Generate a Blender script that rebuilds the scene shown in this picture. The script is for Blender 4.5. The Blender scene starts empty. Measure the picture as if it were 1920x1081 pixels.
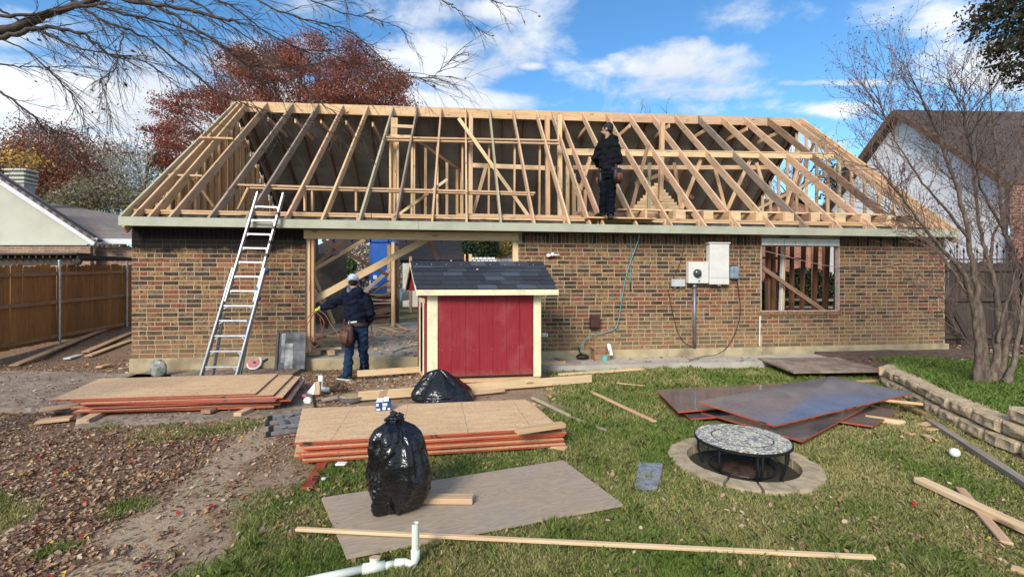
import bpy, bmesh, math, random
import numpy as np
from mathutils import Vector, Matrix, noise as mnoise
random.seed(7); rng = np.random.default_rng(11)
S = bpy.context.scene; COL = S.collection
rad = math.radians
# ---------------------------------------------------------------- camera
F = 850.0; CX = 960.0; HY = 530.0; CH = 1.6
cam = bpy.data.cameras.new('camera'); co = bpy.data.objects.new('camera', cam); COL.objects.link(co)
co.location = (0, 0, CH); co.rotation_euler = (rad(90), 0, 0)
cam.sensor_width = 36; cam.lens = 36 * F / 1920; cam.shift_y = (HY - 540.5) / 1920
cam.clip_end = 3000; cam.clip_start = 0.05
S.camera = co
# ---------------------------------------------------------------- light
SUN_AZ, SUN_EL = 203.0, 32.0          # azimuth clockwise from the view direction
w = bpy.data.worlds.new('World'); S.world = w; w.use_nodes = True
sun = bpy.data.lights.new('sun', 'SUN'); sun.energy = 2.35; sun.angle = rad(20); sun.color = (1, .91, .79)
so = bpy.data.objects.new('sun', sun); COL.objects.link(so)
sd = Vector((math.sin(rad(SUN_AZ)) * math.cos(rad(SUN_EL)), math.cos(rad(SUN_AZ)) * math.cos(rad(SUN_EL)), math.sin(rad(SUN_EL))))
so.rotation_euler = sd.to_track_quat('Z', 'Y').to_euler()
S.view_settings.view_transform = 'Standard'; S.view_settings.look = 'None'; S.view_settings.gamma = 1
S.view_settings.exposure = 0.84

class NT:
    """tiny node helper"""
    def __init__(s, nt): s.nt = nt; s.n = nt.nodes; s.l = nt.links
    def add(s, typ, **kw):
        nd = s.n.new(typ)
        for k, v in kw.items():
            if k.startswith('i_'):
                key = k[2:]; key = int(key) if key.isdigit() else key.replace('_', ' ')
                s.set(nd, key, v)
            else: setattr(nd, k, v)
        return nd
    def set(s, nd, key, v):
        inp = nd.inputs[key]
        if isinstance(v, bpy.types.NodeSocket): s.l.new(v, inp)
        elif hasattr(v, 'outputs'): s.l.new(v.outputs[0], inp)
        else:
            if isinstance(v, tuple) and len(v) == 3 and inp.type == 'RGBA': v = v + (1,)
            inp.default_value = v
    def math(s, op, a, b=None, c=None, clamp=False):
        nd = s.n.new('ShaderNodeMath'); nd.operation = op; nd.use_clamp = clamp
        for i, v in enumerate((a, b, c)):
            if v is not None: s.set(nd, i, v)
        return nd.outputs[0]
    def mix(s, f, a, b, blend='MIX'):
        nd = s.n.new('ShaderNodeMix'); nd.data_type = 'RGBA'; nd.blend_type = blend
        s.set(nd, 0, f); s.set(nd, 6, a); s.set(nd, 7, b)
        return nd.outputs[2]
    def noise(s, vec, scale, detail=4, rough=.55, dist=0):
        nd = s.add('ShaderNodeTexNoise'); nd.inputs['Scale'].default_value = scale
        nd.inputs['Detail'].default_value = detail; nd.inputs['Roughness'].default_value = rough
        nd.inputs['Distortion'].default_value = dist
        if vec is not None: s.set(nd, 'Vector', vec)
        return nd.outputs[0]
    def ramp(s, v, stops):
        nd = s.n.new('ShaderNodeValToRGB'); s.set(nd, 0, v); e = nd.color_ramp.elements
        while len(e) < len(stops): e.new(.5)
        for q, (p, c) in zip(e, stops):
            q.position = p; q.color = (c, c, c, 1) if isinstance(c, (int, float)) else tuple(c) + (1,)
        return nd.outputs[0]
    def smooth(s, v, a, b):
        nd = s.n.new('ShaderNodeMapRange'); nd.interpolation_type = 'SMOOTHSTEP'
        s.set(nd, 0, v); nd.inputs[1].default_value = a; nd.inputs[2].default_value = b
        return nd.outputs[0]
    def mapping(s, vec, scale=(1, 1, 1), loc=(0, 0, 0)):
        nd = s.add('ShaderNodeMapping'); s.set(nd, 'Vector', vec)
        nd.inputs['Scale'].default_value = scale
        if isinstance(loc, bpy.types.NodeSocket): s.set(nd, 'Location', loc)
        else: nd.inputs['Location'].default_value = loc
        return nd.outputs[0]

# ---------------------------------------------------------------- sky
def build_sky():
    t = NT(w.node_tree); t.n.clear()
    sky = t.add('ShaderNodeTexSky'); sky.sky_type = 'NISHITA'; sky.sun_disc = False
    sky.sun_elevation = rad(SUN_EL); sky.sun_rotation = rad(SUN_AZ)
    sky.air_density = 1.0; sky.dust_density = .6; sky.ozone_density = 2.2
    hs = t.add('ShaderNodeHueSaturation'); t.set(hs, 'Color', sky.outputs[0]); hs.inputs['Saturation'].default_value = 1.15
    tc = t.add('ShaderNodeTexCoord'); sep = t.add('ShaderNodeSeparateXYZ', i_0=tc.outputs['Generated'])
    x, y, z = sep.outputs
    zz = t.math('ADD', t.math('ABSOLUTE', z), .16)
    cx = t.math('DIVIDE', x, zz); cy = t.math('DIVIDE', y, zz)
    cv = t.add('ShaderNodeCombineXYZ', i_0=cx, i_1=cy, i_2=0.0).outputs[0]
    n1 = t.noise(cv, 1.15, 9, .56, .25)
    n2 = t.noise(t.mapping(cv, (1, 1, 1), (4.2, 1.3, 0)), 3.4, 8, .62, .3)
    yy = t.math('MAXIMUM', y, .02)
    u = t.math('DIVIDE', x, yy); v = t.math('DIVIDE', z, yy)
    n = t.math('ADD', t.math('MULTIPLY', n1, .7), t.math('MULTIPLY', n2, .45))
    # clouds where they stand this day: (pixel x, y, half width, half height, strength)
    blobs = [(150, 215, 520, 120, .34), (430, 120, 330, 70, .20), (90, 60, 330, 60, .12), (820, 110, 190, 60, .20), (700, 20, 230, 45, .16), (660, 180, 170, 45, .12),
             (880, 190, 250, 26, .17), (1060, 190, 120, 16, .12), (1310, 130, 190, 62, .29), (1220, 165, 170, 40, .17), (1165, 107, 34, 14, .2), (1430, 30, 150, 50, .19), (1740, 25, 190, 62, .27), (1860, 120, 170, 60, .22),
             (1550, 155, 150, 9, .2), (1560, 205, 110, 20, .18), (900, 18, 70, 20, .12), (995, 125, 30, 10, .17), (1480, 80, 60, 14, .08), (1180, 200, 400, 18, .08), (1320, 74, 24, 10, .12)]
    dens = None; stretch = t.math('MULTIPLY', t.math('SUBTRACT', n2, .5), .9)
    for (px, py, hw, hh, s_) in blobs:
        du = t.math('DIVIDE', t.math('SUBTRACT', u, (px - CX) / F), hw / F)
        dv = t.math('DIVIDE', t.math('SUBTRACT', v, (HY - py) / F), hh / F)
        d = t.math('ADD', t.math('MULTIPLY', du, du), t.math('MULTIPLY', dv, dv))
        g = t.math('MULTIPLY', t.math('MAXIMUM', t.math('SUBTRACT', 1.25, d), 0), s_)
        dens = g if dens is None else t.math('MAXIMUM', dens, g)
    front = t.smooth(y, .05, .25)
    # elsewhere: broken cloud of the same kind
    away = t.math('SUBTRACT', 1.0, front)
    dens = t.math('ADD', t.math('MULTIPLY', dens, front), t.math('MULTIPLY', away, .12))
    tot = t.math('ADD', t.math('MULTIPLY_ADD', n, 2.0, -.575), t.math('MULTIPLY', dens, 1.15))
    m = t.smooth(tot, .58, .90)
    shade = t.noise(t.mapping(cv, (1, 1, 1), (.25, .18, 0)), 1.7, 6, .5)
    cc = t.mix(t.smooth(shade, .36, .64), (6.3, 6.4, 6.5), (4.5, 4.75, 5.15))
    skyc = t.mix(1.0, hs.outputs[0], (1.0, 1.0, 1.0), 'MULTIPLY')
    skyc = t.mix(1.0, skyc, (SKY_GAIN[0], SKY_GAIN[1], SKY_GAIN[2]), 'MULTIPLY')
    hz = t.smooth(z, .45, .0)
    skyc = t.mix(t.math('MULTIPLY', hz, .25), skyc, (3.4, 4.7, 5.7))
    col = t.mix(t.math('MULTIPLY', m, .93), skyc, cc)
    bg = t.add('ShaderNodeBackground', i_0=col); bg.inputs[1].default_value = .1
    out = t.add('ShaderNodeOutputWorld'); t.l.new(bg.outputs[0], out.inputs[0])
SKY_GAIN = (.92, 1.22, 1.30)
build_sky()

# ---------------------------------------------------------------- coordinates
def G(x, y, z=0.0):                       # image ray meets the plane of height z
    t = (CH - z) * F / (y - HY)
    return Vector(((x - CX) / F * t, t, z))
def D(x, y, Y):                           # point at distance Y
    return Vector(((x - CX) / F * Y, Y, CH + (HY - y) / F * Y))
TH = rad(7.08); HO = Vector((-6.71, 8.0, 0)); HU = Vector((math.cos(TH), math.sin(TH), 0)); HV = Vector((-math.sin(TH), math.cos(TH), 0))
def H(a, v, z): return HO + HU * a + HV * v + Vector((0, 0, z))
def HP(x, y, v):                          # image ray meets the house plane at depth v -> (a, z)
    k = (x - CX) / F; ox = HO.x + HV.x * v; oy = HO.y + HV.y * v
    a = (k * oy - ox) / (HU.x - k * HU.y); Y = oy + HU.y * a
    return a, CH + (HY - y) / F * Y
def HPt(x, y, v):
    a, z = HP(x, y, v); return H(a, v, z)
def HX(x, v): return HP(x, 500, v)[0]

# ---------------------------------------------------------------- objects
def Wm(o):
    return Wm(o.parent) @ o.matrix_parent_inverse @ o.matrix_basis if o.parent else o.matrix_basis.copy()
def par(o, p):
    o.parent = p; o.matrix_parent_inverse = Wm(p).inverted()
def ob(name, mesh, mats=None, parent=None, M=None):
    if isinstance(mesh, MB): mesh = mesh.mesh(name)
    if mats is not None and not len(mesh.materials):
        for m in (mats if isinstance(mats, (list, tuple)) else [mats]): mesh.materials.append(m)
    o = bpy.data.objects.new(name, mesh); COL.objects.link(o)
    if M is not None: o.matrix_basis = M
    if parent is not None: par(o, parent)
    return o
def tag(o, label=None, cat=None, group=None, kind=None):
    if label: o['label'] = label
    if cat: o['category'] = cat
    if group: o['group'] = group
    if kind: o['kind'] = kind
    return o
def thing(name, label, cat, loc=(0, 0, 0), rz=0, group=None):
    o = bpy.data.objects.new(name, None); COL.objects.link(o); o.empty_display_size = .1
    o.matrix_basis = Matrix.Translation(Vector(loc)) @ Matrix.Rotation(rz, 4, 'Z')
    return tag(o, label, cat, group)
def frame(o, x, up):
    x = Vector(x).normalized(); up = Vector(up); y = up.cross(x).normalized(); z = x.cross(y)
    m = Matrix((x, y, z)).transposed().to_4x4(); m.translation = Vector(o); return m

class MB:
    def __init__(s): s.v = []; s.f = []; s.m = []; s.uvc = None; s.smooth = False
    def face(s, pts, m=0):
        i = len(s.v); s.v += [tuple(p) for p in pts]; s.f.append(tuple(range(i, i + len(pts)))); s.m.append(m)
    def add(s, vs, fs, m=0):
        i = len(s.v); s.v += [tuple(p) for p in vs]; s.f += [tuple(k + i for k in f) for f in fs]; s.m += [m] * len(fs)
    def box(s, lo, hi, m=0, c=0.0, M=None, jit=0):
        """box, chamfered by c"""
        lo = Vector(lo); hi = Vector(hi); ct = (lo + hi) / 2; hs = (hi - lo) / 2
        vs = []; fs = []
        c = min(c, min(hs) * .6)
        if c <= 0:
            for sx in (-1, 1):
                for sy in (-1, 1):
                    for sz in (-1, 1): vs.append(ct + Vector((sx * hs.x, sy * hs.y, sz * hs.z)))
            fs = [(0, 1, 3, 2), (4, 6, 7, 5), (0, 4, 5, 1), (2, 3, 7, 6), (0, 2, 6, 4), (1, 5, 7, 3)]
        else:
            idx = {}
            for sx in (-1, 1):
                for sy in (-1, 1):
                    for sz in (-1, 1):
                        for ax in range(3):
                            q = [sx * (hs.x - c), sy * (hs.y - c), sz * (hs.z - c)]
                            q[ax] = (sx, sy, sz)[ax] * hs[ax]
                            idx[(sx, sy, sz, ax)] = len(vs); vs.append(ct + Vector(q))
            I = lambda a, b, d, ax: idx[(a, b, d, ax)]
            for sg in (-1, 1):
                q = [I(sg, -1, -1, 0), I(sg, 1, -1, 0), I(sg, 1, 1, 0), I(sg, -1, 1, 0)]; fs.append(q if sg > 0 else q[::-1])
                q = [I(-1, sg, -1, 1), I(-1, sg, 1, 1), I(1, sg, 1, 1), I(1, sg, -1, 1)]; fs.append(q if sg > 0 else q[::-1])
                q = [I(-1, -1, sg, 2), I(1, -1, sg, 2), I(1, 1, sg, 2), I(-1, 1, sg, 2)]; fs.append(q if sg > 0 else q[::-1])
            for s1 in (-1, 1):
                for s2 in (-1, 1):
                    q = [I(-1, s1, s2, 1), I(-1, s1, s2, 2), I(1, s1, s2, 2), I(1, s1, s2, 1)]; fs.append(q if s1 * s2 > 0 else q[::-1])
                    q = [I(s1, -1, s2, 2), I(s1, -1, s2, 0), I(s1, 1, s2, 0), I(s1, 1, s2, 2)]; fs.append(q if s1 * s2 > 0 else q[::-1])
                    q = [I(s1, s2, -1, 0), I(s1, s2, -1, 1), I(s1, s2, 1, 1), I(s1, s2, 1, 0)]; fs.append(q if s1 * s2 > 0 else q[::-1])
            for a in (-1, 1):
                for b in (-1, 1):
                    for d in (-1, 1):
                        q = [I(a, b, d, 0), I(a, b, d, 1), I(a, b, d, 2)]; fs.append(q if a * b * d > 0 else q[::-1])
        if jit:
            vs = [v + Vector((random.uniform(-jit, jit), random.uniform(-jit, jit), random.uniform(-jit, jit))) for v in vs]
        if M is not None: vs = [M @ v for v in vs]
        s.add(vs, fs, m)
    def bar(s, p, q, wd, ht, m=0, up=(0, 0, 1), c=0):
        p = Vector(p); q = Vector(q); L = (q - p).length
        s.box((0, -wd / 2, -ht / 2), (L, wd / 2, ht / 2), m, c, frame(p, q - p, up))
    def tube(s, pts, r, n=8, m=0, cap=True):
        pts = [Vector(p) for p in pts]; k = len(pts)
        rr = r if isinstance(r, (list, tuple)) else [r] * k
        base = len(s.v); nrm = None
        for i in range(k):
            t = (pts[min(i + 1, k - 1)] - pts[max(i - 1, 0)])
            t = t.normalized() if t.length > 1e-9 else Vector((0, 0, 1))
            if nrm is None: nrm = t.orthogonal().normalized()
            else:
                nrm = nrm - t * nrm.dot(t)
                nrm = nrm.normalized() if nrm.length > 1e-6 else t.orthogonal().normalized()
            b = t.cross(nrm)
            for j in range(n):
                a = 2 * math.pi * j / n
                s.v.append(tuple(pts[i] + (nrm * math.cos(a) + b * math.sin(a)) * rr[i]))
        for i in range(k - 1):
            for j in range(n):
                a0 = base + i * n + j; a1 = base + i * n + (j + 1) % n
                s.f.append((a0, a1, a1 + n, a0 + n)); s.m.append(m)
        if cap and n > 2:
            s.f.append(tuple(base + j for j in range(n))[::-1]); s.m.append(m)
            s.f.append(tuple(base + (k - 1) * n + j for j in range(n))); s.m.append(m)
    def loft(s, pts, radii, side, m=0):
        """closed elliptical loft: radii (r_side, r_other)"""
        pts = [Vector(p) for p in pts]; n = 14; base = len(s.v); k = len(pts)
        for i in range(k):
            t = (pts[min(i + 1, k - 1)] - pts[max(i - 1, 0)]).normalized()
            sd_ = Vector(side); sd_ = (sd_ - t * sd_.dot(t)).normalized(); b = t.cross(sd_)
            for j in range(n):
                a = 2 * math.pi * j / n
                s.v.append(tuple(pts[i] + sd_ * math.cos(a) * radii[i][0] + b * math.sin(a) * radii[i][1]))
        for i in range(k - 1):
            for j in range(n):
                a0 = base + i * n + j; a1 = base + i * n + (j + 1) % n
                s.f.append((a0, a1, a1 + n, a0 + n)); s.m.append(m)
        s.f.append(tuple(base + j for j in range(n))[::-1]); s.m.append(m)
        s.f.append(tuple(base + (k - 1) * n + j for j in range(n))); s.m.append(m)
    def ball(s, c, r, m=0, nu=12, nv=8, M=None):
        c = Vector(c); r = (r, r, r) if isinstance(r, (int, float)) else r; base = len(s.v)
        for i in range(nv + 1):
            th = math.pi * i / nv
            for j in range(nu):
                ph = 2 * math.pi * j / nu
                p = Vector((math.sin(th) * math.cos(ph) * r[0], math.sin(th) * math.sin(ph) * r[1], math.cos(th) * r[2]))
                if M is not None: p = M @ p
                s.v.append(tuple(c + p))
        for i in range(nv):
            for j in range(nu):
                a0 = base + i * nu + j; a1 = base + i * nu + (j + 1) % nu
                s.f.append((a0, a0 + nu, a1 + nu, a1)); s.m.append(m)
    def prism(s, poly, d, m=0):
        """polygon (3D pts, coplanar) pushed along d"""
        d = Vector(d); P = [Vector(p) for p in poly]; n = len(P)
        vs = P + [p + d for p in P]
        nr = Vector((0, 0, 0))
        for i in range(n): nr += P[i].cross(P[(i + 1) % n])
        fs = [tuple(range(n)), tuple(range(2 * n - 1, n - 1, -1))] + [((i + 1) % n, i, i + n, (i + 1) % n + n) for i in range(n)]
        if nr.dot(d) > 0: fs = [f[::-1] for f in fs]
        s.add(vs, fs, m)
    def mesh(s, name, smooth=None):
        me = bpy.data.meshes.new(name); me.from_pydata(s.v, [], s.f)
        if any(s.m): me.polygons.foreach_set('material_index', s.m)
        if s.smooth if smooth is None else smooth: me.polygons.foreach_set('use_smooth', [True] * len(me.polygons))
        me.update(); return me
def beam(name, p, q, wd, ht, mat, parent=None, up=(0, 0, 1), c=.003):
    """one piece of lumber; local X runs along the grain"""
    p = Vector(p); q = Vector(q); L = (q - p).length; mb = MB()
    mb.box((0, -wd / 2, -ht / 2), (L, wd / 2, ht / 2), 0, c)
    return ob(name, mb, mat, parent, frame(p, q - p, up))
def np_mesh(name, V, nper, mats, cols=None, colname='tint', smooth=False):
    """V (N, nper, 3) -> N separate faces"""
    N = V.shape[0]; me = bpy.data.meshes.new(name)
    me.vertices.add(N * nper); me.vertices.foreach_set('co', V.reshape(-1).astype(np.float32))
    me.loops.add(N * nper); me.loops.foreach_set('vertex_index', np.arange(N * nper, dtype=np.int32))
    me.polygons.add(N); me.polygons.foreach_set('loop_start', np.arange(0, N * nper, nper, dtype=np.int32))
    me.polygons.foreach_set('loop_total', np.full(N, nper, dtype=np.int32))
    if cols is not None:
        ca = me.color_attributes.new(colname, 'FLOAT_COLOR', 'POINT')
        c = np.ones((N, nper, 4), np.float32); c[:, :, :3] = cols[:, None, :] if cols.ndim == 2 else cols
        ca.data.foreach_set('color', c.reshape(-1))
    me.update(calc_edges=True); me.validate()
    for m in (mats if isinstance(mats, (list, tuple)) else [mats]): me.materials.append(m)
    return me
def remesh(mb, name, vox, smooth_it=2, fn=None):
    me = mb.mesh(name); o = bpy.data.objects.new(name, me); ts = bpy.data.scenes.new('bench'); ts.collection.objects.link(o)
    r = o.modifiers.new('r', 'REMESH'); r.mode = 'VOXEL'; r.voxel_size = vox
    if smooth_it:
        sm = o.modifiers.new('s', 'SMOOTH'); sm.iterations = smooth_it; sm.factor = .5
    ts.view_layers[0].update(); dg = ts.view_layers[0].depsgraph; ev = o.evaluated_get(dg)
    out = bpy.data.meshes.new_from_object(ev); out.name = name
    bpy.data.objects.remove(o); bpy.data.meshes.remove(me); bpy.data.scenes.remove(ts)
    if fn:
        out.calc_loop_triangles()
        for v in out.vertices: v.co = v.co + fn(v.co, v.normal)
    out.polygons.foreach_set('use_smooth', [True] * len(out.polygons)); out.update()
    return out

# ---------------------------------------------------------------- materials
def newmat(name):
    m = bpy.data.materials.new(name); m.use_nodes = True; t = NT(m.node_tree); t.n.clear()
    b = t.add('ShaderNodeBsdfPrincipled'); o = t.add('ShaderNodeOutputMaterial'); t.l.new(b.outputs[0], o.inputs[0])
    t.b = b; return m, t
def bump(t, h, s=.3, d=.01):
    nd = t.add('ShaderNodeBump', i_Height=h); nd.inputs['Strength'].default_value = s; nd.inputs['Distance'].default_value = d
    t.l.new(nd.outputs[0], t.b.inputs['Normal'])
def simple(name, c, rough=.7, metal=0, var=.12, scale=8, bs=.15, spec=.4, c2=None):
    m, t = newmat(name); tc = t.add('ShaderNodeTexCoord').outputs['Object']
    n = t.noise(tc, scale, 5, .6); c2 = c2 or tuple(q * (1 - var * 2.5) for q in c)
    col = t.mix(t.smooth(n, .35, .7), c, c2)
    t.set(t.b, 'Base Color', col); t.b.inputs['Roughness'].default_value = rough; t.b.inputs['Metallic'].default_value = metal
    t.b.inputs['Specular IOR Level'].default_value = spec
    if bs: bump(t, t.noise(tc, scale * 6, 4), bs, .004)
    return m
def wood(name, ca, cb, rough=.75, knots=True, varv=.25, dirt=0.0, gscale=1.0):
    m, t = newmat(name); tc = t.add('ShaderNodeTexCoord').outputs['Object']
    oi = t.add('ShaderNodeObjectInfo').outputs['Random']
    off = t.add('ShaderNodeCombineXYZ', i_0=t.math('MULTIPLY', oi, 37.0), i_1=t.math('MULTIPLY', oi, 11.0), i_2=t.math('MULTIPLY', oi, 5.0)).outputs[0]
    g = t.noise(t.mapping(tc, (1.3 * gscale, 28 * gscale, 28 * gscale), off), 1.6, 6, .62, .5)
    big = t.noise(t.mapping(tc, (1, 3, 3), off), 1.7, 3)
    col = t.mix(t.smooth(g, .32, .68), ca, cb)
    col = t.mix(t.math('MULTIPLY', t.smooth(big, .4, .7), .35), col, tuple(q * .62 for q in cb))
    if knots:
        vo = t.add('ShaderNodeTexVoronoi', i_Vector=t.mapping(tc, (2.2, 9, 9), off)); vo.inputs['Scale'].default_value = 1.0
        k = t.smooth(vo.outputs['Distance'], .20, .08)
        col = t.mix(t.math('MULTIPLY', k, .75), col, tuple(q * .28 for q in cb))
    if dirt:
        dn = t.noise(t.mapping(tc, (2, 5, 5), off), 2.2, 6, .7)
        col = t.mix(t.math('MULTIPLY', t.smooth(dn, .5, .7), dirt), col, (.06, .05, .04))
    hv = t.add('ShaderNodeHueSaturation', i_Color=col)
    t.set(hv, 'Value', t.math('MULTIPLY_ADD', t.math('FRACT', t.math('MULTIPLY', oi, 7.31)), varv, 1 - varv / 2))
    t.set(hv, 'Hue', t.math('MULTIPLY_ADD', oi, .012, .495))
    t.set(t.b, 'Base Color', hv.outputs[0]); t.b.inputs['Roughness'].default_value = rough; t.b.inputs['Specular IOR Level'].default_value = .25
    bump(t, g, .25, .003)
    return m
M = {}
M['pine'] = wood('fresh_pine', (.68, .45, .27), (.54, .33, .175))
M['pine_b'] = wood('pale_pine', (.78, .57, .35), (.65, .44, .245))
M['fir'] = wood('pink_fir', (.66, .44, .285), (.53, .33, .20), dirt=.2)
M['treated'] = wood('greenish_lumber', (.50, .43, .29), (.38, .32, .2), dirt=.2)
M['grey'] = wood('weathered_lumber', (.40, .31, .24), (.27, .20, .155), dirt=.3)
M['brown'] = wood('old_brown_lumber', (.20, .095, .05), (.12, .055, .03), dirt=.3)
M['greywood'] = wood('grey_board', (.40, .33, .27), (.29, .235, .19), dirt=.25)
M['cedar'] = wood('cedar_picket', (.33, .19, .085), (.24, .13, .055), varv=.35, dirt=.2)
M['cedar_rail'] = wood('cedar_rail', (.36, .21, .12), (.27, .15, .08), varv=.2)
M['dkfence'] = wood('dark_fence_board', (.075, .058, .045), (.04, .03, .025), varv=.4, dirt=.4)
M['steel'] = simple('galvanised_steel', (.5, .52, .55), .4, .8, .1)
M['alu'] = simple('aluminium', (.36, .37, .39), .42, .6, .1, 14)
M['black'] = simple('black_plastic', (.02, .02, .022), .5, 0, .1)
M['blueplastic'] = simple('blue_plastic', (.02, .05, .2), .45)
M['white'] = simple('white_paint', (.78, .78, .74), .5, 0, .06, 5)
M['fascia'] = simple('sage_fascia_paint', (.41, .41, .31), .55, 0, .07, 3, .1)
M['cream'] = simple('cream_trim_paint', (.80, .72, .47), .55, 0, .08, 6, .2)
# ---------------------------------------------------------------- ground
def sst(x, a, b):
    t = np.clip((x - a) / (b - a), 0, 1); return t * t * (3 - 2 * t)
def vnoise(x, y, s, seed=0):
    """value noise, numpy"""
    x = x * s + seed * 17.3; y = y * s + seed * 9.1
    xi = np.floor(x).astype(np.int64); yi = np.floor(y).astype(np.int64); fx = x - xi; fy = y - yi
    fx = fx * fx * (3 - 2 * fx); fy = fy * fy * (3 - 2 * fy)
    def h(i, j):
        n = (i * 374761393 + j * 668265263 + seed * 974711) & 0x7fffffff
        n = ((n ^ (n >> 13)) * 1274126177) & 0x7fffffff
        return ((n ^ (n >> 16)) & 0xffff) / 65535.0
    return (h(xi, yi) * (1 - fx) + h(xi + 1, yi) * fx) * (1 - fy) + (h(xi, yi + 1) * (1 - fx) + h(xi + 1, yi + 1) * fx) * fy
def fb(x, y, s, seed=0):
    return .5 * vnoise(x, y, s, seed) + .3 * vnoise(x, y, s * 2.1, seed + 1) + .2 * vnoise(x, y, s * 4.3, seed + 2)
def gheight(x, y):
    h = .09 * np.clip(y - 9.6, 0, 6) * sst(-x, 6.4, 8.8)
    near = sst(y, 30, 16) * sst(np.abs(x), 20, 12)
    h = h - .07 * (np.hypot(x - 2.057, y - 4.06) < .50)
    return h + ((fb(x, y, 1.3, 5) - .5) * .035 + (vnoise(x, y, 9, 8) - .5) * .008) * near - .012
def grassmask(x, y):
    n = fb(x, y, 1.1, 3) - .5; n2 = fb(x, y, 3.5, 21) - .5
    g = sst(x + n * 1.5 + n2 * .6, -2.2, -1.6)
    d = sst(y + n * 1.0 + n2 * .4, 5.35, 5.8) * sst(x + n * .9, 1.1, .45)           # trampled dirt round the shed
    g = g * (1 - d)
    g = g * (1 - sst(y, 8.5, 8.8))
    # green tufts among the leaves at left
    for (cx, cy, r, s) in ((-3.5, 3.05, .26, .8), (-3.6, 4.9, .4, .5), (-3.15, 5.05, .3, .55), (-2.75, 2.7, .12, .6), (-4.5, 5.2, .25, .4), (-2.72, 3.2, .14, .6), (-3.9, 3.2, .25, .6)):
        dd = np.sqrt((x - cx) ** 2 + (y - cy) ** 2) / r
        g = np.maximum(g, s * sst(1.25 - dd + n * 1.2 + n2, .1, .7))
    return np.clip(g, 0, 1)
def pathmask(x, y):
    n = fb(x, y, 2.2, 14) - .5
    p = sst(.34 - np.abs(x + 2.45 + .12 * np.sin(y * 1.7) + n * .5), 0, .2) * sst(y, 6.2, 5.4)
    p2 = sst(.28 - np.abs(x + 3.35 + (3.2 - y) * .35 + n * .5), 0, .2) * sst(y, 3.5, 3.0)
    return np.clip(np.maximum(p, p2), 0, 1)
xs = np.concatenate([np.linspace(-600, -30, 18), np.linspace(-26, -12.6, 12), np.arange(-12, 12.01, .11), np.linspace(12.6, 26, 12), np.linspace(30, 600, 18)])
ys = np.concatenate([np.linspace(-300, -8, 12), np.linspace(-6, .8, 8), np.arange(1.2, 16.01, .11), np.linspace(17, 40, 20), np.linspace(45, 900, 20)])
GX, GY = np.meshgrid(xs, ys); GZ = gheight(GX, GY)
nx, ny = len(xs), len(ys)
V = np.stack([GX, GY, GZ], -1).reshape(-1, 3)
ii = np.arange(nx * ny).reshape(ny, nx)
Q = np.stack([ii[:-1, :-1], ii[:-1, 1:], ii[1:, 1:], ii[1:, :-1]], -1).reshape(-1, 4)
me = bpy.data.meshes.new('ground'); me.from_pydata(V.tolist(), [], Q.tolist())
ca = me.color_attributes.new('mask', 'FLOAT_COLOR', 'POINT')
c4 = np.ones((nx * ny, 4), np.float32); far = sst(GY, 10.5, 14).reshape(-1)
c4[:, 0] = np.maximum(grassmask(GX, GY).reshape(-1), np.where(GY.reshape(-1) > 17, .8, 0)); c4[:, 1] = pathmask(GX, GY).reshape(-1)
c4[:, 2] = np.clip(1 - sst(GX, -2.6, -1.9), 0, 1).reshape(-1)
ca.data.foreach_set('color', c4.reshape(-1)); me.polygons.foreach_set('use_smooth', [True] * len(me.polygons))
m, t = newmat('yard_soil'); pos = t.add('ShaderNodeNewGeometry').outputs['Position']
at = t.add('ShaderNodeVertexColor', layer_name='mask'); sp = t.add('ShaderNodeSeparateColor', i_0=at.outputs[0])
n1 = t.noise(pos, 3.1, 8, .65); n2 = t.noise(pos, 26, 5, .7); n3 = t.noise(pos, 90, 3, .7)
dirt = t.mix(t.smooth(n1, .3, .7), (.33, .235, .155), (.22, .15, .095))
dirt = t.mix(t.smooth(n2, .48, .72), dirt, (.36, .29, .22))
dirt = t.mix(t.smooth(n3, .55, .75), dirt, (.10, .07, .05))
pathc = t.mix(t.smooth(n2, .4, .7), (.39, .29, .19), (.28, .20, .13))
pathc = t.mix(t.smooth(n3, .5, .7), pathc, (.46, .385, .29))
litter = t.mix(t.smooth(n2, .35, .6), (.25, .155, .10), (.13, .075, .05))
gr = t.mix(t.smooth(n2, .35, .65), (.15, .15, .05), (.25, .21, .10))
col = t.mix(t.math('MULTIPLY', sp.outputs[2], .6), dirt, litter)
col = t.mix(sp.outputs[1], col, pathc)
col = t.mix(sp.outputs[0], col, gr)
t.set(t.b, 'Base Color', col); t.b.inputs['Roughness'].default_value = .95; t.b.inputs['Specular IOR Level'].default_value = .1
bump(t, t.math('ADD', n2, t.math('MULTIPLY', n3, .5)), .6, .02)
me.materials.append(m)
tag(ob('ground', me), kind='structure')
def gz(x, y): return float(gheight(np.array([x], float), np.array([y], float))[0])

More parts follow.
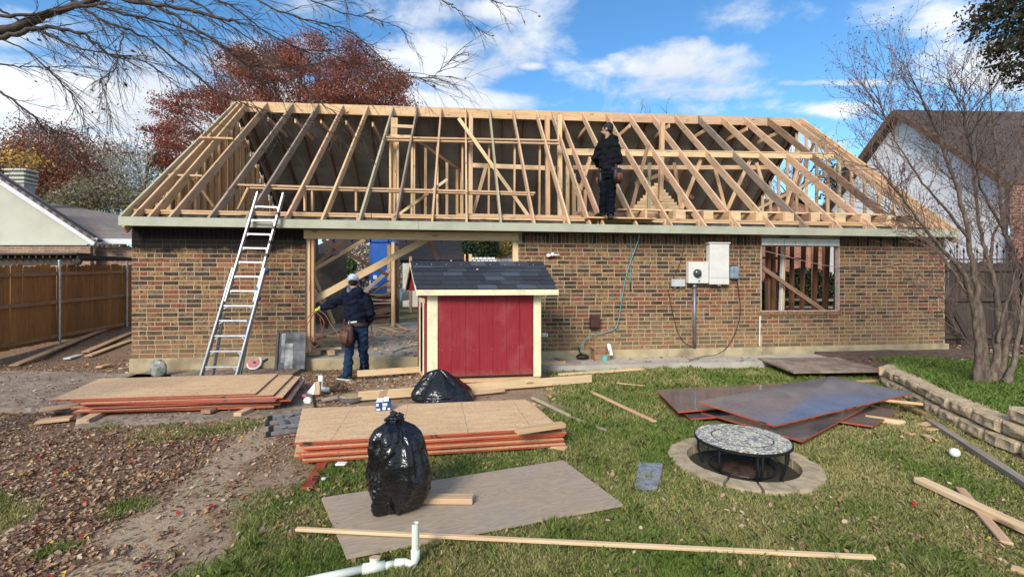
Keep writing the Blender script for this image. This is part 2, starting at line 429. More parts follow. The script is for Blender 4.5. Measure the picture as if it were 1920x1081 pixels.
# ---- grass blades
def leafmat(name, rough=.6, trans=.25):
    m, t = newmat(name); vc = t.add('ShaderNodeVertexColor', layer_name='tint')
    t.set(t.b, 'Base Color', vc.outputs[0]); t.b.inputs['Roughness'].default_value = rough; t.b.inputs['Specular IOR Level'].default_value = .25
    tr = t.add('ShaderNodeBsdfTranslucent', i_0=vc.outputs[0]); mx = t.add('ShaderNodeMixShader'); mx.inputs[0].default_value = trans
    t.l.new(t.b.outputs[0], mx.inputs[1]); t.l.new(tr.outputs[0], mx.inputs[2])
    out = [n for n in t.n if n.type == 'OUTPUT_MATERIAL'][0]; t.l.new(mx.outputs[0], out.inputs[0]); return m
M['blade'] = leafmat('grass_blade'); M['litter'] = leafmat('fallen_leaf', .7, .1)
def blades(name, x, y, z, hgt, wid, cols):
    N = len(x); a = rng.uniform(0, 2 * np.pi, N); ln = rng.uniform(.25, 1.1, N) * hgt; la = rng.uniform(0, 2 * np.pi, N)
    dx, dy = np.cos(a) * wid / 2, np.sin(a) * wid / 2
    lx, ly = np.cos(la) * ln, np.sin(la) * ln
    V = np.zeros((N, 5, 3))
    V[:, 0] = np.stack([x - dx, y - dy, z - .004], -1); V[:, 1] = np.stack([x + dx, y + dy, z - .004], -1)
    V[:, 2] = np.stack([x + dx * .8 + lx * .35, y + dy * .8 + ly * .35, z + hgt * .6], -1)
    V[:, 3] = np.stack([x + lx, y + ly, z + hgt * .95], -1)
    V[:, 4] = np.stack([x - dx * .8 + lx * .35, y - dy * .8 + ly * .35, z + hgt * .6], -1)
    return ob(name, np_mesh(name, V, 5, M['blade'], cols))
def grasscols(x, y, n):
    k = fb(x, y, 1.6, 31) * .65 + rng.uniform(0, .35, n) + .12 * sst(x, 1.5, 4.5) * sst(y, 6.5, 5)
    green = np.array([.155, .24, .043]); straw = np.array([.52, .44, .20]); dk = np.array([.065, .10, .02])
    f = sst(k, .36, .76)[:, None]; c = green * (1 - f) + straw * f
    d = (rng.uniform(0, 1, n) < .25)[:, None]; c = np.where(d, c * .4 + dk * .6, c)
    return c * rng.uniform(.7, 1.3, n)[:, None]
occl = []      # discs / polys kept clear of grass
def scatter(n, zmin=2.2, zmax=9.2, xm=1.2):
    u = rng.uniform(0, 1, n); y = zmin * (zmax / zmin) ** u            # density ~ 1/Y^2 over the view wedge
    x = rng.uniform(-xm, xm, n) * y; return x, y
SLABS = []; CLEAR = []     # filled with polygons of flat things on the grass
def inpoly(x, y, P):
    r = np.zeros(len(x), bool); n = len(P)
    for i in range(n):
        x1, y1 = P[i][0], P[i][1]; x2, y2 = P[(i + 1) % n][0], P[(i + 1) % n][1]
        c = ((y1 > y) != (y2 > y)) & (x < (x2 - x1) * (y - y1) / (y2 - y1 + 1e-12) + x1); r ^= c
    return r
def make_grass():
    x, y = scatter(760000); mk = grassmask(x, y); keep = rng.uniform(0, 1, len(x)) < mk * .95
    keep &= ~((y > 5.9) & (y > 8.45 - .0 * x))
    for P in CLEAR: keep &= ~inpoly(x, y, P)
    x, y = x[keep], y[keep]; z = gheight(x, y)
    hg = rng.uniform(.014, .042, len(x)) * (1 + .8 * sst(vnoise(x, y, 7.0, 44), .62, .85)) * (1 + .9 * (fb(x, y, 1.2, 40) - .5)) * (1 + .45 * sst(y, 3.5, 8))
    wd = rng.uniform(.0024, .0050, len(x)) * (1 + .3 * np.clip(y - 3, 0, 6))
    o = blades('lawn_grass', x, y, z, hg, wd, grasscols(x, y, len(x))); tag(o, 'short winter lawn, green mixed with straw', 'grass', kind='stuff')
def leafgeo(name, x, y, z, size, cols, label, tilt=.5):
    N = len(x); a = rng.uniform(0, 2 * np.pi, N); c, s = np.cos(a), np.sin(a)
    asp = rng.uniform(.45, .8, N); curl = rng.uniform(-.1, .45, N) * size; tx = rng.uniform(-tilt, tilt, N); ty = rng.uniform(-tilt, tilt, N)
    prof = [(-.5, 0, 0), (-.2, .42, 1), (.15, .5, 1), (.5, 0, .1), (.15, -.5, 1), (-.2, -.42, 1)]
    V = np.zeros((N, 6, 3))
    for i, (px, py, cu) in enumerate(prof):
        px = px + rng.uniform(-.05, .05, N); py = py * rng.uniform(.8, 1.2, N)
        lx = px * size; ly = py * size * asp
        V[:, i, 0] = x + lx * c - ly * s; V[:, i, 1] = y + lx * s + ly * c
        V[:, i, 2] = z + .004 + size * .3 * tilt + curl * cu * (.5 if i in (1, 2) else .35) + lx * tx + ly * ty
    T = np.concatenate([V[:, [0, 1, 2, 3]], V[:, [0, 3, 4, 5]]], 0)
    o = ob(name, np_mesh(name, T, 4, M['litter'], np.concatenate([cols, cols], 0))); return tag(o, label, 'leaves', kind='stuff')
PAL = np.array([(.31, .18, .105), (.37, .235, .14), (.24, .13, .08), (.40, .275, .17), (.18, .095, .06), (.45, .34, .22), (.29, .16, .095), (.13, .068, .048)])
def make_leaves():
    x, y = scatter(190000, 2.2, 9.0); n = fb(x, y, .9, 51); n2 = fb(x, y, 3.2, 55)
    pr = sst(-x, 1.75, 2.6) * (.5 + .85 * sst(n2, .3, .6)) * (.7 + .3 * sst(n, .35, .55)) * (1 - .82 * pathmask(x, y)) * (1 - .75 * (grassmask(x, y) * (x < -2.3)))
    pr = np.maximum(pr, .010 + .045 * sst(n, .5, .68) + .26 * sst(-x, .4, 2.4) * sst(n2, .45, .62))
    pr *= np.where((y > 5.5) & (x > -2.4) & (x < 1.2), .3, 1)
    keep = rng.uniform(0, 1, len(x)) < pr
    for P in CLEAR: keep &= ~inpoly(x, y, P)
    x, y = x[keep], y[keep]; N = len(x)
    # more along the fence and the foot of the wall
    x2 = rng.uniform(-12, -5.2, 9000); y2 = rng.uniform(6.0, 13.5, 9000)
    k2 = (rng.uniform(0, 1, 9000) < .25 + .75 * sst(fb(x2, y2, .8, 61), .42, .6)) & ~((x2 > -6.75) & (y2 > 7.9))
    x = np.concatenate([x, x2[k2]]); y = np.concatenate([y, y2[k2]]); N = len(x)
    z = gheight(x, y) + grassmask(x, y) * .015 * (x > -2)
    ok = np.ones(N, bool)
    for (P, zs) in SLABS: q = inpoly(x, y, P); z = np.where(q, np.maximum(z, zs + .002), z); ok &= ~(q & (rng.uniform(0, 1, N) < .8))
    x, y, z = x[ok], y[ok], z[ok]; N = len(x)
    c = PAL[rng.integers(0, len(PAL), N)] * rng.uniform(.7, 1.25, N)[:, None]
    u = rng.uniform(0, 1, N)[:, None]; c = np.where(u < .012, np.array([.62, .36, .05]), np.where(u < .03, np.array([.32, .03, .02]), c))
    leafgeo('leaf_litter', x, y, z, .013 + .029 * rng.uniform(0, 1, N) ** 2.2, c, 'brown fallen leaves strewn over the yard', .8)
def debris(name, x0, x1, y0, y1, n, label, cols, smin, smax, pr=None, zoff=0.0):
    """little broken chips of wood, mortar and brick"""
    x = rng.uniform(x0, x1, n); y = rng.uniform(y0, y1, n)
    if pr is not None: k = rng.uniform(0, 1, n) < pr(x, y); x, y = x[k], y[k]
    mb = MB(); 
    for i in range(len(x)):
        s = random.uniform(smin, smax); l = s * random.uniform(1, 3.5); h = s * random.uniform(.25, .8)
        R = Matrix.Translation((x[i], y[i], gz(x[i], y[i]) + h * .4 + zoff)) @ Matrix.Rotation(random.uniform(0, 6.3), 4, 'Z') @ Matrix.Rotation(random.uniform(-.25, .25), 4, 'Y')
        mb.box((-l / 2, -s / 2, -h / 2), (l / 2, s / 2, h / 2), random.randrange(len(cols)), 0, R, s * .12)
    return tag(ob(name, mb, cols), label, 'debris', kind='stuff')
# ---------------------------------------------------------------- house under construction
WL = 16.4
house = thing('house', 'brick house stripped to bare roof framing, soot blackened under the eave', 'house', H(WL / 2, 3.8, 0), TH)
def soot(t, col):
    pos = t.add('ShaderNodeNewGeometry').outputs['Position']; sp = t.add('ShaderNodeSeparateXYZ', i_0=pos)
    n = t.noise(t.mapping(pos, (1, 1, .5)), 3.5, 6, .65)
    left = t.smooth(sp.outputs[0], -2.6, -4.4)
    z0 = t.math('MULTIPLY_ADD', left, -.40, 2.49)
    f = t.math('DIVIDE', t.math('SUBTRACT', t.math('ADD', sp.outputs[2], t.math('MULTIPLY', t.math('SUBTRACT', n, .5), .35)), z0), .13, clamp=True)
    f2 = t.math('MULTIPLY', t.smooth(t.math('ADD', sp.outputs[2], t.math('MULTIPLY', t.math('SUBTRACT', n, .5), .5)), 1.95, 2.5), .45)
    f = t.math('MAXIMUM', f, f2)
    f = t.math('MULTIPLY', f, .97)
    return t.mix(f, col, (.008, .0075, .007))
def brickmat(name, ca, cb, spot):
    m, t = newmat(name); pos = t.add('ShaderNodeNewGeometry').outputs['Position']
    n = t.noise(t.mapping(pos, (7, 7, 12)), 1.6, 6, .7); n2 = t.noise(t.mapping(pos, (14, 14, 9), (3, 1, 7)), 2.0, 5, .7)
    col = t.mix(t.smooth(n, .32, .66), ca, cb)
    col = t.mix(t.smooth(n2, .51, .60), col, spot)
    wz = t.add('ShaderNodeSeparateXYZ', i_0=pos).outputs[2]; wn = t.noise(pos, .9, 5, .6); col = t.mix(t.math('MULTIPLY', t.smooth(wn, .42, .7), .25), col, (.13, .085, .055)); col = t.mix(t.math('MULTIPLY', t.smooth(t.math('ADD', wz, t.math('MULTIPLY', t.math('SUBTRACT', wn, .5), 1.2)), 1.0, .25), .32), col, (.36, .24, .12))
    ef = t.smooth(t.noise(pos, 1.6, 8, .7), .62, .72); col = t.mix(t.math('MULTIPLY', ef, .2), col, (.42, .38, .33))
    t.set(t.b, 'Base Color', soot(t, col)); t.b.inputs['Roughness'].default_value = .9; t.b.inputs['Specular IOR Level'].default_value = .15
    bump(t, t.noise(pos, 40, 5, .7), .5, .006); return m
BR = [brickmat('brick_red', (.28, .095, .055), (.18, .065, .042), (.10, .045, .03)),
      brickmat('brick_tan', (.33, .195, .09), (.22, .125, .058), (.07, .042, .025)),
      brickmat('brick_dark', (.05, .038, .033), (.10, .065, .045), (.022, .018, .015)),
      brickmat('brick_brown', (.23, .15, .09), (.14, .085, .055), (.05, .035, .028)),
      brickmat('brick_mottled', (.30, .17, .08), (.17, .08, .045), (.05, .033, .025)),
      brickmat('brick_orange', (.31, .17, .095), (.24, .125, .07), (.14, .075, .045))]
BWT = [.19, .15, .24, .17, .18, .07]
m, t = newmat('mortar'); pos = t.add('ShaderNodeNewGeometry').outputs['Position']
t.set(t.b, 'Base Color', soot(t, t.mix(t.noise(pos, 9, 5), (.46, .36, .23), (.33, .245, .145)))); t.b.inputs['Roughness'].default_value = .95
bump(t, t.noise(pos, 60, 4), .4, .004); M['mortar'] = m
TOP = 2.6; ZB = .264; SZ = 2.37
O1 = (2.916, 6.887); WN = (11.99, 13.81, 1.0, 2.375)
wall = MB()
def wb(a0, a1, z0, z1, v0=0.0, v1=.09): wall.box((a0, v0, z0), (a1, v1, z1))
wb(O1[1], WN[0], ZB, TOP); wb(WN[0], WN[1], ZB, WN[2]); wb(WN[0], WN[1], WN[3], TOP); wb(WN[1], WL, ZB, TOP)
MH = frame(HO, HU, (0, 0, 1))
bw = ob('brick_wall', wall, M['mortar'], house, MH)
for (a_, v_) in ((0, 7.5), (WL - .09, 1.0)): mb = MB(); mb.box((a_, .091, ZB), (a_ + .09, v_, TOP)); ob('side_wall', mb, M['mortar'], house, MH)
bricks = []                                                     # (a, z, length, height, vertical)
cz = (SZ - ZB) / 26
for k in range(26):
    z = ZB + k * cz + .006
    a = (-.128 if k % 2 else 0.0) + random.uniform(-.01, .01)
    while a < WL:
        L = .256 if random.random() > .16 else .128
        a0, a1 = max(a, 0), min(a + L - .015, WL)
        for (s0, s1) in ((0, O1[0]), (O1[1], WN[0]), (WN[0], WN[1]), (WN[1], WL)):
            if (s0, s1) == (WN[0], WN[1]) and (z > WN[2] - .09): continue
            b0, b1 = max(a0, s0 + .002), min(a1, s1 - .002)
            if (s0, s1) in ((O1[1], WN[0]), (WN[0], WN[1]), (WN[1], WL)) and z < WN[2] - .09:
                # bricks run on under the window: merge pieces instead of cutting
                if (s0, s1) == (WN[0], WN[1]): b0, b1 = max(a0, s0 + .006), min(a1, s1 - .006)
            if b1 - b0 > .03: bricks.append((b0, z, b1 - b0, cz - .0155, 0))
        a += L
a = 0.01
while a < WL - .05:                                             # soldier course
    if not (O1[0] - .06 < a < O1[1]) and not (WN[0] - .02 < a < WN[1] + .02): bricks.append((a, SZ + .008, .067, TOP - SZ - .012, 1))
    a += .079
a = WN[0]
while a < WN[1] - .02:                                          # rowlock sill under the window
    bricks.append((a, WN[2] - .075, .098, .075, 2)); a += .104
bricks.sort(key=lambda b: (H(b[0] + b[2] / 2, 0, 0).y) - (b[2] > .2) * .9 + (b[4] == 1) * 2)
def bmat_for(b):
    if b[4] == 2: return 1 if random.random() < .4 else 5
    return random.choices(range(6), BWT)[0]
unit = []
for i in range(6):
    mb = MB(); mb.box((0, -.5, 0), (1, .5, 1), 0, .035); mm = mb.mesh('brick'); mm.materials.append(BR[i]); unit.append(mm)
mb = MB(); mb.box((0, 0, ZB), (O1[0], .09, TOP)); bwl = ob('brick_wall', mb, M['mortar'], house, MH)
rest = MB()
first = None
for i, b in enumerate(bricks):
    k = bmat_for(b); pr = random.uniform(-.002, .003); th = .05 if b[4] != 2 else .11
    if i < 299:
        Mx = MH @ Matrix.Translation((b[0], .021 - pr, b[1])) @ Matrix.Diagonal((b[2], th, b[3], 1))
        if first is None: first = ob('brick', unit[k], None, None, Mx); o = first
        else:
            o = first.copy(); o.data = unit[k]; o.matrix_basis = Mx; COL.objects.link(o)
        par(o, bwl if b[0] < O1[0] else bw)
    else:
        v0 = -.004 - pr - (.03 if b[4] == 2 else 0)
        rest.box((b[0], v0, b[1]), (b[0] + b[2], .03, b[1] + b[3]), k, .003)
tag(ob('laid_bricks', rest, BR, bw, MH), kind='stuff')
# bricks of the return wall at the left corner are only an edge on; lintel tiles over the window
lt = M['white']
for k in range(7):
    aw = (WN[1] - WN[0] - .02) / 7
    mb = MB(); mb.box((0, 0, 0), (aw - .008, .03, .145), 0, .004)
    ob('lintel_tile', mb, lt, house, MH @ Matrix.Translation((WN[0] + .02 + k * aw, -.035, 2.385)))
# foundation
conc = simple('foundation_concrete', (.45, .365, .22), .9, 0, .2, 2.2, .35)
concg = simple('grey_concrete', (.40, .375, .33), .9, 0, .16, 1.6, .3)
fl = MB(); fl.box((0.02, .05, .0), (WL - .02, 7.7, .2))
tag(ob('floor_slab', fl, concg, house, MH))
fm = MB()
fm.box((-.03, -.03, -.1), (O1[0], .048, ZB - .002), 0, .01); fm.box((O1[0] + .001, -.02, -.1), (O1[1] - .001, .048, .198), 0, .01); fm.box((O1[1], -.05, -.1), (WL + .06, .048, ZB - .002), 0, .012)
ob('foundation', fm, conc, house, MH)
# fascia
for (a0, a1) in ((-.01, 5.0), (5.003, 9.86), (9.863, 13.9), (13.903, WL - .01)):
    mb = MB(); mb.box((0, -.012, 0), (a1 - a0, .012, .155), 0, .003)
    ob('fascia_board', mb, M['fascia'], house, MH @ Matrix.Translation((a0, -.3, 2.572)))
mb = MB(); mb.box((0, -.285, 2.574), (WL - .02, -.02, 2.586)); ob('soffit', mb, simple('soot_soffit', (.05, .045, .04)), house, MH)
mb = MB(); mb.box((0.01, -.012, 2.604), (WL - .01, .10, 2.80)); ob('sooty_band', mb, simple('charred_sheathing', (.03, .028, .026), .9, 0, .2, 6, .5, c2=(.14, .13, .12)), house, MH)
# header over the opening
def lum(name, p, q, wd, ht, mat, up=(0, 0, 1)): return beam(name, p, q, wd, ht, M[mat] if isinstance(mat, str) else mat, house, up)
lum('header', H(O1[0] - .02, .03, 2.508), H(O1[1] + .0, .03, 2.508), .09, .185, 'pine_b')
# wall plates
for (z, v) in ((2.84, .06), (2.882, .06)):
    for (a0, a1) in ((.02, 4.1), (4.11, 8.9), (8.91, 13.0), (13.01, WL - .03)): lum('top_plate', H(a0, v, z), H(a1, v, z), .14, .038, 'pine')
# ridge
def RG(a): return H(a, 3.61 + .030 * a, 6.23 + .0287 * a)
def ridge_a(x):
    k = (x - CX) / F; a = 0
    for _ in range(30):
        p = RG(a); e = p.x - k * p.y; a -= e
    return a
for (a0, a1, mt) in ((-.02, 4.85, 'pine'), (4.853, 10.2, 'pine'), (10.203, WL + .02, 'fir')):
    lum('ridge_board', RG(a0) - Vector((0, 0, .13)), RG(a1) - Vector((0, 0, .13)), .04, .26, mt)
RF = [(440, 222, 'treated'), (449, 245, 'fir'), (460, 276, 'pine'), (498, 315, 'fir'), (546, 389, 'grey2'), (594, 460, 'grey'), (640, 533, 'fir'), (687, 602, 'pine'), (734, 672, 'treated'),
      (779, 740, 'grey'), (824, 810, 'pine'), (870, 875, 'pine'), (915, 940, 'treated'), (959, 1003, 'fir'), (1003, 1069, 'fir'), (1032, 1108, 'fir'), (1046, 1133, 'fir'), (1089, 1196, 'fir'),
      (1133, 1262, 'fir'), (1176, 1326, 'fir'), (1219, 1390, 'fir'), (1262, 1454, 'fir'), (1306, 1519, 'grey'), (1349, 1581, 'fir'), (1392, 1646, 'fir'), (1436, 1703, 'brown2'), (1478, 1771, 'fir'), (1500, 1797, 'pine')]
M['grey2'] = wood('stained_lumber', (.46, .34, .25), (.33, .24, .17), dirt=.45)
M['brown2'] = wood('aged_rafter', (.36, .22, .14), (.25, .14, .09), dirt=.3)
M['darkrafter'] = wood('dark_rafter', (.17, .10, .065), (.10, .055, .035), dirt=.3)
AR = []
for i, (xt, xb, mt) in enumerate(RF):
    at_ = ridge_a(xt + 3); ab = HX(xb, -.29); AR.append((at_, ab))
    p = H(ab, -.27, 2.735); q = RG(at_) ; q = q - HV * .02
    d = (q - p).normalized(); nrm = HU.cross(d).normalized(); nrm = nrm if nrm.z > 0 else -nrm
    ht = .165
    r = lum('rafter', p - nrm * ht / 2, q - nrm * ht / 2, .04, ht, mt, nrm)
    if i > 2 and i < 27 and i not in (17,):                       # little blocking ends on the plate
        if random.random() < .55: lum('block', H(ab - .06, -.05, 2.66), H(ab - .06, -.05, 2.86), .04, .09, 'fir', HV)
# lookouts between the barge rafters at left
for (x0, y0, x1, y1) in ((376, 258, 438, 260), (300, 328, 380, 330)):
    lum('blocking', HPt(x0, y0, 1.9 if y0 < 300 else .95), HPt(x1, y1, 1.9 if y0 < 300 else .95), .04, .06, 'pine', HV)
# rear slope: rafters and sheathing seen from below
RE = 7.55; RZ = 3.1
def RR(a, s): # s 0 at ridge .. 1 rear eave
    r = RG(a); e = H(a, RE, RZ); return r.lerp(e, s)
for k in range(27):
    a = .3 + k * .61
    p = RR(a, 0.0); q = RR(a, 1.0); d = (q - p).normalized(); nrm = HU.cross(d).normalized(); nrm = nrm if nrm.z > 0 else -nrm
    lum('rear_rafter', p - nrm * .10 + HV * .10 - Vector((0, 0, .09)), q - nrm * .085, .04, .15, 'darkrafter' if k % 3 else 'brown', nrm)
m, t = newmat('deck_underside'); tc = t.add('ShaderNodeTexCoord').outputs['Object']; oi = t.add('ShaderNodeObjectInfo').outputs['Random']
vo = t.add('ShaderNodeTexVoronoi', i_Vector=t.mapping(tc, (9, 22, 9))); n = t.noise(tc, 1.4, 4)
col = t.mix(t.smooth(n, .3, .7), (.34, .295, .25), (.22, .185, .155)); col = t.mix(.25, col, vo.outputs['Color'], 'MULTIPLY')
hv = t.add('ShaderNodeHueSaturation', i_Color=col); t.set(hv, 'Value', t.math('MULTIPLY_ADD', oi, .35, .8)); t.set(t.b, 'Base Color', hv.outputs[0])
t.b.inputs['Roughness'].default_value = .8; t.b.inputs['Metallic'].default_value = 0; M['deck'] = m
for r_ in range(5):
    a = -.02 + (-1.22 if r_ % 2 else 0)
    while a < WL:
        a0, a1 = max(a, -.02), min(a + 2.4405, WL + .02); a += 2.44
        if a1 - a0 < .1: continue
        s0, s1 = r_ / 5 - .0005, (r_ + 1) / 5 + .0005
        P = [RR(a0, s0), RR(a1, s0), RR(a1, s1), RR(a0, s1)]
        mb = MB(); nr = Vector((0, .67, .74))
        mb.prism([p + nr * .004 for p in P], nr * .012); ob('roof_sheathing', mb, M['deck'], house)
# gable studs
def roofz(v, a=0):
    vr = 3.61 + .03 * a; zr = 6.23 + .0287 * a
    return 2.62 + (zr - 2.62) * (v + .3) / (vr + .3) if v < vr else RZ + .04 + (zr - RZ - .04) * (RE - v) / (RE - vr)
for gi, a in enumerate((.07, WL - .07)):
    v = .3
    while v < 7.5:
        z1 = roofz(v, a) - .17
        if z1 > 3.05: lum('gable_stud', H(a, v, 2.9), H(a, v, z1), .09, .04, ('pine' if random.random() < .8 else 'fir') if gi == 0 else ('treated' if random.random() < .5 else 'pine'), HV)
        v += .31 if gi == 0 else .40
    if gi == 0:
        v = .9
        while v < 6.9:
            w_ = random.uniform(.14, .24); z1 = roofz(v + (w_ if v > 3.6 else 0), a) - .2
            lum('gable_board', H(-.012, v + w_ / 2, 2.9), H(-.012, v + w_ / 2, z1), .018, w_, random.choice(['pine', 'pine', 'brown2', 'treated']), HV); v += w_ + random.uniform(.012, .05)
    lum('gable_plate', H(a, .1, 2.88), H(a, 7.6, 2.88), .09, .04, 'pine')
    # studs below, behind the side brick
    rr = [(-.28, 3.60 + .03 * a), (RE, 3.62 + .03 * a)]
    for (v0, v1) in rr:
        p = H(a, v0, roofz(v0, a) - .04); q = H(a, v1, roofz(v1, a) - .04); lum('gable_rafter', p - Vector((0, 0, .1)), q - Vector((0, 0, .1)), .04, .14, 'pine' if v0 < 1 else 'darkrafter')
# second row boards behind the left gable studs
for (x0, y0, x1, y1) in ((354, 323, 402, 388), (446, 393, 466, 352)): lum('brace', HPt(x0, y0, 1.4), HPt(x1, y1, 1.4), .04, .07, 'pine', HV)
# framing in planes: (x0,y0,x1,y1, v, face width, depth, mat)
def pl(name, x0, y0, x1, y1, v, fw, mt='pine', dp=.09):
    return lum(name, HPt(x0, y0, v), HPt(x1, y1, v), dp, fw, mt, up=((HPt(x1, y1, v) - HPt(x0, y0, v)).cross(HV)).normalized())
# lower kneewall
pl('purlin', 440, 347, 1003, 362, .72, .038, 'fir', .09); pl('purlin', 470, 353, 1000, 366, .72, .03, 'pine', .09)
for x in (572, 586, 668): pl('cripple_stud', x, 357, x, 396, .74, .038, 'pine')
# upper wall, v = 2.6
pl('strongback', 722, 258, 1048, 264, 2.45, .04, 'pine', .09); pl('strongback', 722, 263, 1048, 270, 2.45, .04, 'fir', .09)
pl('strongback', 734, 236, 776, 238, 2.75, .075, 'pine', .04); pl('strongback', 728, 254, 776, 256, 2.75, .05, 'pine_b', .04)
pl('king_post', 740, 222, 735, 404, 2.8, .16, 'pine', .12); pl('king_post', 746, 262, 746, 404, 2.7, .05, 'pine_b'); pl('king_post', 732, 262, 732, 404, 2.7, .045, 'pine_b')
pl('stud', 773, 266, 772, 404, 2.6, .05, 'pine_b'); pl('stud', 777, 266, 777, 404, 2.62, .04, 'pine'); pl('stud', 820, 268, 820, 406, 2.6, .05, 'pine_b'); pl('stud', 867, 270, 867, 406, 2.6, .045, 'pine')
pl('king_post', 883, 216, 882, 406, 2.7, .10, 'pine_b', .12)
for x in (917, 965, 1012): pl('stud', x, 268, x - 1, 408, 2.6, .045, 'pine')
pl('king_post', 1026, 218, 1027, 408, 2.8, .11, 'pine', .12); pl('king_post', 1049, 216, 1050, 408, 2.8, .11, 'pine_b', .12)
pl('diagonal_brace', 860, 222, 990, 404, 2.3, .085, 'pine_b', .04); pl('diagonal_brace', 839, 336, 748, 402, .9, .055, 'pine_b', .04)
pl('diagonal_brace', 912, 310, 886, 402, 2.9, .09, 'pine_b', .04)
pl('dormer_rafter', 780, 262, 866, 322, 3.3, .07, 'brown', .04)
for (x, y) in ((798, 277), (838, 304), (857, 314), (865, 318)): pl('dormer_stud', x, y, x, 404, 3.3, .07, 'pine', .04)
pl('collar_beam', 886, 310, 1042, 316, 3.4, .12, 'pine_b', .04); pl('collar_beam', 1074, 314, 1440, 314, 3.6, .12, 'pine', .04)
pl('purlin', 1056, 286, 1562, 294, 2.3, .13, 'pine_b', .04); pl('purlin_cap', 1056, 280.5, 1562, 288, 2.32, .03, 'pine_b', .09)
pl('strut', 1215, 272, 1184, 392, 1.9, .085, 'brown2', .04); pl('strut', 1317, 291, 1278, 392, 2.4, .09, 'pine', .04); pl('strut', 1264, 305, 1277, 392, 3.0, .09, 'pine', .04)
pl('strut', 1341, 318, 1359, 388, 3.0, .09, 'pine', .04); pl('strut', 1410, 291, 1364, 392, 2.4, .09, 'pine', .04); pl('strut', 1418, 305, 1440, 374, 3.2, .09, 'pine_b', .04)
pl('strut', 1218, 305, 1216, 394, 3.0, .08, 'treated', .06); pl('king_post', 1242, 230, 1238, 378, 3.1, .11, 'pine', .12); pl('strut', 1107, 295, 1088, 356, 2.2, .09, 'pine', .04)
pl('strut', 1500, 300, 1472, 392, 2.6, .08, 'pine', .04); pl('diagonal_brace', 1585, 308, 1420, 392, 2.9, .075, 'pine', .04); pl('strut', 1530, 258, 1478, 392, 3.6, .08, 'brown2', .04)
pl('stair_stud', 1064, 310, 1064, 410, 4.6, .10, 'pine_b'); pl('stair_stud', 1076, 326, 1076, 410, 4.4, .10, 'pine_b'); pl('stair_stud', 1086, 345, 1086, 410, 4.2, .10, 'pine_b'); pl('stair_stud', 1097, 356, 1097, 410, 4.0, .08, 'pine')
# collar ties running front to back near the ridge
for (a, dz) in ((1.1, .65), (1.75, .7), (2.35, .7), (2.95, .7), (3.6, .75), (9.3, .55), (10.5, .55), (11.7, .5), (12.9, .55), (14.1, .55), (15.2, .6)):
    r = RG(a); z = r.z - dz; lum('collar_tie', Vector((r.x, r.y, z)) - HV * dz * .98, Vector((r.x, r.y, z)) + HV * dz * 1.0, .04, .11, 'pine' if a > 9 else 'fir')
# ceiling joists
for k in range(14):
    a = 8.3 + k * .61
    if a > WL - .2: break
    lum('ceiling_joist', H(a, .05 if k > 1 else .5, 3.0), H(a, 4.2, 3.0), .042, .19, 'pine' if k % 4 else 'brown2')
    if k > 2: lum('joist_blocking', H(a + .03, .1, 3.0), H(a + .25, .1, 3.0), .06, .17, 'pine_b')
lum('strongback', H(9.0, .3, 3.115), H(16.0, .3, 3.115), .14, .035, 'pine_b'); lum('strongback', H(8.6, 1.4, 3.115), H(16.0, 1.4, 3.115), .14, .035, 'pine')
lum('rim_board', H(8.2, .75, 3.02), H(10.6, .75, 3.02), .04, .22, 'brown2'); lum('purlin', H(5.7, .2, 2.925), H(8.2, .2, 2.925), .04, .07, 'fir')
# lapped boards of the street-side cross gable
yb = 0; z = 2.95; k = 0
while z < 4.75:
    half = (4.85 - z) / .62 * .62; ac = HX(1232, 5.1); half = min(1.25, (4.85 - z) * .95)
    p = H(ac - half, 5.1, z); q = H(ac + half, 5.1, z); beam('siding_board', p, q, .015, .096, M['pine_b'], house); z += .1
pl('dormer_rafter', 1190, 345, 1245, 325, 5.0, .12, 'brown2', .04); pl('dormer_rafter', 1240, 330, 1300, 372, 5.0, .12, 'brown', .04)
# ---- inside, seen through the wide opening
def flr(x, y): p = G(x, y, .2); return p
for (x0, w_, mt) in ((577, .10, 'pine_b'), (587.5, .045, 'pine'),): pl('jack_stud', x0, 448, x0, 660 if x0 < 580 else 640, .1, w_, mt)
for x0 in (964, 969): pl('jack_stud', x0, 449, x0, 600, .1, .06, 'pine_b')
for (x, yb_, wd_, mt) in ((730, 606, .12, 'pine'), (737.5, 612, .10, 'pine_b'), (745, 604, .13, 'brown2')):
    p = flr(x, yb_); b = beam('support_post', p, Vector((p.x, p.y, 2.9)), .12, wd_, M[mt], house, up=(1, 0, 0))
for (x, yb_, wd_, mt) in ((652, 560, .3, 'pine'), (612, 575, .16, 'brown2'), (596, 590, .09, 'brown'), (770, 585, .14, 'brown2'), (786, 570, .1, 'pine'), (808, 575, .1, 'pine'), (818, 575, .12, 'pine_b'), (838, 575, .08, 'pine'), (846, 578, .06, 'pine_b'), (882, 590, .14, 'pine_b'), (872, 590, .06, 'pine'), (898, 570, .07, 'brown2'), (948, 575, .2, 'brown')):
    p = flr(x, yb_); beam('interior_stud', p, Vector((p.x, p.y, 2.85)), .09, wd_, M[mt], house, up=(1, 0, 0))
dry = simple('drywall', (.50, .47, .42), .9, 0, .12, 1.5, .1)
for (x0, x1, yb_) in ((600, 640, 570), (755, 790, 575)):
    p = flr(x0, yb_); q = flr(x1, yb_); mb = MB(); mb.prism([p, q, Vector((q.x, q.y, 2.75)), Vector((p.x, p.y, 2.75))], (0, .02, 0)); ob('drywall_panel', mb, dry, house)
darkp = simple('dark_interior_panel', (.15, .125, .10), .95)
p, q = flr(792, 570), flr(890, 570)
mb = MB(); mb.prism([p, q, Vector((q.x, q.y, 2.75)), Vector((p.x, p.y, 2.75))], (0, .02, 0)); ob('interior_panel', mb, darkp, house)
p, q = flr(574, 565), flr(603, 565)
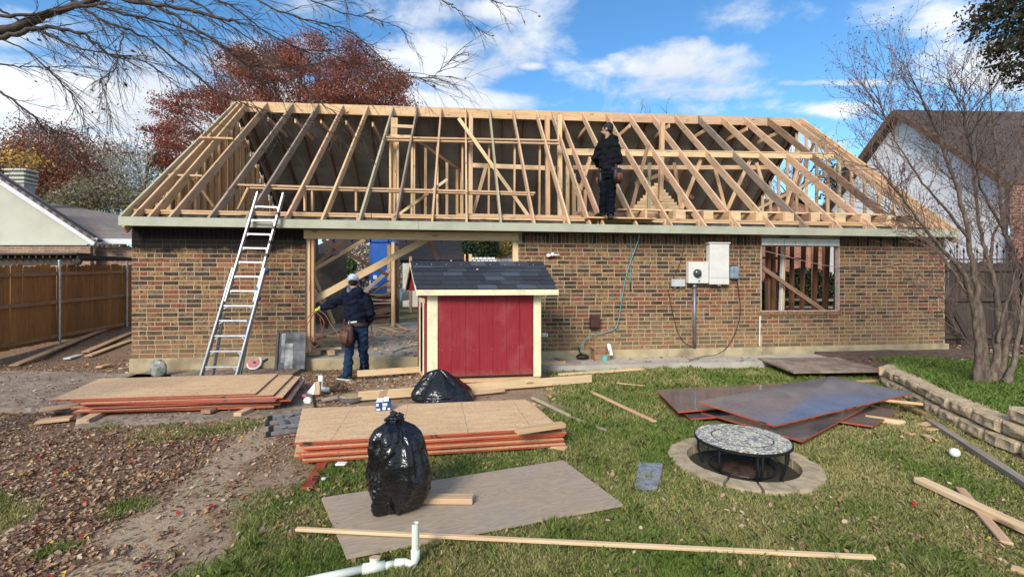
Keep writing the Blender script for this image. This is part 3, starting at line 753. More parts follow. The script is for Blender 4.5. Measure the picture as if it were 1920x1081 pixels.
mb = MB(); mb.prism([p, q, Vector((q.x, q.y, 2.75)), Vector((p.x, p.y, 2.75))], (0, .02, 0)); ob('interior_panel', mb, darkp, house)
def dg(x0, y0, Y0, x1, y1, Y1, wd_, mt, nm='diagonal_brace'):
    a_, b_ = D(x0, y0, Y0), D(x1, y1, Y1); beam(nm, a_, b_, .038, wd_, M[mt], house)
dg(578, 568, 8.6, 800, 448, 9.2, .13, 'pine_b'); dg(588, 506, 9.0, 684, 449, 9.4, .07, 'pine_b'); dg(573, 482, 8.5, 626, 607, 9.3, .09, 'treated'); dg(578, 528, 8.6, 608, 574, 8.9, .08, 'pine_b')
dg(574, 568, 8.5, 614, 612, 9.3, .09, 'darkrafter'); dg(604, 449, 11, 728, 516, 11.5, .09, 'darkrafter'); dg(590, 500, 11, 648, 448, 11.5, .08, 'darkrafter'); dg(803, 448, 9.3, 822, 487, 9.3, .08, 'brown2')
# rear (street side) wall with openings left open
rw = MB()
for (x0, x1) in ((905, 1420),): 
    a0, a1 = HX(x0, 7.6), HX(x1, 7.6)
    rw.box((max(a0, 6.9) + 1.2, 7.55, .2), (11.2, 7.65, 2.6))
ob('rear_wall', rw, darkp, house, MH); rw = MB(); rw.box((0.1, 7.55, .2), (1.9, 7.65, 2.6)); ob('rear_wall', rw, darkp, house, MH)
# attic floor remains on the left so the rooms below stay dark
# old brown studs behind the window
for x in (1441, 1449, 1463, 1485, 1507, 1530, 1552, 1571):
    pl('wall_stud', x, 462, x - (2 if x < 1500 else 4), 584, .9 if x not in (1441, 1571) else .5, .06 if x not in (1485,) else .05, 'brown', .09)
pl('wall_stud', 1467, 462, 1463, 584, .5, .02, 'white'); pl('wall_stud', 1471.5, 462, 1468, 584, .5, .03, 'pine', .04)
pl('window_brace', 1427, 500, 1548, 585, .35, .09, 'brown2', .04); pl('wall_girt', 1430, 483, 1510, 486, 1.0, .05, 'brown', .04)
for k in range(16): lum('side_stud', H(WL - .1, 1.15 + k * .41, .2), H(WL - .1, 1.15 + k * .41, 2.85), .09, .04, 'brown' if k % 3 else 'brown2', HV)
wf = MB()
for (a0, a1, z0, z1) in ((WN[0], WN[0] + .02, WN[2], WN[3]), (WN[1] - .02, WN[1], WN[2], WN[3]), (WN[0] + .02, WN[1] - .02, WN[2] + .001, WN[2] + .018)): wf.box((a0 + .001, -.02, z0), (a1 - .001, .08, z1))
ob('window_casing', wf, simple('casing_paint', (.5, .4, .35), .7), house, MH)
mb = MB(); mb.tube([HPt(878 + 547, 592, -.02), HPt(1424, 648, -.02)], .012, 6); ob('caulk_joint', mb, M['white'], house)
# roof sheathing is missing at the right end: open sky between studs

# ---- services fixed on the wall
def onwall(x, y, v=-.02): return HPt(x, y, v)
def wbox(par_, name, x0, y0, x1, y1, dep, mat, v=-.014, c=.008):
    a0, z1 = HP(x0, y0, v); a1, z0 = HP(x1, y1, v); mb = MB(); mb.box((a0, v - dep, z0), (a1, v, z1), 0, c); return ob(name, mb, mat, par_, MH)
wm = simple('white_enamel', (.68, .66, .62), .4, 0, .05, 3, .05)
eb = thing('breaker_box', 'tall narrow white electrical box on the brick wall', 'electrical box', HPt(1341, 533, -.1))
wbox(eb, 'box_body', 1324, 457, 1360, 533, .14, wm); wbox(eb, 'hood', 1321.5, 455, 1362, 458, .16, wm); wbox(eb, 'latch', 1339, 533, 1344, 536, .15, M['steel'])
mbx = thing('meter_box', 'square white meter box with round dark glass meter on brick wall', 'meter', HPt(1304, 531, -.1))
wbox(mbx, 'box_body', 1286, 491, 1323, 531, .12, wm)
c = onwall(1307, 512, -.14); mb = MB(); mb.tube([c, c - HV * .02], .083, 24); mb.smooth = False
ob('meter_ring', mb, wm, mbx)
gl = simple('meter_glass', (.05, .06, .06), .12, 0, .1, 10, 0, .6); mb = MB(); mb.ball(c - HV * .015, (.086, .06, .086), 0, 20, 12); ob('meter_glass', mb.mesh('g', True), gl, mbx)
jb = thing('junction_box', 'small flat grey junction box left of the meter', 'electrical box', HPt(1270, 537, -.08)); wbox(jb, 'box_body', 1257, 523, 1282, 537, .07, simple('grey_enamel', (.48, .52, .52), .45)); wbox(jb, 'fitting', 1262, 537, 1267, 540, .04, M['steel']); wbox(jb, 'fitting', 1273, 537, 1278, 540, .04, M['steel'])
tb = thing('telephone_box', 'small blue grey rounded utility box with dangling wires on the wall', 'utility box', HPt(1374, 523, -.06)); wbox(tb, 'box_body', 1366, 499, 1382, 523, .09, simple('blue_grey_plastic', (.24, .30, .38), .5), c=.03); wbox(tb, 'back_plate', 1363, 497, 1381, 521, .03, M['black'], c=.01)
mb = MB(); mb.tube([HPt(1302, 531, -.06), HPt(1302, 651, -.06)], .035, 12); mb.tube([HPt(1302, 533, -.06), HPt(1302, 540, -.06)], .045, 12)
tag(ob('conduit', mb.mesh('conduit', True), simple('conduit_metal', (.22, .25, .28), .45, .6)), 'thick grey conduit running from the meter box down to the foundation', 'pipe')
def cable(name, pts, r, mat, label, cat='cable', n=6):
    P = [Vector(p) for p in pts]; out = []
    for i in range(len(P) - 1):
        p0 = P[max(i - 1, 0)]; p1 = P[i]; p2 = P[i + 1]; p3 = P[min(i + 2, len(P) - 1)]
        for k in range(7):
            t_ = k / 7; out.append(.5 * ((2 * p1) + (p2 - p0) * t_ + (2 * p0 - 5 * p1 + 4 * p2 - p3) * t_ ** 2 + (3 * p1 - p0 - 3 * p2 + p3) * t_ ** 3))
    out.append(P[-1]); mb = MB(); mb.tube(out, r, n); return tag(ob(name, mb.mesh(name, True), mat), label, cat)
W_ = lambda x, y, v=-.03: HPt(x, y, v)
cable('cable', [W_(1285, 450), W_(1281, 468), W_(1274, 495), W_(1262, 522)], .0055, M['black'], 'black cable hanging down to the small grey junction box')
cable('cable', [W_(1257, 530), W_(1254, 550), W_(1262, 590), W_(1270, 620), W_(1282, 640), W_(1298, 650)], .0055, M['black'], 'black cable sagging from the junction box to the conduit foot')
cable('cable', [W_(1388, 448), W_(1389, 470), W_(1388, 498)], .0055, M['black'], 'black cable dropping from the eave to the blue grey utility box')
cable('cable', [W_(1381, 520), W_(1385, 548), W_(1388, 585), W_(1380, 620), W_(1365, 648), W_(1345, 664, -.35), W_(1318, 668, -.4), W_(1292, 676, -.7)], .008, M['black'], 'long black cable from the utility box curling onto the walkway')
cable('wire', [W_(1426, 468), W_(1480, 482), W_(1540, 496), W_(1590, 502), W_(1640, 502), W_(1700, 490)], .006, M['greywood'], 'thin pale wire strung across the window opening')
cy = simple('cyan_hose', (.12, .38, .45), .45); 
cable('air_hose', [D(1196, 424, 8.9), W_(1199, 440, -.1), W_(1190, 470, -.05), W_(1176, 510), W_(1166, 560), W_(1160, 600), W_(1150, 618), W_(1110, 628, -.1), W_(1094, 640, -.15), W_(1088, 660, -.3), G(1080, 668, .08), G(1050, 672, .06), G(1075, 680, .05), G(1062, 690, .04)], .009, cy, 'thin light blue hose hanging from the eave down the brick wall')
cable('air_hose', [G(1050, 673, .06), G(1070, 667, .08), G(1092, 672, .07), G(1085, 681, .05), G(1060, 678, .05), G(1048, 670, .05), G(1090, 664, .07), G(1100, 676, .04), G(1070, 688, .04), G(1052, 695, .03)], .009, cy, 'tangle of light blue hose on the walkway beside the shed')
cable('cord', [W_(1183, 442), W_(1183, 480), W_(1182, 530)], .005, cy, 'thin blue cord hanging straight beside the hose'); 
mb = MB(); mb.tube([W_(1182, 530), W_(1182, 545)], .014, 8); tag(ob('cord_plug', mb, M['black']), 'small black plug on the end of the hanging blue cord', 'plug')
hb = thing('hose_bib', 'white metal spigot high on the brick wall near the shed roof', 'spigot', HPt(1035, 478, -.05))
mb = MB(); mb.ball(W_(1036, 477, -.06), .04); mb.tube([W_(1025, 478, -.06), W_(1049, 478, -.07)], .02, 10); ob('valve', mb.mesh('v', True), M['white'], hb); mb = MB(); mb.tube([W_(1028, 478, -.08), W_(1028, 478, -.1)], .035, 12); ob('handwheel', mb, M['white'], hb)
vt = thing('dryer_vent', 'brown hooded exhaust vent low on the brick wall', 'vent', HPt(1113, 617, -.05)); rs = simple('brown_vent_paint', (.07, .025, .02), .5)
wbox(vt, 'hood', 1105, 592, 1122, 613, .11, rs); wbox(vt, 'hood_lip', 1106.5, 613, 1121, 617, .06, rs)
wo = thing('wall_outlet', 'small white metal outlet box low on the brick beside the shed', 'outlet', HPt(1021, 631, -.05)); wbox(wo, 'cover', 1015, 624, 1027, 631, .03, M['white']); wbox(wo, 'flap', 1016, 625, 1020.5, 630, .036, wm); wbox(wo, 'flap', 1021.5, 625, 1026, 630, .036, wm)
# screws and seams on the boxes
for (pr_, pts) in ((eb, ((1329, 462), (1356, 462), (1329, 529), (1356, 529))), (mbx, ((1290, 495), (1320, 495), (1290, 527), (1320, 527)))):
    for (x, y) in pts: c_ = HPt(x, y, -.165 if pr_ is eb else -.135); mb = MB(); mb.tube([c_, c_ - HV * .005 + HV * .02], .006, 8); ob('screw', mb, M['steel'], pr_)
wbox(eb, 'door_seam', 1325.5, 520, 1358.5, 520.7, .1425, M['steel'], c=0); wbox(mbx, 'seal_tag', 1303, 525, 1307, 529, .124, M['steel'], c=.001)
# ---------------------------------------------------------------- slabs on the ground
def slab(name, pts, z, th, mat, kind=None, label=None, cat=None, c=None):
    SLABS.append(([(p[0], p[1]) for p in pts], z)); P = [Vector((p[0], p[1], z)) for p in pts]; mb = MB(); mb.prism(P, (0, 0, -th)); o = ob(name, mb, mat)
    return tag(o, label, cat, kind=kind)
m, t = newmat('dirty_concrete'); pos = t.add('ShaderNodeNewGeometry').outputs['Position']
n1 = t.noise(pos, 1.8, 6, .6); n2 = t.noise(pos, 12, 6, .7)
col = t.mix(t.smooth(n1, .35, .65), (.35, .29, .225), (.23, .175, .13)); col = t.mix(t.smooth(n2, .40, .62), col, (.19, .135, .095))
t.set(t.b, 'Base Color', col); t.b.inputs['Roughness'].default_value = .9; bump(t, n2, .3, .005); M['dconc'] = m
m, t = newmat('walk_concrete'); pos = t.add('ShaderNodeNewGeometry').outputs['Position']
n1 = t.noise(pos, 2.2, 6, .6); n2 = t.noise(pos, 14, 6, .7)
col = t.mix(t.smooth(n1, .35, .65), (.47, .43, .37), (.38, .34, .28)); col = t.mix(t.math('MULTIPLY', t.smooth(n2, .55, .7), .5), col, (.25, .19, .15))
t.set(t.b, 'Base Color', col); t.b.inputs['Roughness'].default_value = .9; bump(t, n2, .3, .005); M['wconc'] = m
slab('patio_slab', [G(-420, 757, .05), G(150, 766, .05), G(330, 735, .05), G(320, 702, .05), (-8.4, 8.0), (-11, 8.0), (-12, 6.9)], .05, .12, M['dconc'], 'structure')
slab('paving_slab', [G(140, 800, .025), G(412, 783, .025), G(412, 735, .025), G(300, 706, .025), (-5.9, 6.2)], .025, .1, M['dconc'], 'structure')
slab('paving_slab', [G(414, 783, .028), G(590, 771, .028), G(585, 740, .028), G(560, 705, .028), G(360, 703, .028)], .028, .1, M['dconc'], 'structure')
slab('walkway', [H(7.15, -.6, 0), H(7.5, -.78, 0), H(16.6, -.72, 0), H(16.6, -.06, 0), H(7.0, -.06, 0), H(7.0, -.4, 0)], .105, .15, M['wconc'], 'structure')
slab('walkway', [H(.3, -.7, 0), H(2.9, -.75, 0), H(2.9, -.05, 0), H(.3, -.05, 0)], .05, .15, M['dconc'], 'structure')
slab('stepping_slab', [G(1725, 676, .09), G(1790, 672, .09), G(1830, 682, .09), G(1822, 692, .09), G(1730, 690, .09)], .095, .1, M['wconc'], 'structure')
m, t = newmat('muddy_board'); pos = t.add('ShaderNodeNewGeometry').outputs['Position']
n1 = t.noise(pos, 2.6, 8, .7); n2 = t.noise(pos, 9, 6, .7)
col = t.mix(t.smooth(n1, .4, .6), (.33, .25, .19), (.20, .135, .10)); col = t.mix(t.smooth(n2, .52, .7), col, (.11, .075, .06))
t.set(t.b, 'Base Color', col); t.b.inputs['Roughness'].default_value = .9; bump(t, n2, .6, .01); M['mud'] = m
slab('muddy_board', [G(1421, 671, .13), G(1740, 668, .13), G(1722, 694, .13), G(1488, 697, .13)], .135, .03, M['mud'], None, 'large flat board caked in brown mud lying against the walkway', 'board')
slab('stepping_slab', [G(1735, 700, .2), G(1772, 697, .2), G(1800, 701, .2), G(1760, 705, .2)], .2, .08, M['wconc'], 'structure')

# ---------------------------------------------------------------- lumber lying about
def quadsheet(name, P, th, mat, label, cat, group=None, edge=None):
    """sheet from four top corners with thickness th; local frame on the sheet so the grain follows it"""
    P = [Vector(p) for p in P]; Mx = frame(P[0], P[1] - P[0], (P[1] - P[0]).cross(P[3] - P[0])); inv = Mx.inverted()
    Q = [inv @ p for p in P]; mb = MB(); b = [q - Vector((0, 0, th)) for q in Q]; c = .002
    mb.face(Q, 0); mb.face(b[::-1], 0)
    for i in range(4):
        j = (i + 1) % 4; mb.face([Q[j], Q[i], b[i], b[j]], 1)
    me = mb.mesh(name); me.materials.append(mat); me.materials.append(edge or mat)
    o = ob(name, me, None, None, Mx); return tag(o, label, cat, group)
m, t = newmat('osb_face'); tc = t.add('ShaderNodeTexCoord').outputs['Object']; oi = t.add('ShaderNodeObjectInfo').outputs['Random']
off = t.add('ShaderNodeCombineXYZ', i_0=t.math('MULTIPLY', oi, 13.0), i_1=oi, i_2=oi).outputs[0]
vo = t.add('ShaderNodeTexVoronoi', i_Vector=t.mapping(tc, (14, 55, 20), off)); sv = t.add('ShaderNodeSeparateColor', i_0=vo.outputs['Color'])
n = t.noise(t.mapping(tc, (2, 9, 9), off), 2, 6, .65, .4); n2 = t.noise(tc, 1.2, 4)
col = t.mix(t.smooth(n, .3, .7), (.78, .53, .30), (.60, .36, .175)); col = t.mix(t.math('MULTIPLY', sv.outputs[0], .45), col, (.74, .56, .36))
col = t.mix(t.math('MULTIPLY', t.smooth(sv.outputs[1], .74, .95), .7), col, (.28, .15, .07)); col = t.mix(t.math('MULTIPLY', t.smooth(n2, .4, .7), .25), col, (.40, .22, .11))
sp = t.add('ShaderNodeSeparateXYZ', i_0=tc)            # printed nailing lines
lx = t.math('ABSOLUTE', t.math('SUBTRACT', t.math('FRACT', t.math('DIVIDE', sp.outputs[0], .61)), .5)); ln = t.smooth(lx, .0065, .004)
br = t.smooth(t.noise(t.mapping(tc, (3, 40, 3), off), 1.0, 3), .42, .5); 
ly = t.math('ABSOLUTE', t.math('SUBTRACT', t.math('FRACT', t.math('DIVIDE', sp.outputs[1], .2)), .5)); ln2 = t.math('MULTIPLY', t.smooth(ly, .012, .006), t.smooth(t.noise(t.mapping(tc, (9, 1, 1), off), 1.0, 3), .45, .55))
col = t.mix(t.math('MULTIPLY', t.math('MULTIPLY', ln, br), .75), col, (.06, .045, .035)); col = t.mix(t.math('MULTIPLY', ln2, .6), col, (.12, .07, .04))
v3 = t.add('ShaderNodeTexVoronoi', i_Vector=t.mapping(tc, (34, 110, 20), off)); s3 = t.add('ShaderNodeSeparateColor', i_0=v3.outputs['Color']); col = t.mix(t.math('MULTIPLY', t.smooth(s3.outputs[0], .6, 1.0), .45), col, (.36, .19, .09)); ft_ = t.noise(t.mapping(tc, (1, 1, 1), off), 3.2, 8, .75); col = t.mix(t.math('MULTIPLY', t.smooth(ft_, .56, .72), .25), col, (.27, .18, .11)); t.set(t.b, 'Base Color', col); t.b.inputs['Roughness'].default_value = .8; bump(t, sv.outputs[2], .25, .003); M['osb'] = m
m, t = newmat('red_edge_paint'); pos = t.add('ShaderNodeNewGeometry').outputs['Position']; n = t.noise(t.mapping(pos, (3, 3, 60)), 2, 6, .7); oi = t.add('ShaderNodeObjectInfo').outputs['Random']
col = t.mix(t.smooth(n, .35, .7), (.42, .085, .035), (.24, .04, .02)); col = t.mix(t.smooth(t.noise(pos, 3.5, 6, .75), .60, .66), col, (.02, .015, .012))
hv = t.add('ShaderNodeHueSaturation', i_Color=col); t.set(hv, 'Value', t.math('MULTIPLY_ADD', oi, .9, .6)); t.set(t.b, 'Base Color', hv.outputs[0]); t.b.inputs['Roughness'].default_value = .6; M['rededge'] = m
m, t = newmat('coated_face'); tc = t.add('ShaderNodeTexCoord').outputs['Object']; n = t.noise(tc, 3, 6, .6); n2 = t.noise(tc, 22, 5, .7)
col = t.mix(t.smooth(n, .3, .7), (.15, .13, .14), (.09, .08, .09)); col = t.mix(t.smooth(n2, .68, .76), col, (.3, .27, .26))
mk = t.smooth(t.noise(t.mapping(tc, (4, 26, 4), (.4, .2, 0)), 1.0, 2), .70, .73); col = t.mix(mk, col, (.02, .018, .018))
t.set(t.b, 'Base Color', col); t.set(t.b, 'Roughness', t.math('MULTIPLY_ADD', n2, .12, .10)); t.b.inputs['Specular IOR Level'].default_value = .9; t.b.inputs['Coat Weight'].default_value = .6; t.b.inputs['Coat Roughness'].default_value = .08
bump(t, n, .05, .01); M['coated'] = m
ORD = ['topmost', 'second from the top', 'third from the top', 'fourth from the top', 'fifth from the top', 'sixth from the top', 'seventh from the top', 'lowest']
def stack(P, n, z0, z1, labeltail, group, offs, dark=()):
    """P: top corners FL, FR, BR, BL at z1"""
    step = (z1 - z0) / n
    for k in range(n):
        z = z1 - k * step; dx, dy, ra = offs[k]; c = sum((Vector(p) for p in P), Vector()) / 4; R = Matrix.Rotation(ra, 3, 'Z')
        Q = []
        for i, p in enumerate(P):
            q = R @ (Vector(p) - c) + c + Vector((dx, dy, 0)); q.z = z + random.uniform(-.003, .003) * (k > 0); Q.append(q)
        lab = '%s %s' % (ORD[k] if k < n - 1 else ORD[-1], labeltail)
        quadsheet('osb_sheet', Q, .0185, M['coated'] if k in dark else M['osb'], lab, 'plywood sheet', group, M['rededge'])
    CLEAR.append([(p[0], p[1]) for p in P])
z1 = .23
P = [G(96, 749, z1), G(479, 737, z1), G(521, 700, z1), G(187, 709, z1)]
stack(P, 8, .06, z1, 'sheet in the red-edged stack near the ladder', 'sheets in the left stack', [(0, 0, 0), (.22, .02, -.01), (.34, .0, .0), (.32, -.01, -.06), (.42, 0, .02), (.2, .03, 0), (.3, -.02, .015), (.25, 0, -.02)], dark=(3, 4))
z1 = .2
P = [G(552, 829, z1), G(1046, 801, z1), G(985, 748, z1), G(567, 765, z1)]
stack(P, 8, .025, z1, 'sheet in the red-edged stack behind the tall bag', 'sheets in the middle stack', [(0, 0, 0), (.04, .01, 0), (.08, -.01, .008), (.07, .02, -.01), (.0, .02, .01), (.06, -.01, 0), (-.02, .03, .012), (.08, -.02, -.01)])
# blocks below the stacks
def lump(name, p, q, wd, ht, mat, label, cat='scrap wood', up=(0, 0, 1), group=None):
    return tag(beam(name, p, q, wd, ht, M[mat] if isinstance(mat, str) else mat, None, up, .004), label, cat, group)
lump('wood_block', G(385, 772, .06), G(425, 757, .06), .12, .04, 'brown2', 'short brown block under the near edge of the left sheet stack')
lump('wood_block', G(445, 777, .045), G(470, 766, .045), .1, .045, 'fir', 'small reddish block poking out under the right end of the left stack')
lump('wood_block', G(155, 790, .045), G(200, 768, .045), .12, .05, 'fir', 'short timber block below the left corner of the left stack')
lump('scrap_board', G(70, 790, .03), G(135, 783, .03), .16, .03, 'pine', 'flat pale offcut on the leaves in front of the left stack')
lump('scrap_board', G(75, 768, .08), G(150, 758, .08), .22, .018, 'osb' if 0 else 'pine', 'pale plywood offcut sticking out left of the left stack')
lump('wood_offcut', G(968, 808, .235), G(1057, 795, .235), .09, .042, 'pine', 'pine offcut lying on the right front corner of the middle stack')
lump('wood_block', G(1030, 836, .02), G(1062, 842, .02), .09, .035, 'fir', 'short fir block under the right end of the middle stack')
lump('red_board', G(605, 868, .012), G(575, 915, .012), .09, .02, M['rededge'], 'narrow red painted strip on the leaves below the middle stack', 'strip')
# weathered ply sheet with the bag on it
m, t = newmat('weathered_ply'); tc = t.add('ShaderNodeTexCoord').outputs['Object']
wv = t.noise(t.mapping(tc, (.8, 6.5, 1)), 1.6, 3, .5, 1.4); g = t.math('FRACT', t.math('MULTIPLY', wv, 13.0)); g = t.smooth(t.math('ABSOLUTE', t.math('SUBTRACT', g, .5)), .05, .45)
fine = t.noise(t.mapping(tc, (4, 90, 1)), 1.5, 5, .7); bg = t.noise(tc, 1.6, 4)
col = t.mix(t.math('MULTIPLY_ADD', g, .45, t.math('MULTIPLY', fine, .5)), (.26, .195, .135), (.44, .35, .255)); col = t.mix(t.math('MULTIPLY', t.smooth(bg, .45, .7), .45), col, (.28, .25, .225))
cr = t.smooth(t.noise(t.mapping(tc, (1.2, 18, 1), (3, 2, 0)), 1, 2), .73, .76); col = t.mix(cr, col, (.05, .04, .03))
t.set(t.b, 'Base Color', col); t.b.inputs['Roughness'].default_value = .85; bump(t, fine, .4, .003); M['ply'] = m
Pp = [G(650, 1042, .03), G(1168, 944, .03), G(1056, 862, .03), G(603, 932, .03)]
o = quadsheet('plywood_sheet', Pp, .018, M['ply'], 'weathered grey plywood sheet flat on the grass under the tall bin bag', 'plywood sheet'); CLEAR.append([(p[0], p[1]) for p in Pp])
lump('wood_block', G(780, 934, .055), G(887, 935, .055), .085, .042, 'fir', 'short pinkish two-by-four lying on the grey plywood beside the bag')
lump('thin_batten', G(555, 991, .05), G(1640, 1044, .03), .032, .02, 'pine_b', 'long thin wooden batten lying across the plywood and the grass', 'batten')
lump('board', G(672, 742, .08) + Vector((0, 0, .0)), G(1109, 709, .08), .045, .12, 'pine_b', 'long pine board on edge in front of the red shed', 'board')
lump('board', G(670, 700, .10), G(785, 692, .10), .045, .10, 'pine_b', 'pine board on edge running left from the red shed, behind the other', 'board')
lump('board', G(1013, 684, .10), G(1060, 681, .10), .045, .10, 'pine', 'short stub of board right behind the red shed', 'board')
lump('board', G(1048, 702, .03), G(1205, 691, .03), .10, .035, 'pine_b', 'pale board lying flat on the grass right of the red shed', 'board')
lump('scrap_board', G(880, 738, .03), G(945, 731, .03), .09, .03, 'fir', 'pink offcut under the long board in front of the shed')
lump('weathered_stick', G(998, 745, .02), G(1068, 779, .02), .05, .025, 'treated', 'pale greenish stick leading from the dirt into the grass', 'stick'); lump('weathered_stick', G(1066, 780, .015), G(1136, 806, .015), .04, .02, 'greywood', 'dark weathered stick half hidden in the grass', 'stick')
lump('scrap_strip', G(1104, 732, .02), G(1228, 790, .02), .06, .02, 'pine', 'wooden strip slanting across the grass left of the dark sheets', 'strip')
lump('scrap_strip', G(1140, 716, .02), G(1210, 723, .02), .03, .015, 'pine', 'thin short strip lying on the lawn left of the dark sheets', 'strip')
lump('long_board', G(1722, 898, .04), G(1990, 1022, .04), .085, .04, 'pine_b', 'long pale bark-edged board running out of the frame at lower right', 'board')
lump('scrap_strip', G(1800, 915, .015), G(1888, 1018, .015), .06, .02, 'fir', 'pinkish strip crossing beneath the long pale board', 'strip')
lump('scrap_strip', G(1895, 1063, .015), G(1925, 1073, .015), .06, .02, 'pine', 'little offcut in the grass at the lower right corner', 'strip')
lump('landscape_timber', G(1742, 788, .03), G(1970, 935, .03), .07, .05, 'greywood', 'long grey timber edging running along the block wall', 'timber')
lump('wood_offcut', G(1622, 782, .03), G(1698, 793, .03), .085, .05, 'pine_b', 'fresh pine offcut sticking out from beneath the dark sheets')
lump('brown_strip', G(1650, 740, .09), G(1735, 775, .06), .06, .02, 'brown2', 'reddish strip leaning from the dark sheets toward the block wall', 'strip')
for (x0, y0, x1, y1, wd_, lb) in ((1722, 797, 1745, 793, .09, 'small triangular pine chip nearest the block wall'), (1730, 804, 1757, 804, .07, 'narrow pine chip just below the triangular one'), (1690, 806, 1712, 814, .07, 'rounded pine chip lying apart in the grass'), (1735, 815, 1752, 826, .07, 'pale chip closest to the white ball'), (1612, 715, 1650, 712, .12, 'pale offcut behind the dark sheets')):
    lump('wood_chip', G(x0, y0, .02), G(x1, y1, .02), wd_, .02, 'pine', lb)
for (x0, y0, x1, y1, z, mt, lb) in ((25, 684, 245, 622, .03, 'fir', 'long reddish board on the leaves beside the left fence'), (160, 662, 247, 638, .05, 'pine', 'upper of two boards lying by the corner of the house'), (165, 667, 247, 647, .04, 'fir', 'lower of two boards lying by the corner of the house')):
    p, q = G(x0, y0, z), G(x1, y1, z); p.z = gz(p.x, p.y) + z; q.z = gz(q.x, q.y) + z; lump('board', p, q, .14, .03, mt, lb, 'board')
lump('wood_chip', G(125, 672, .03), G(150, 665, .03), .12, .03, 'white', 'pale flat chip near the boards by the left fence'); lump('wood_chip', G(185, 688, .03), G(205, 683, .03), .1, .03, 'pine', 'lone yellow chip on the dirt left of the house corner')
# dark sheets on the right
dk = 'dark coated sheet with red edges'
E = M['rededge']; Cc = M['coated']
def dsheet(P, label): quadsheet('coated_sheet', P, .016, Cc, label, 'plywood sheet', 'dark sheets on the lawn', E); CLEAR.append([(p[0], p[1]) for p in P])
dsheet([Vector((2.696, 4.648, .14)), Vector((4.958, 5.61, .24)), Vector((4.13, 5.86, .36)) + Vector((.12, .17, 0)), Vector((2.126, 5.207, .24))], 'topmost glossy dark sheet with red edges on the lawn')
dsheet([Vector((1.94, 5.29, .10)), Vector((4.33, 5.8, .13)), Vector((4.36, 6.75, .12)), Vector((2.025, 6.375, .10))], 'dark sheet reaching furthest left under the topmost one')
dsheet([Vector((2.85, 4.45, .05)), Vector((4.66, 5.78, .10)), Vector((4.1, 6.6, .08)), Vector((2.25, 5.42, .06))], 'lowest dark sheet whose bluish corner points toward the fire ring')
dsheet([Vector((3.9, 4.9, .055)), Vector((4.72, 5.52, .05)), Vector((4.2, 6.4, .045)), Vector((2.6, 5.9, .04))], 'small purple corner of a dark sheet poking out at right')
dsheet([Vector((2.05, 5.2, .045)), Vector((4.2, 5.6, .06)), Vector((4.2, 6.6, .06)), Vector((2.1, 6.2, .05))], 'dark sheet flat on the grass beneath the leftmost one')
lump('wood_offcut', Vector((4.3, 5.45, .21)), G(1729, 757, .15), .04, .03, 'pine', 'thin pine batten end poking out beside the dark sheets')
lump('prop_block', Vector((3.9, 6.0, .2)), Vector((4.2, 6.02, .2)), .12, .16, 'pine', 'wood block propping up the far edge of the topmost dark sheet')
# shingle scrap
sh = simple('grey_shingle', (.24, .26, .29), .85, 0, .2, 20, .6)
Pq = [G(1190, 914, .03), G(1232, 918, .02), G(1243, 868, .035), G(1199, 866, .045)]
mb = MB(); prof = []
q0, q1, q2, q3 = Pq
edge = [q0.lerp(q1, k / 6) + Vector((0, random.uniform(-.02, .012), 0)) for k in range(7)] + [q1.lerp(q2, .5) + Vector((.006, 0, 0))] + [q2.lerp(q3, k / 6) + Vector((0, random.uniform(-.01, .01), 0)) for k in range(7)]
mb.prism(edge, (0, 0, -.006)); tag(ob('shingle_scrap', mb, sh), 'torn grey roof shingle lying alone on the grass', 'shingle')

# ---------------------------------------------------------------- fire ring and table
fr = thing('fire_ring', 'round ring of tan concrete blocks set in the lawn', 'fire ring', (2.057, 4.06, 0))
stone = simple('ring_block_stone', (.46, .36, .235), .95, 0, .16, 9, .6)
NB = 14; c0 = Vector((2.057, 4.06, 0))
for k in range(NB):
    a0 = 2 * math.pi * k / NB + .02; a1 = 2 * math.pi * (k + 1) / NB - .02; mb = MB(); zt = .018 + random.uniform(-.003, .003)
    poly = []
    for j in range(5):
        a = a0 + (a1 - a0) * j / 4; r = .607 + .02 * math.sin(math.pi * j / 4); poly.append((c0.x + r * math.cos(a), c0.y + r * math.sin(a), zt))
    for j in range(5):
        a = a1 + (a0 - a1) * j / 4; poly.append((c0.x + .46 * math.cos(a), c0.y + .46 * math.sin(a), zt))
    mb.prism(poly, (0, 0, -.12)); ob('stone_block', mb, stone, fr)
CLEAR.append([(c0.x + .615 * math.cos(a), c0.y + .615 * math.sin(a)) for a in np.linspace(0, 2 * np.pi, 24)[:-1]])
mb = MB(); mb.tube([c0 + Vector((0, 0, -.11)), c0 + Vector((0, 0, -.062))], .455, 28); ob('ash_bed', mb, simple('ash_soil', (.04, .032, .024), 1, 0, .2, 14, .8, c2=(.03, .035, .015)), fr)
ft = thing('mosaic_table', 'low round mosaic-topped iron fire table standing inside the block ring', 'table', (2.057, 4.06, 0))
m, t = newmat('mosaic'); tc = t.add('ShaderNodeTexCoord').outputs['Object']; sp = t.add('ShaderNodeSeparateXYZ', i_0=tc)
vo = t.add('ShaderNodeTexVoronoi', i_Vector=tc); vo.inputs['Scale'].default_value = 38; sv = t.add('ShaderNodeSeparateColor', i_0=vo.outputs['Color'])
v2 = t.add('ShaderNodeTexVoronoi', i_Vector=tc); v2.feature = 'DISTANCE_TO_EDGE'; v2.inputs['Scale'].default_value = 38
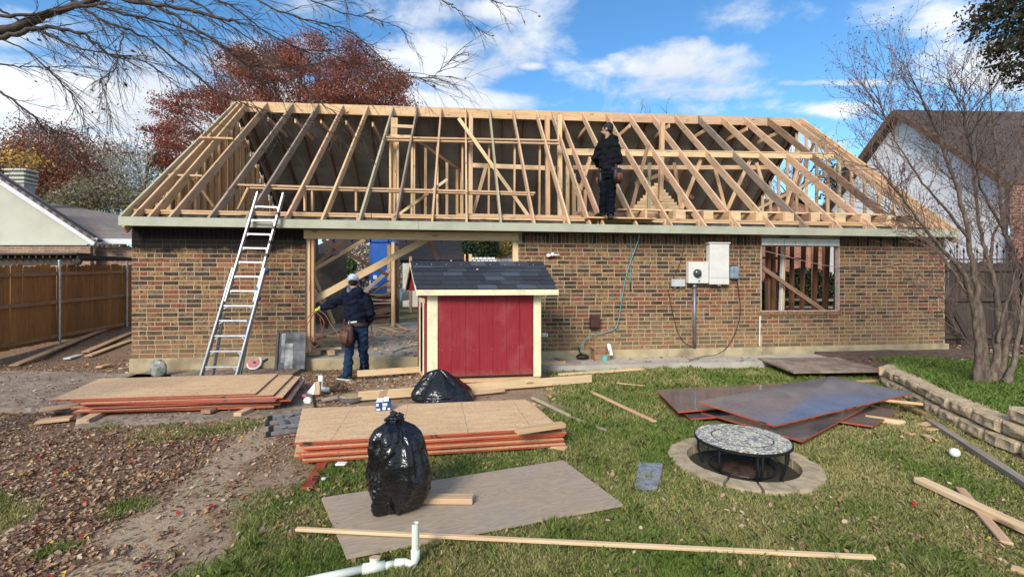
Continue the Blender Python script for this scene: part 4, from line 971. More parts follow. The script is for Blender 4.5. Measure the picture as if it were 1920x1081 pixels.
pn = t.noise(tc, 5, 3); col = t.mix(t.smooth(t.math('ADD', sv.outputs[0], t.math('MULTIPLY', t.math('SUBTRACT', pn, .5), 1.2)), .62, .8), (.72, .68, .54), (.20, .21, .23)); col = t.mix(t.math('MULTIPLY', t.smooth(sv.outputs[1], .5, .8), .7), col, (.42, .42, .40)); col = t.mix(t.smooth(v2.outputs[0], .10, .04), col, (.13, .115, .095))
r2 = t.math('SQRT', t.math('ADD', t.math('MULTIPLY', sp.outputs[0], sp.outputs[0]), t.math('MULTIPLY', sp.outputs[1], sp.outputs[1]))); rg = t.smooth(t.math('ABSOLUTE', t.math('SUBTRACT', r2, .25)), .007, .004)
col = t.mix(rg, col, (.02, .02, .02)); t.set(t.b, 'Base Color', col); t.b.inputs['Roughness'].default_value = .45; bump(t, v2.outputs[0], .5, .004)
iron = simple('black_iron', (.018, .018, .02), .45, .3, .1, 20)
mb = MB(); mb.tube([(0, 0, .205), (0, 0, .219)], .386, 48); o = ob('table_top', mb, m, ft, Matrix.Translation((2.057, 4.06, 0)))
mb = MB(); mb.tube([(0, 0, .193), (0, 0, .214)], .398, 48); o = ob('rim', mb, iron, ft, Matrix.Translation((2.057, 4.06, 0)))
for a in (100, 155, 215, 262, 268, 310, 335, 20, 55):
    a_ = rad(a); R_ = .36; p = Vector((2.057 + R_ * math.cos(a_), 4.06 + R_ * math.sin(a_), .197)); q = Vector((2.057 + (R_ - .04) * math.cos(a_), 4.06 + (R_ - .04) * math.sin(a_), -.06))
    mid = (p + q) / 2 + Vector((math.cos(a_), math.sin(a_), 0)) * .02; mb = MB(); mb.tube([p, mid, q], .011, 6); ob('leg', mb, iron, ft)
mb = MB(); mb.tube([Vector((2.057 + .27 * math.cos(a), 4.06 + .27 * math.sin(a), -.03)) for a in np.linspace(0, 6.283, 25)], .008, 5, cap=False); ob('hoop', mb, iron, ft)
mb = MB(); mb.ball((2.03, 3.98, -.06), (.21, .16, .085), 0, 24, 12); tag(ob('fire_bowl', mb.mesh('b', True), simple('rusty_steel', (.07, .04, .028), .7, .3, .3, 9, .3)), 'rusty upturned fire bowl lying beneath the mosaic table', 'fire bowl')
p = G(1790, 848, .04); mb = MB(); mb.ball((p.x, p.y, .04), .042, 0, 20, 14); tag(ob('white_ball', mb.mesh('b', True), simple('ball_white', (.75, .75, .72), .4, 0, .05, 30)), 'small white ball on the lawn right of the fire ring', 'ball')

# ---------------------------------------------------------------- retaining wall and bed
m, t = newmat('split_face_block'); pos = t.add('ShaderNodeNewGeometry'); ps = pos.outputs['Position']; n = t.noise(ps, 14, 7, .75); n2 = t.noise(ps, 4, 4)
col = t.mix(t.smooth(n, .35, .68), (.62, .48, .30), (.34, .245, .15)); col = t.mix(t.math('MULTIPLY', t.smooth(n2, .4, .7), .4), col, (.36, .27, .17)); t.set(t.b, 'Base Color', col); t.b.inputs['Roughness'].default_value = .95; bump(t, n, .7, .02); M['block'] = m
rwl = thing('retaining_wall', 'low curved retaining wall of tan split-face blocks', 'retaining wall', (4.9, 5.2, 0))
path = [Vector(p) for p in ((6.3, 7.55, 0), (5.95, 7.3, 0), (5.72, 6.9, 0), (5.48, 6.3, 0), (5.05, 5.35, 0), (4.76, 4.55, 0), (4.62, 3.9, 0), (4.55, 3.2, 0), (4.5, 2.5, 0))]
def along(path, s):
    for i in range(len(path) - 1):
        L = (path[i + 1] - path[i]).length
        if s <= L: return path[i].lerp(path[i + 1], s / L), (path[i + 1] - path[i]).normalized()
        s -= L
    return path[-1], (path[-1] - path[-2]).normalized()
tl = sum((path[i + 1] - path[i]).length for i in range(len(path) - 1))
def rockblock(L, Dp, Hh):
    """block with a rough split face toward -Y"""
    nx_, nz_ = 11, 6; mb = MB(); vs = []; fs = []
    sd_ = random.uniform(0, 99)
    for j in range(nz_ + 1):
        for i in range(nx_ + 1):
            u, v_ = i / nx_, j / nz_; e = min(u, 1 - u, .22) / .22; e2 = min(v_, 1 - v_, .25) / .25
            d = .0 - .038 * (math.sin(e * 1.57) * math.sin(e2 * 1.57)) ** .4 - .02 * mnoise.noise(Vector((u * 3 + sd_, v_ * 2, sd_))) * e * e2 * 2
            vs.append((u * L, d, v_ * Hh))
    for j in range(nz_):
        for i in range(nx_):
            a = j * (nx_ + 1) + i; fs.append((a, a + 1, a + nx_ + 2, a + nx_ + 1))
    mb.add(vs, fs)
    b0, b1 = (.02, Dp, 0), (L - .02, Dp, 0)
    top = [vs[nz_ * (nx_ + 1) + i] for i in range(nx_ + 1)]
    mb.face(top + [(L - .02, Dp, Hh), (.02, Dp, Hh)])
    left = [vs[j * (nx_ + 1)] for j in range(nz_ + 1)]; mb.face(left + [(.02, Dp, Hh), (.02, Dp, 0)]); right = [vs[j * (nx_ + 1) + nx_] for j in range(nz_ + 1)]; mb.face(right[::-1] + [(L - .02, Dp, 0), (L - .02, Dp, Hh)])
    return mb
for course in range(3):
    s = .17 * (course % 2) + .05 + (3.55 if course == 2 else 0); 
    while s < tl - .3:
        L = .42; p, d = along(path, s + L / 2); side = Vector((-d.y, d.x, 0))     # d runs toward the camera, side points right
        Mx = frame(p - d * L / 2 * -1 + side * (.03 * course), -d, (0, 0, 1))
        Mx = Matrix.Translation((0, 0, course * .142 + .0)) @ Mx
        # x axis along -d (away), y axis = up x x
        o = ob('stone_block', rockblock(L - .012, .2, .134), M['block'], rwl, Mx @ Matrix.Diagonal((1, -1, 1, 1)) if (Mx.to_3x3() @ Vector((0, 1, 0))).dot(side) < 0 else Mx)
        s += L
# raised bed behind the wall
bx, by = np.meshgrid(np.arange(4.6, 14.6, .2), np.arange(2.2, 11.2, .2)); 
def wallx(y):
    return np.interp(y, [2.5, 3.2, 3.9, 4.55, 5.35, 6.3, 6.9, 7.3, 7.55], [4.5, 4.55, 4.62, 4.76, 5.05, 5.48, 5.72, 5.95, 6.3])
def bedz(x, y): return .245 + (fb(x, y, 1.5, 77) - .5) * .05 - .1 * sst(y, 7.6, 9.0) - .25 * sst(wallx(np.minimum(y, 7.5)) + .12 - x, -.05, .08)
BZ = bedz(bx, by); keep = (bx > wallx(by) + .10) & (by < 7.6) | (by >= 7.5) & (bx > 6.3)
nn = bx.shape; V_ = np.stack([bx, by, BZ], -1).reshape(-1, 3); F_ = []
for j in range(nn[0] - 1):
    for i in range(nn[1] - 1):
        if keep[j, i] and keep[j + 1, i] or keep[j, i + 1] and keep[j + 1, i + 1]: F_.append((j * nn[1] + i, j * nn[1] + i + 1, (j + 1) * nn[1] + i + 1, (j + 1) * nn[1] + i))
mb = MB(); mb.v = [tuple(v) for v in V_]; mb.f = F_; mb.m = [0] * len(F_)
tag(ob('planting_bed', mb.mesh('planting_bed', True), simple('bed_soil', (.16, .10, .07), 1, 0, .2, 9, .7, c2=(.07, .045, .035))), kind='structure')
def bed_cover():
    n = 90000; y = rng.uniform(3.0, 8.2, n); x = rng.uniform(4.7, 10, n); k = (x > wallx(np.minimum(y, 7.5)) + .2) & (x < y * 1.25); nz = fb(x, y, 1.0, 90)
    k &= rng.uniform(0, 1, n) < sst(nz + .3 * sst(6.5, 5.0, 7.2) - .22 * sst(y, 6.0, 7.2), .25, .5); x, y = x[k], y[k]
    c = np.array([.13, .235, .045]) * rng.uniform(.45, 1.35, len(x))[:, None] + np.array([.09, .05, .02]) * rng.uniform(0, 1, len(x))[:, None]
    tag(blades('bed_grass', x, y, bedz(x, y), rng.uniform(.04, .10, len(x)), np.full(len(x), .009), c), 'bright green grass growing in the raised bed round the bare tree', 'grass', kind='stuff')
    n = 3800; y = rng.uniform(5.2, 11, n); x = rng.uniform(5.6, 12, n); k = (x > 6.1) | (y > 7.6); k &= x < y * 1.2; k &= ~((y < 7.0) & (rng.uniform(0, 1, n) < .8)); k &= (x > 6.35) | (y < 7.4); x, y = x[k], y[k]; 
    inb = y - 8 - .124 * (x + 6.7) < -.0; ok = (x > 9.7) | (y < 8.6); x, y = x[ok], y[ok]
    c = PAL[rng.integers(0, len(PAL), len(x))] * rng.uniform(.6, 1.1, len(x))[:, None]
    leafgeo('bed_leaf_litter', x, y, bedz(x, y) + .004, rng.uniform(.04, .09, len(x)), c, 'dark reddish fallen leaves in the bed by the right fence')
# ---------------------------------------------------------------- red shed
SO = Vector((-1.30, 7.0, .07)); SU = Vector((.988, .156, 0)); SW = Vector((-.342, .94, 0)); SL = 1.776; SDp = 1.06
def Sp(u, w_, z): return SO + SU * u + SW * w_ + Vector((0, 0, z))
shed = thing('red_shed', 'small red wooden playhouse shed with cream trim and dark shingle roof', 'shed', Sp(SL / 2, SDp / 2, 0), math.atan2(.156, .988))
m, t = newmat('barn_red_paint'); tc = t.add('ShaderNodeTexCoord').outputs['Object']; g = t.noise(t.mapping(tc, (26, 26, 1.6)), 1.5, 5, .6, .6); n = t.noise(tc, 1.5, 4)
col = t.mix(t.smooth(g, .35, .7), (.27, .018, .028), (.21, .012, .02)); col = t.mix(t.math('MULTIPLY', t.smooth(n, .45, .7), .3), col, (.33, .035, .045))
sp = t.add('ShaderNodeSeparateXYZ', i_0=t.add('ShaderNodeNewGeometry').outputs['Position']); sc = t.math('MULTIPLY', t.smooth(t.math('ABSOLUTE', t.math('SUBTRACT', sp.outputs[2], .56)), .03, .012), t.smooth(t.noise(tc, 40, 3, .6), .66, .72)); col = t.mix(sc, col, (.6, .45, .42)); mz = t.math('ADD', sp.outputs[2], t.math('MULTIPLY', t.math('SUBTRACT', t.noise(tc, 9, 6, .7), .5), .28)); col = t.mix(t.math('MULTIPLY', t.smooth(mz, .26, .08), .55), col, (.24, .13, .09)); col = t.mix(t.math('MULTIPLY', t.smooth(t.noise(t.mapping(tc, (1.5, 1.5, 1)), 2.2, 6, .6), .45, .75), .22), col, (.42, .16, .15))
t.set(t.b, 'Base Color', col); t.b.inputs['Roughness'].default_value = .62; t.b.inputs['Specular IOR Level'].default_value = .3; bump(t, g, .22, .004); M['red'] = m
def sbox(name, u0, u1, w0, w1, z0, z1, mat, m_parent=shed, c=.004, z1b=None):
    """box in the shed's own skewed frame"""
    P = [Sp(u0, w0, z0), Sp(u1, w0, z0), Sp(u1, w1, z0), Sp(u0, w1, z0)]; mb = MB(); mb.prism([p + Vector((0, 0, z1 - z0)) for p in P], (0, 0, -(z1 - z0)))
    return ob(name, mb, mat, m_parent)
ZT = 1.36
sbox('front_wall', .02, SL - .02, .012, .04, .06, ZT - .01, M['red'])
g0, g1 = .155, SL - .125; npn = 7
for k in range(npn):
    a = g0 + (g1 - g0) * k / npn; b = g0 + (g1 - g0) * (k + 1) / npn; sbox('wall_board', a + .0022, b - .0022, -.002, .011, .075, ZT - .012, M['red'])
sbox('side_wall', .0, .02, .04, .40, .03, ZT, M['red']); sbox('side_wall', .0, .02, .78, SDp, .03, ZT, M['red']); sbox('side_wall', .0, .02, .401, .779, 1.12, ZT, M['red']); sbox('right_wall', SL - .02, SL, .04, SDp, .03, ZT, M['red']); sbox('rear_wall', .02, SL - .02, SDp - .02, SDp, .03, ZT, M['red'])
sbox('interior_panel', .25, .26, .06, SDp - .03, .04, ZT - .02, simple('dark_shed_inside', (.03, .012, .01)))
cr = M['cream']
sbox('corner_trim', -.012, .145, -.018, -.002, .0, ZT, cr); sbox('corner_trim', SL - .115, SL + .004, -.018, -.002, .035, ZT, cr)
sbox('door_trim', -.014, -.001, .36, .44, .02, 1.2, cr); sbox('door_trim', -.014, -.001, .74, .82, .02, 1.2, cr); sbox('door_trim', -.014, -.001, .3, .86, 1.201, 1.28, cr); sbox('corner_trim', -.013, -.001, -.002, .08, .0, ZT, M['red'])
sbox('sill_beam', 0, SL, .0, SDp, -.03, .025, M['pine'])
# roof: ridge along u
ov = .17; OL = .17; OR_ = .26
def Rf(u, s, up=0):   # s 0 eave .. 1 ridge (front slope)
    e = Vector((-1.443, 6.85, 1.50)); r = Vector((-1.68, 7.5, 1.945)); e2 = Vector((.713, 7.13, 1.50)); r2 = Vector((.503, 7.78, 1.945))
    a = e.lerp(e2, u); b = r.lerp(r2, u); p = a.lerp(b, s); nn_ = (e2 - e).cross(r - e).normalized(); return p + nn_ * up
def Rb(u, s, up=0):
    r = Vector((-1.68, 7.5, 1.945)); r2 = Vector((.503, 7.78, 1.945)); b = Vector((-1.92, 8.17, 1.50)); b2 = Vector((.29, 8.45, 1.50)); p = b.lerp(b2, u).lerp(r.lerp(r2, u), s); return p
roof = MB(); roof.prism([Rf(0, 0, .0), Rf(1, 0, .0), Rf(1, 1, .0), Rf(0, 1, .0)], (0, 0, -.03)); roof.prism([Rb(0, 0), Rb(1, 0), Rb(1, 1), Rb(0, 1)], (0, 0, -.03)); rf = ob('roof', roof, simple('roof_felt', (.02, .02, .022)), shed)
shm = []
for k, c in enumerate(((.020, .023, .031), (.028, .033, .043), (.015, .017, .023), (.042, .052, .068))):
    m, t = newmat('asphalt_shingle'); tc = t.add('ShaderNodeNewGeometry').outputs['Position']; n = t.noise(tc, 160, 3, .8); n2 = t.noise(tc, 6, 4); col = t.mix(t.smooth(n, .4, .65), c, tuple(q * 2.1 for q in c)); col = t.mix(t.math('MULTIPLY', n2, .4), col, tuple(q * .6 for q in c)); t.set(t.b, 'Base Color', col); t.b.inputs['Roughness'].default_value = .9; bump(t, n, .5, .003); shm.append(m)
rows = 6
for r_ in range(rows):
    s0 = r_ / (rows + .6) - .012; s1 = s0 + 1.25 / (rows + .6); u = (-.07 if r_ % 2 else 0) - .03 * (r_ % 3)
    while u < 1:
        w_ = .142; u0, u1 = max(u + .0012, -.006), min(u + w_ - .0012, 1.008); u += w_
        if u1 - u0 < .02: continue
        lift = .006 + random.uniform(0, .004); mb = MB()
        P = [Rf(u0, s0, lift + .013), Rf(u1, s0, lift + .013), Rf(u1, s1, .009), Rf(u0, s1, .009)]; nr = Rf(0, 0, 1) - Rf(0, 0, 0)
        mb.prism(P, nr * -.007); ob('shingle', mb, random.choices(shm, (5, 3, 4, 1.3))[0], rf)
for k in range(9):                                            # ridge caps
    u0, u1 = k / 9, (k + 1.08) / 9; u1 = min(u1, 1.01); mb = MB(); c_ = random.choices(shm, (4, 3, 4, 2))[0]
    a, b = Rf(u0, .84, .014 + .004), Rf(u1, .84, .014); d, e = Rf(u1, 1.0, .02), Rf(u0, 1.0, .024)
    f, g = Rb(u1, .84) + Vector((0, 0, .02)), Rb(u0, .84) + Vector((0, 0, .02)); mb.prism([a, b, d, e], (0, 0, -.006)); mb.prism([e, d, f, g], (0, 0, -.006)); ob('ridge_shingle', mb, c_, rf)
for k in range(9): mb = MB(); p = Rf(.04 + k * .11, .86, .024); mb.ball(p, .007, 0, 6, 4); ob('roofing_nail', mb, M['steel'], rf)
mb = MB(); nr = Rf(0, 0, 1) - Rf(0, 0, 0)
P = [Rf(-.004, -.01), Rf(1.004, -.01)]; mb.prism([P[0], P[1], P[1] - Vector((0, 0, .085)), P[0] - Vector((0, 0, .085))], (.006, -.022, 0)); ob('eave_fascia', mb, cr, shed)
mb = MB(); A, B, C_ = Rf(-.0, 0, -.035), Rf(-.0, 1, -.02), Rb(-.0, 0) - Vector((0, 0, .03)); mb.prism([A + Vector((.05, 0, 0)), B + Vector((.05, 0, -.02)), C_ + Vector((.05, 0, 0))], (.02, 0, 0)); ob('gable_panel', mb, M['red'], shed)
for (p, q) in ((Rf(0, -.01, -.03), Rf(0, 1.0, -.03)), (Rb(0, 1.0) - Vector((0, 0, .04)), Rb(0, -.01) - Vector((0, 0, .04)))): beam('rake_trim', p - Vector((.006, 0, .0)), q - Vector((.006, 0, 0)), .02, .05, cr, shed, up=(0, 0, 1))
mb = MB(); p = Rf(.475, .66, .03); mb.ball(p, (.022, .02, .015), 0, 7, 5); tag(ob('pale_leaf', mb, simple('pale_leaf', (.6, .5, .3), .8)), 'crumpled pale leaf resting on the shed roof', 'leaf')

# ---------------------------------------------------------------- ladder
lad = thing('extension_ladder', 'tall aluminium multi-position ladder leaning on the eave at left', 'ladder', (-4.75, 7.3, 0))
FL, FR = Vector((-4.98, 7.28, 0)), Vector((-4.50, 7.30, 0)); TL, TR = D(484, 360, 7.98), D(532, 362, 8.02)
def lp(side, s):
    a, b = (FL, TL) if side == 0 else (FR, TR); p = a.lerp(b, s)
    if s < .42: p = p + (Vector((-1, 0, 0)) if side == 0 else Vector((1, 0, 0))) * .0
    return p
ldir = (TL - FL).normalized(); ln_ = ldir.cross(TR - TL).normalized()
for sd_, (a, b) in enumerate(((FL, TL), (FR, TR))):
    sx = 1 if sd_ == 0 else -1
    beam('rail', a.lerp(b, .40), b, .035, .075, M['alu'], lad, up=ln_, c=.006)
    lo, hi = a + Vector((-sx * .04, 0, 0)), a.lerp(b, .58) + Vector((-sx * .036, 0, 0)); beam('outer_rail', lo, hi, .035, .085, M['alu'], lad, up=ln_, c=.006)
    beam('rear_leg', a + Vector((sx * .02, .22, 0)), a.lerp(b, .34) + Vector((0, .04, 0)), .03, .05, M['alu'], lad, up=ln_)
    mb = MB(); mb.ball(b, .035, 0, 10, 6); ob('end_cap', mb, M['black'], lad)
    mb = MB(); mb.tube([lo + Vector((0, 0, .002)), lo + ldir * .06], .05, 8); ob('rubber_foot', mb, M['black'], lad)
    for s in (.42, .56): mb = MB(); c = a.lerp(b, s) + Vector((-sx * .05, 0, 0)); mb.tube([c - Vector((.03, 0, 0)), c + Vector((.03, 0, 0))], .032, 10); ob('hinge_lock', mb, M['blueplastic'] if sd_ else M['black'], lad)
for k in range(13):
    s = .075 + k * .0765
    if s > .98: break
    p, q = FL.lerp(TL, s), FR.lerp(TR, s); e = .045 if s < .5 else 0; x_ = (q - p).normalized(); mb = MB()
    mb.bar(p - x_ * e, q + x_ * e, .035, .03, 0, up=ln_, c=.006)
    for (o_, sg) in ((p, 1), (q, -1)): mb.bar(o_ + x_ * sg * .0 - ldir * .05, o_ + x_ * sg * .07, .012, .012, 0, up=ln_)
    ob('rung', mb, M['alu'], lad)
mb = MB(); q = FR.lerp(TR, .57) + Vector((.09, -.03, 0)); mb.ball(q, .04); ob('lock_knob', mb, M['blueplastic'], lad)
for s in (.25, .3, .36, .47, .65, .72, .8, .88): mb = MB(); c = FR.lerp(TR, s); mb.bar(c - ldir * .03, c + ldir * .03, .04, .082, 0, up=ln_); ob('label_strip', mb, M['blueplastic'] if s < .5 else M['black'], lad)

# folded step ladder
sl = thing('folded_stepladder', 'small folded aluminium stepladder lying beside the middle stack', 'stepladder', G(540, 800, .0))
for (x0, y0, x1, y1, z) in ((508, 783, 590, 771, .07), (510, 803, 590, 792, .07), (503, 793, 590, 783, .02), (505, 813, 590, 802, .02)):
    p, q = G(x0, y0, z), G(x1, y1, z); beam('rail', p, q, .025, .04, M['alu'], sl); mb = MB(); d = (q - p).normalized(); mb.bar(p - d * .035, p + d * .015, .035, .055, 0, (0, 0, 1), .006); ob('foot', mb, M['black'], sl)
for (x0, y0, x1, y1, w_) in ((524, 780, 532, 801, .05), (550, 782, 558, 799, .09), (538, 783, 550, 776, .03)): beam('tread', G(x0, y0, .075), G(x1, y1, .075), w_, .012, M['alu'], sl)

# ---------------------------------------------------------------- rubbish bags
m, t = newmat('bin_bag_plastic'); tc = t.add('ShaderNodeTexCoord').outputs['Object']; t.b.inputs['Base Color'].default_value = (.006, .006, .008, 1); t.b.inputs['Roughness'].default_value = .24; t.b.inputs['Specular IOR Level'].default_value = .6
n = t.math('ABSOLUTE', t.math('SUBTRACT', t.noise(t.mapping(tc, (1, 1, 1.5)), 7, 2, .5, 1.6), .5)); n2 = t.math('ABSOLUTE', t.math('SUBTRACT', t.noise(t.mapping(tc, (1.2, 1.2, .7), (3, 3, 3)), 13, 2, .5, 1.2), .5))
bump(t, t.math('ADD', n, t.math('MULTIPLY', n2, .35)), .35, .05); M['bag'] = m
def bag(name, base, prof, label, lean, seed, tie=True, sx=1.0, sy=1.0):
    mb = MB(); NU, NV = 110, 110; vs = []; fs = []
    H_ = prof[-1][0]
    for j in range(NV + 1):
        z = H_ * j / NV; r = np.interp(z, [p[0] for p in prof], [p[1] for p in prof])
        for i in range(NU):
            a = 2 * math.pi * i / NU; ca, sa = math.cos(a), math.sin(a); p = Vector((ca * 1.3, sa * 1.3, z * 2.2 + seed))
            fold = 1 - abs(mnoise.noise(Vector((ca * 2.0, sa * 2.0, z * 6 + seed)))) * 2; fold2 = 1 - abs(mnoise.noise(Vector((ca * 4.5 + 7, sa * 4.5, z * 9 + seed)))) * 2
            big = mnoise.noise(p * 1.2); cr = abs(mnoise.noise(p * 1.9 + Vector((0, 0, mnoise.noise(p * 2) * 1.5)))); cr2 = abs(mnoise.noise(p * 4.2 + Vector((mnoise.noise(p * 4), 0, 5)))); f = (big * .085 - (.35 - cr) * .05 - (.3 - cr2) * .010 - .012 * max(0, .6 - z / H_) * abs(math.sin(z * 90 + 5 * mnoise.noise(p * 2))) + .012) * min(1, r / .12)
            top = max(0, (z - H_ * .72) / (H_ * .28)); f += top * .018 * math.sin(a * 9 + 3 * mnoise.noise(Vector((a, z * 5, seed)))) * min(1, r / .1)
            rr = max(.004, r + f); vs.append((ca * rr * sx + lean[0] * z, sa * rr * sy + lean[1] * z, z))
    for j in range(NV):
        for i in range(NU):
            a = j * NU + i; b = j * NU + (i + 1) % NU; fs.append((a, b, b + NU, a + NU))
    mb.add(vs, fs); mb.f.append(tuple(range(NU))[::-1]); mb.m.append(0); mb.f.append(tuple(NV * NU + i for i in range(NU))); mb.m.append(0)
    o = thing(name, label, 'bin bag', base); ob('bag', mb.mesh('bag', True), M['bag'], o, Matrix.Translation(base))
    if tie:
        mb = MB()
        cc = Vector((lean[0] * H_, lean[1] * H_, H_ - .055))
        mb.tube([cc, cc + Vector((0, 0, .03)), cc + Vector((-.012, 0, .05)), cc + Vector((-.03, 0, .075))], [.03, .022, .03, .012], 9)
        mb.tube([cc + Vector((0, 0, .03)), cc + Vector((.03, .0, .05)), cc + Vector((.06, 0, .045))], [.018, .02, .008], 8)
        for (dx, dz) in ((-.07, .02), (.07, .028)): mb.tube([cc + Vector((0, -.02, .02)), cc + Vector((dx * .5, -.03, dz + .01)), cc + Vector((dx, -.03, dz))], [.014, .024, .008], 7)
        ob('knot', mb, M['bag'], o, Matrix.Translation(base))
    return o
b0 = G(738, 955, .03); b0.z = .03
bag('bin_bag', b0, [(0, .06), (.01, .11), (.05, .14), (.14, .185), (.26, .215), (.36, .205), (.46, .185), (.53, .16), (.575, .12), (.60, .075), (.62, .035), (.64, .04), (.66, .01)], 'tall tied black bin bag standing on the grey plywood sheet', (.015, .02), 3.1)
b1 = G(828, 752, .0); bag('bin_bag', Vector((b1.x, b1.y + .1, 0)), [(0, .36), (.04, .40), (.12, .385), (.20, .32), (.27, .24), (.33, .17), (.38, .10), (.415, .03), (.42, .01)], 'slumped black bin bag in front of the red shed', (-.12, 0), 9.7, False, 1.02, .75)

# ---------------------------------------------------------------- small site clutter
pv = simple('pvc', (.66, .68, .60), .35, 0, .06, 6, .05)
pp = thing('pvc_pipe', 'white plastic drain pipe with upright elbow at the bottom edge', 'pipe', G(760, 1040))
up0 = G(779, 1046, .05); Y_ = up0.y; upt = D(779, 980, Y_)
mb = MB(); mb.tube([up0 + Vector((0, 0, .03)), upt], .021, 20, cap=False); mb.tube([upt, upt - Vector((0, 0, .12))], .017, 20, cap=False); ob('riser', mb.mesh('r', True), pv, pp)
mb = MB(); e0 = G(740, 1056, .03); mb.tube([up0 + Vector((0, 0, .05)), up0, up0 + Vector((-.012, -.01, -.03)), e0.lerp(up0, .5) + Vector((0, 0, -.012)), e0], [.026, .026, .026, .026, .026], 18); ob('elbow', mb.mesh('e', True), pv, pp)
far_l = G(560, 1092, .03); mb = MB(); mb.tube([e0, G(716, 1062, .03)], .021, 18); mb.tube([G(722, 1060, .03), G(680, 1066, .03)], .028, 18); mb.tube([G(690, 1064, .03), far_l], .022, 18); ob('run', mb.mesh('r2', True), pv, pp)
tt = G(701, 1063, .03); mb = MB(); mb.tube([tt, tt + Vector((.0, .02, .035))], .027, 18); ob('tee', mb.mesh('t', True), pv, pp)
mb = MB(); mb.tube([tt + Vector((0, .02, .036)), tt + Vector((0, .022, .045))], .03, 18); ob('cap', mb, simple('orange_cap', (.75, .55, .38), .5), pp)
# box of compound on the sheets
bxm = simple('carton_blue', (.015, .055, .20), .5, 0, .1, 30); kraft = simple('kraft_card', (.34, .20, .12), .85, 0, .1, 8); wht = M['white']
bx = thing('blue_carton', 'open blue and white carton standing on the middle sheet stack', 'carton', G(718, 768, .2))
B0 = G(718, 770, .2); Bm = Matrix.Translation(B0) @ Matrix.Rotation(rad(14), 4, 'Z')
mb = MB(); mb.box((-.075, 0, 0), (.085, .11, .10), 0, .003); ob('body', mb, bxm, bx, Bm)
for (x0, x1, z0, z1, y) in ((-.07, -.045, .055, .085, -.0015), (-.068, -.03, .008, .03, -.0015), (-.005, .045, .055, .085, -.0015), (-.005, .03, .012, .045, -.0015), (.05, .075, .008, .03, -.0015)):
    mb = MB(); mb.box((x0, y, z0), (x1, y + .003, z1)); ob('printed_patch', mb, wht, bx, Bm)
mb = MB(); mb.prism([(-.075, .0, .102), (.0, 0, .102), (.01, .11, .118), (-.06, .11, .118)], (0, 0, -.003)); mb.prism([(.005, .02, .1), (.06, .02, .1), (.06, .06, .14), (.015, .06, .14)], (0, .003, 0)); ob('flap', mb, wht, bx, Bm)
mb = MB(); mb.prism([(-.06, .112, .10), (.03, .112, .10), (.05, .15, .20), (-.035, .14, .185)], (0, .003, 0)); ob('lid', mb, kraft, bx, Bm)
def text(s, size, mat, parent, Mx):
    cu = bpy.data.curves.new('t', 'FONT'); cu.body = s; cu.size = size; cu.extrude = .0006; o = bpy.data.objects.new('t', cu); COL.objects.link(o); dg = bpy.context.evaluated_depsgraph_get()
    me = bpy.data.meshes.new_from_object(o.evaluated_get(dg)); bpy.data.objects.remove(o); me.materials.clear(); return ob('lettering', me, mat, parent, Mx)
text('Spaver', .022, wht, bx, Bm @ Matrix.Translation((-.008, -.003, .062)) @ Matrix.Rotation(rad(90), 4, 'X')) if 0 else None
# cardboard box on walkway, teal cup
cbx = thing('cardboard_box', 'open brown cardboard box against the foundation by the blue hose', 'box', G(1130, 668, .1)); q0 = H(HX(1131, -.34), -.34, .1)
Bm = Matrix.Translation(Vector((q0.x, q0.y, .107))) @ Matrix.Rotation(rad(10), 4, 'Z')
mb = MB(); mb.box((-.16, .02, .01), (-.15, .24, .2)); mb.box((.13, .02, .01), (.14, .24, .2)); mb.box((-.149, .23, .01), (.129, .24, .2)); mb.box((-.149, .02, .01), (.129, .03, .12)); mb.box((-.15, .02, 0), (.13, .24, .009)); ob('walls', mb, kraft, cbx, Bm)
mb = MB(); mb.prism([(-.16, .02, .2), (-.16, .24, .2), (-.24, .22, .28), (-.24, .03, .26)], (0.004, 0, 0.002)); ob('flap', mb, kraft, cbx, Bm); mb = MB(); mb.prism([(.14, .02, .1), (.2, .0, .1), (.16, .04, .31), (.1, .06, .31)], (0, .004, 0)); ob('printed_flap', mb, wht, cbx, Bm)
mb = MB(); c = G(1134, 676, .1); mb.tube([(c.x, c.y, .107), (c.x, c.y, .20)], [.055, .062], 18); tag(ob('teal_tub', mb, simple('teal_plastic', (.12, .50, .48), .4)), 'small teal plastic tub on the walkway by the cardboard box', 'tub')
for (x, y, s, c, nm, lb) in ((1098, 666, .09, (.02, .12, .06), 'green_tool', 'dark green tool lying on the walkway among the blue hose'), (1092, 674, .13, (.03, .018, .015), 'dark_bag', 'small dark brown pouch on the walkway beside the hose')):
    p = G(x, y, .1); mb = MB(); mb.ball((p.x, p.y, .107 + s * .4), (s, s * .7, s * .45), 0, 12, 8); mb.bar((p.x, p.y, .15), (p.x - .08, p.y, .33), .03, .04); tag(ob(nm, mb.mesh(nm, True), simple(nm, c, .6)), lb, 'tool')
lump('grey_plank', G(1032, 668, .12), G(1085, 682, .12), .12, .03, 'greywood', 'short grey plank on the walkway end under the hose tangle', 'plank')
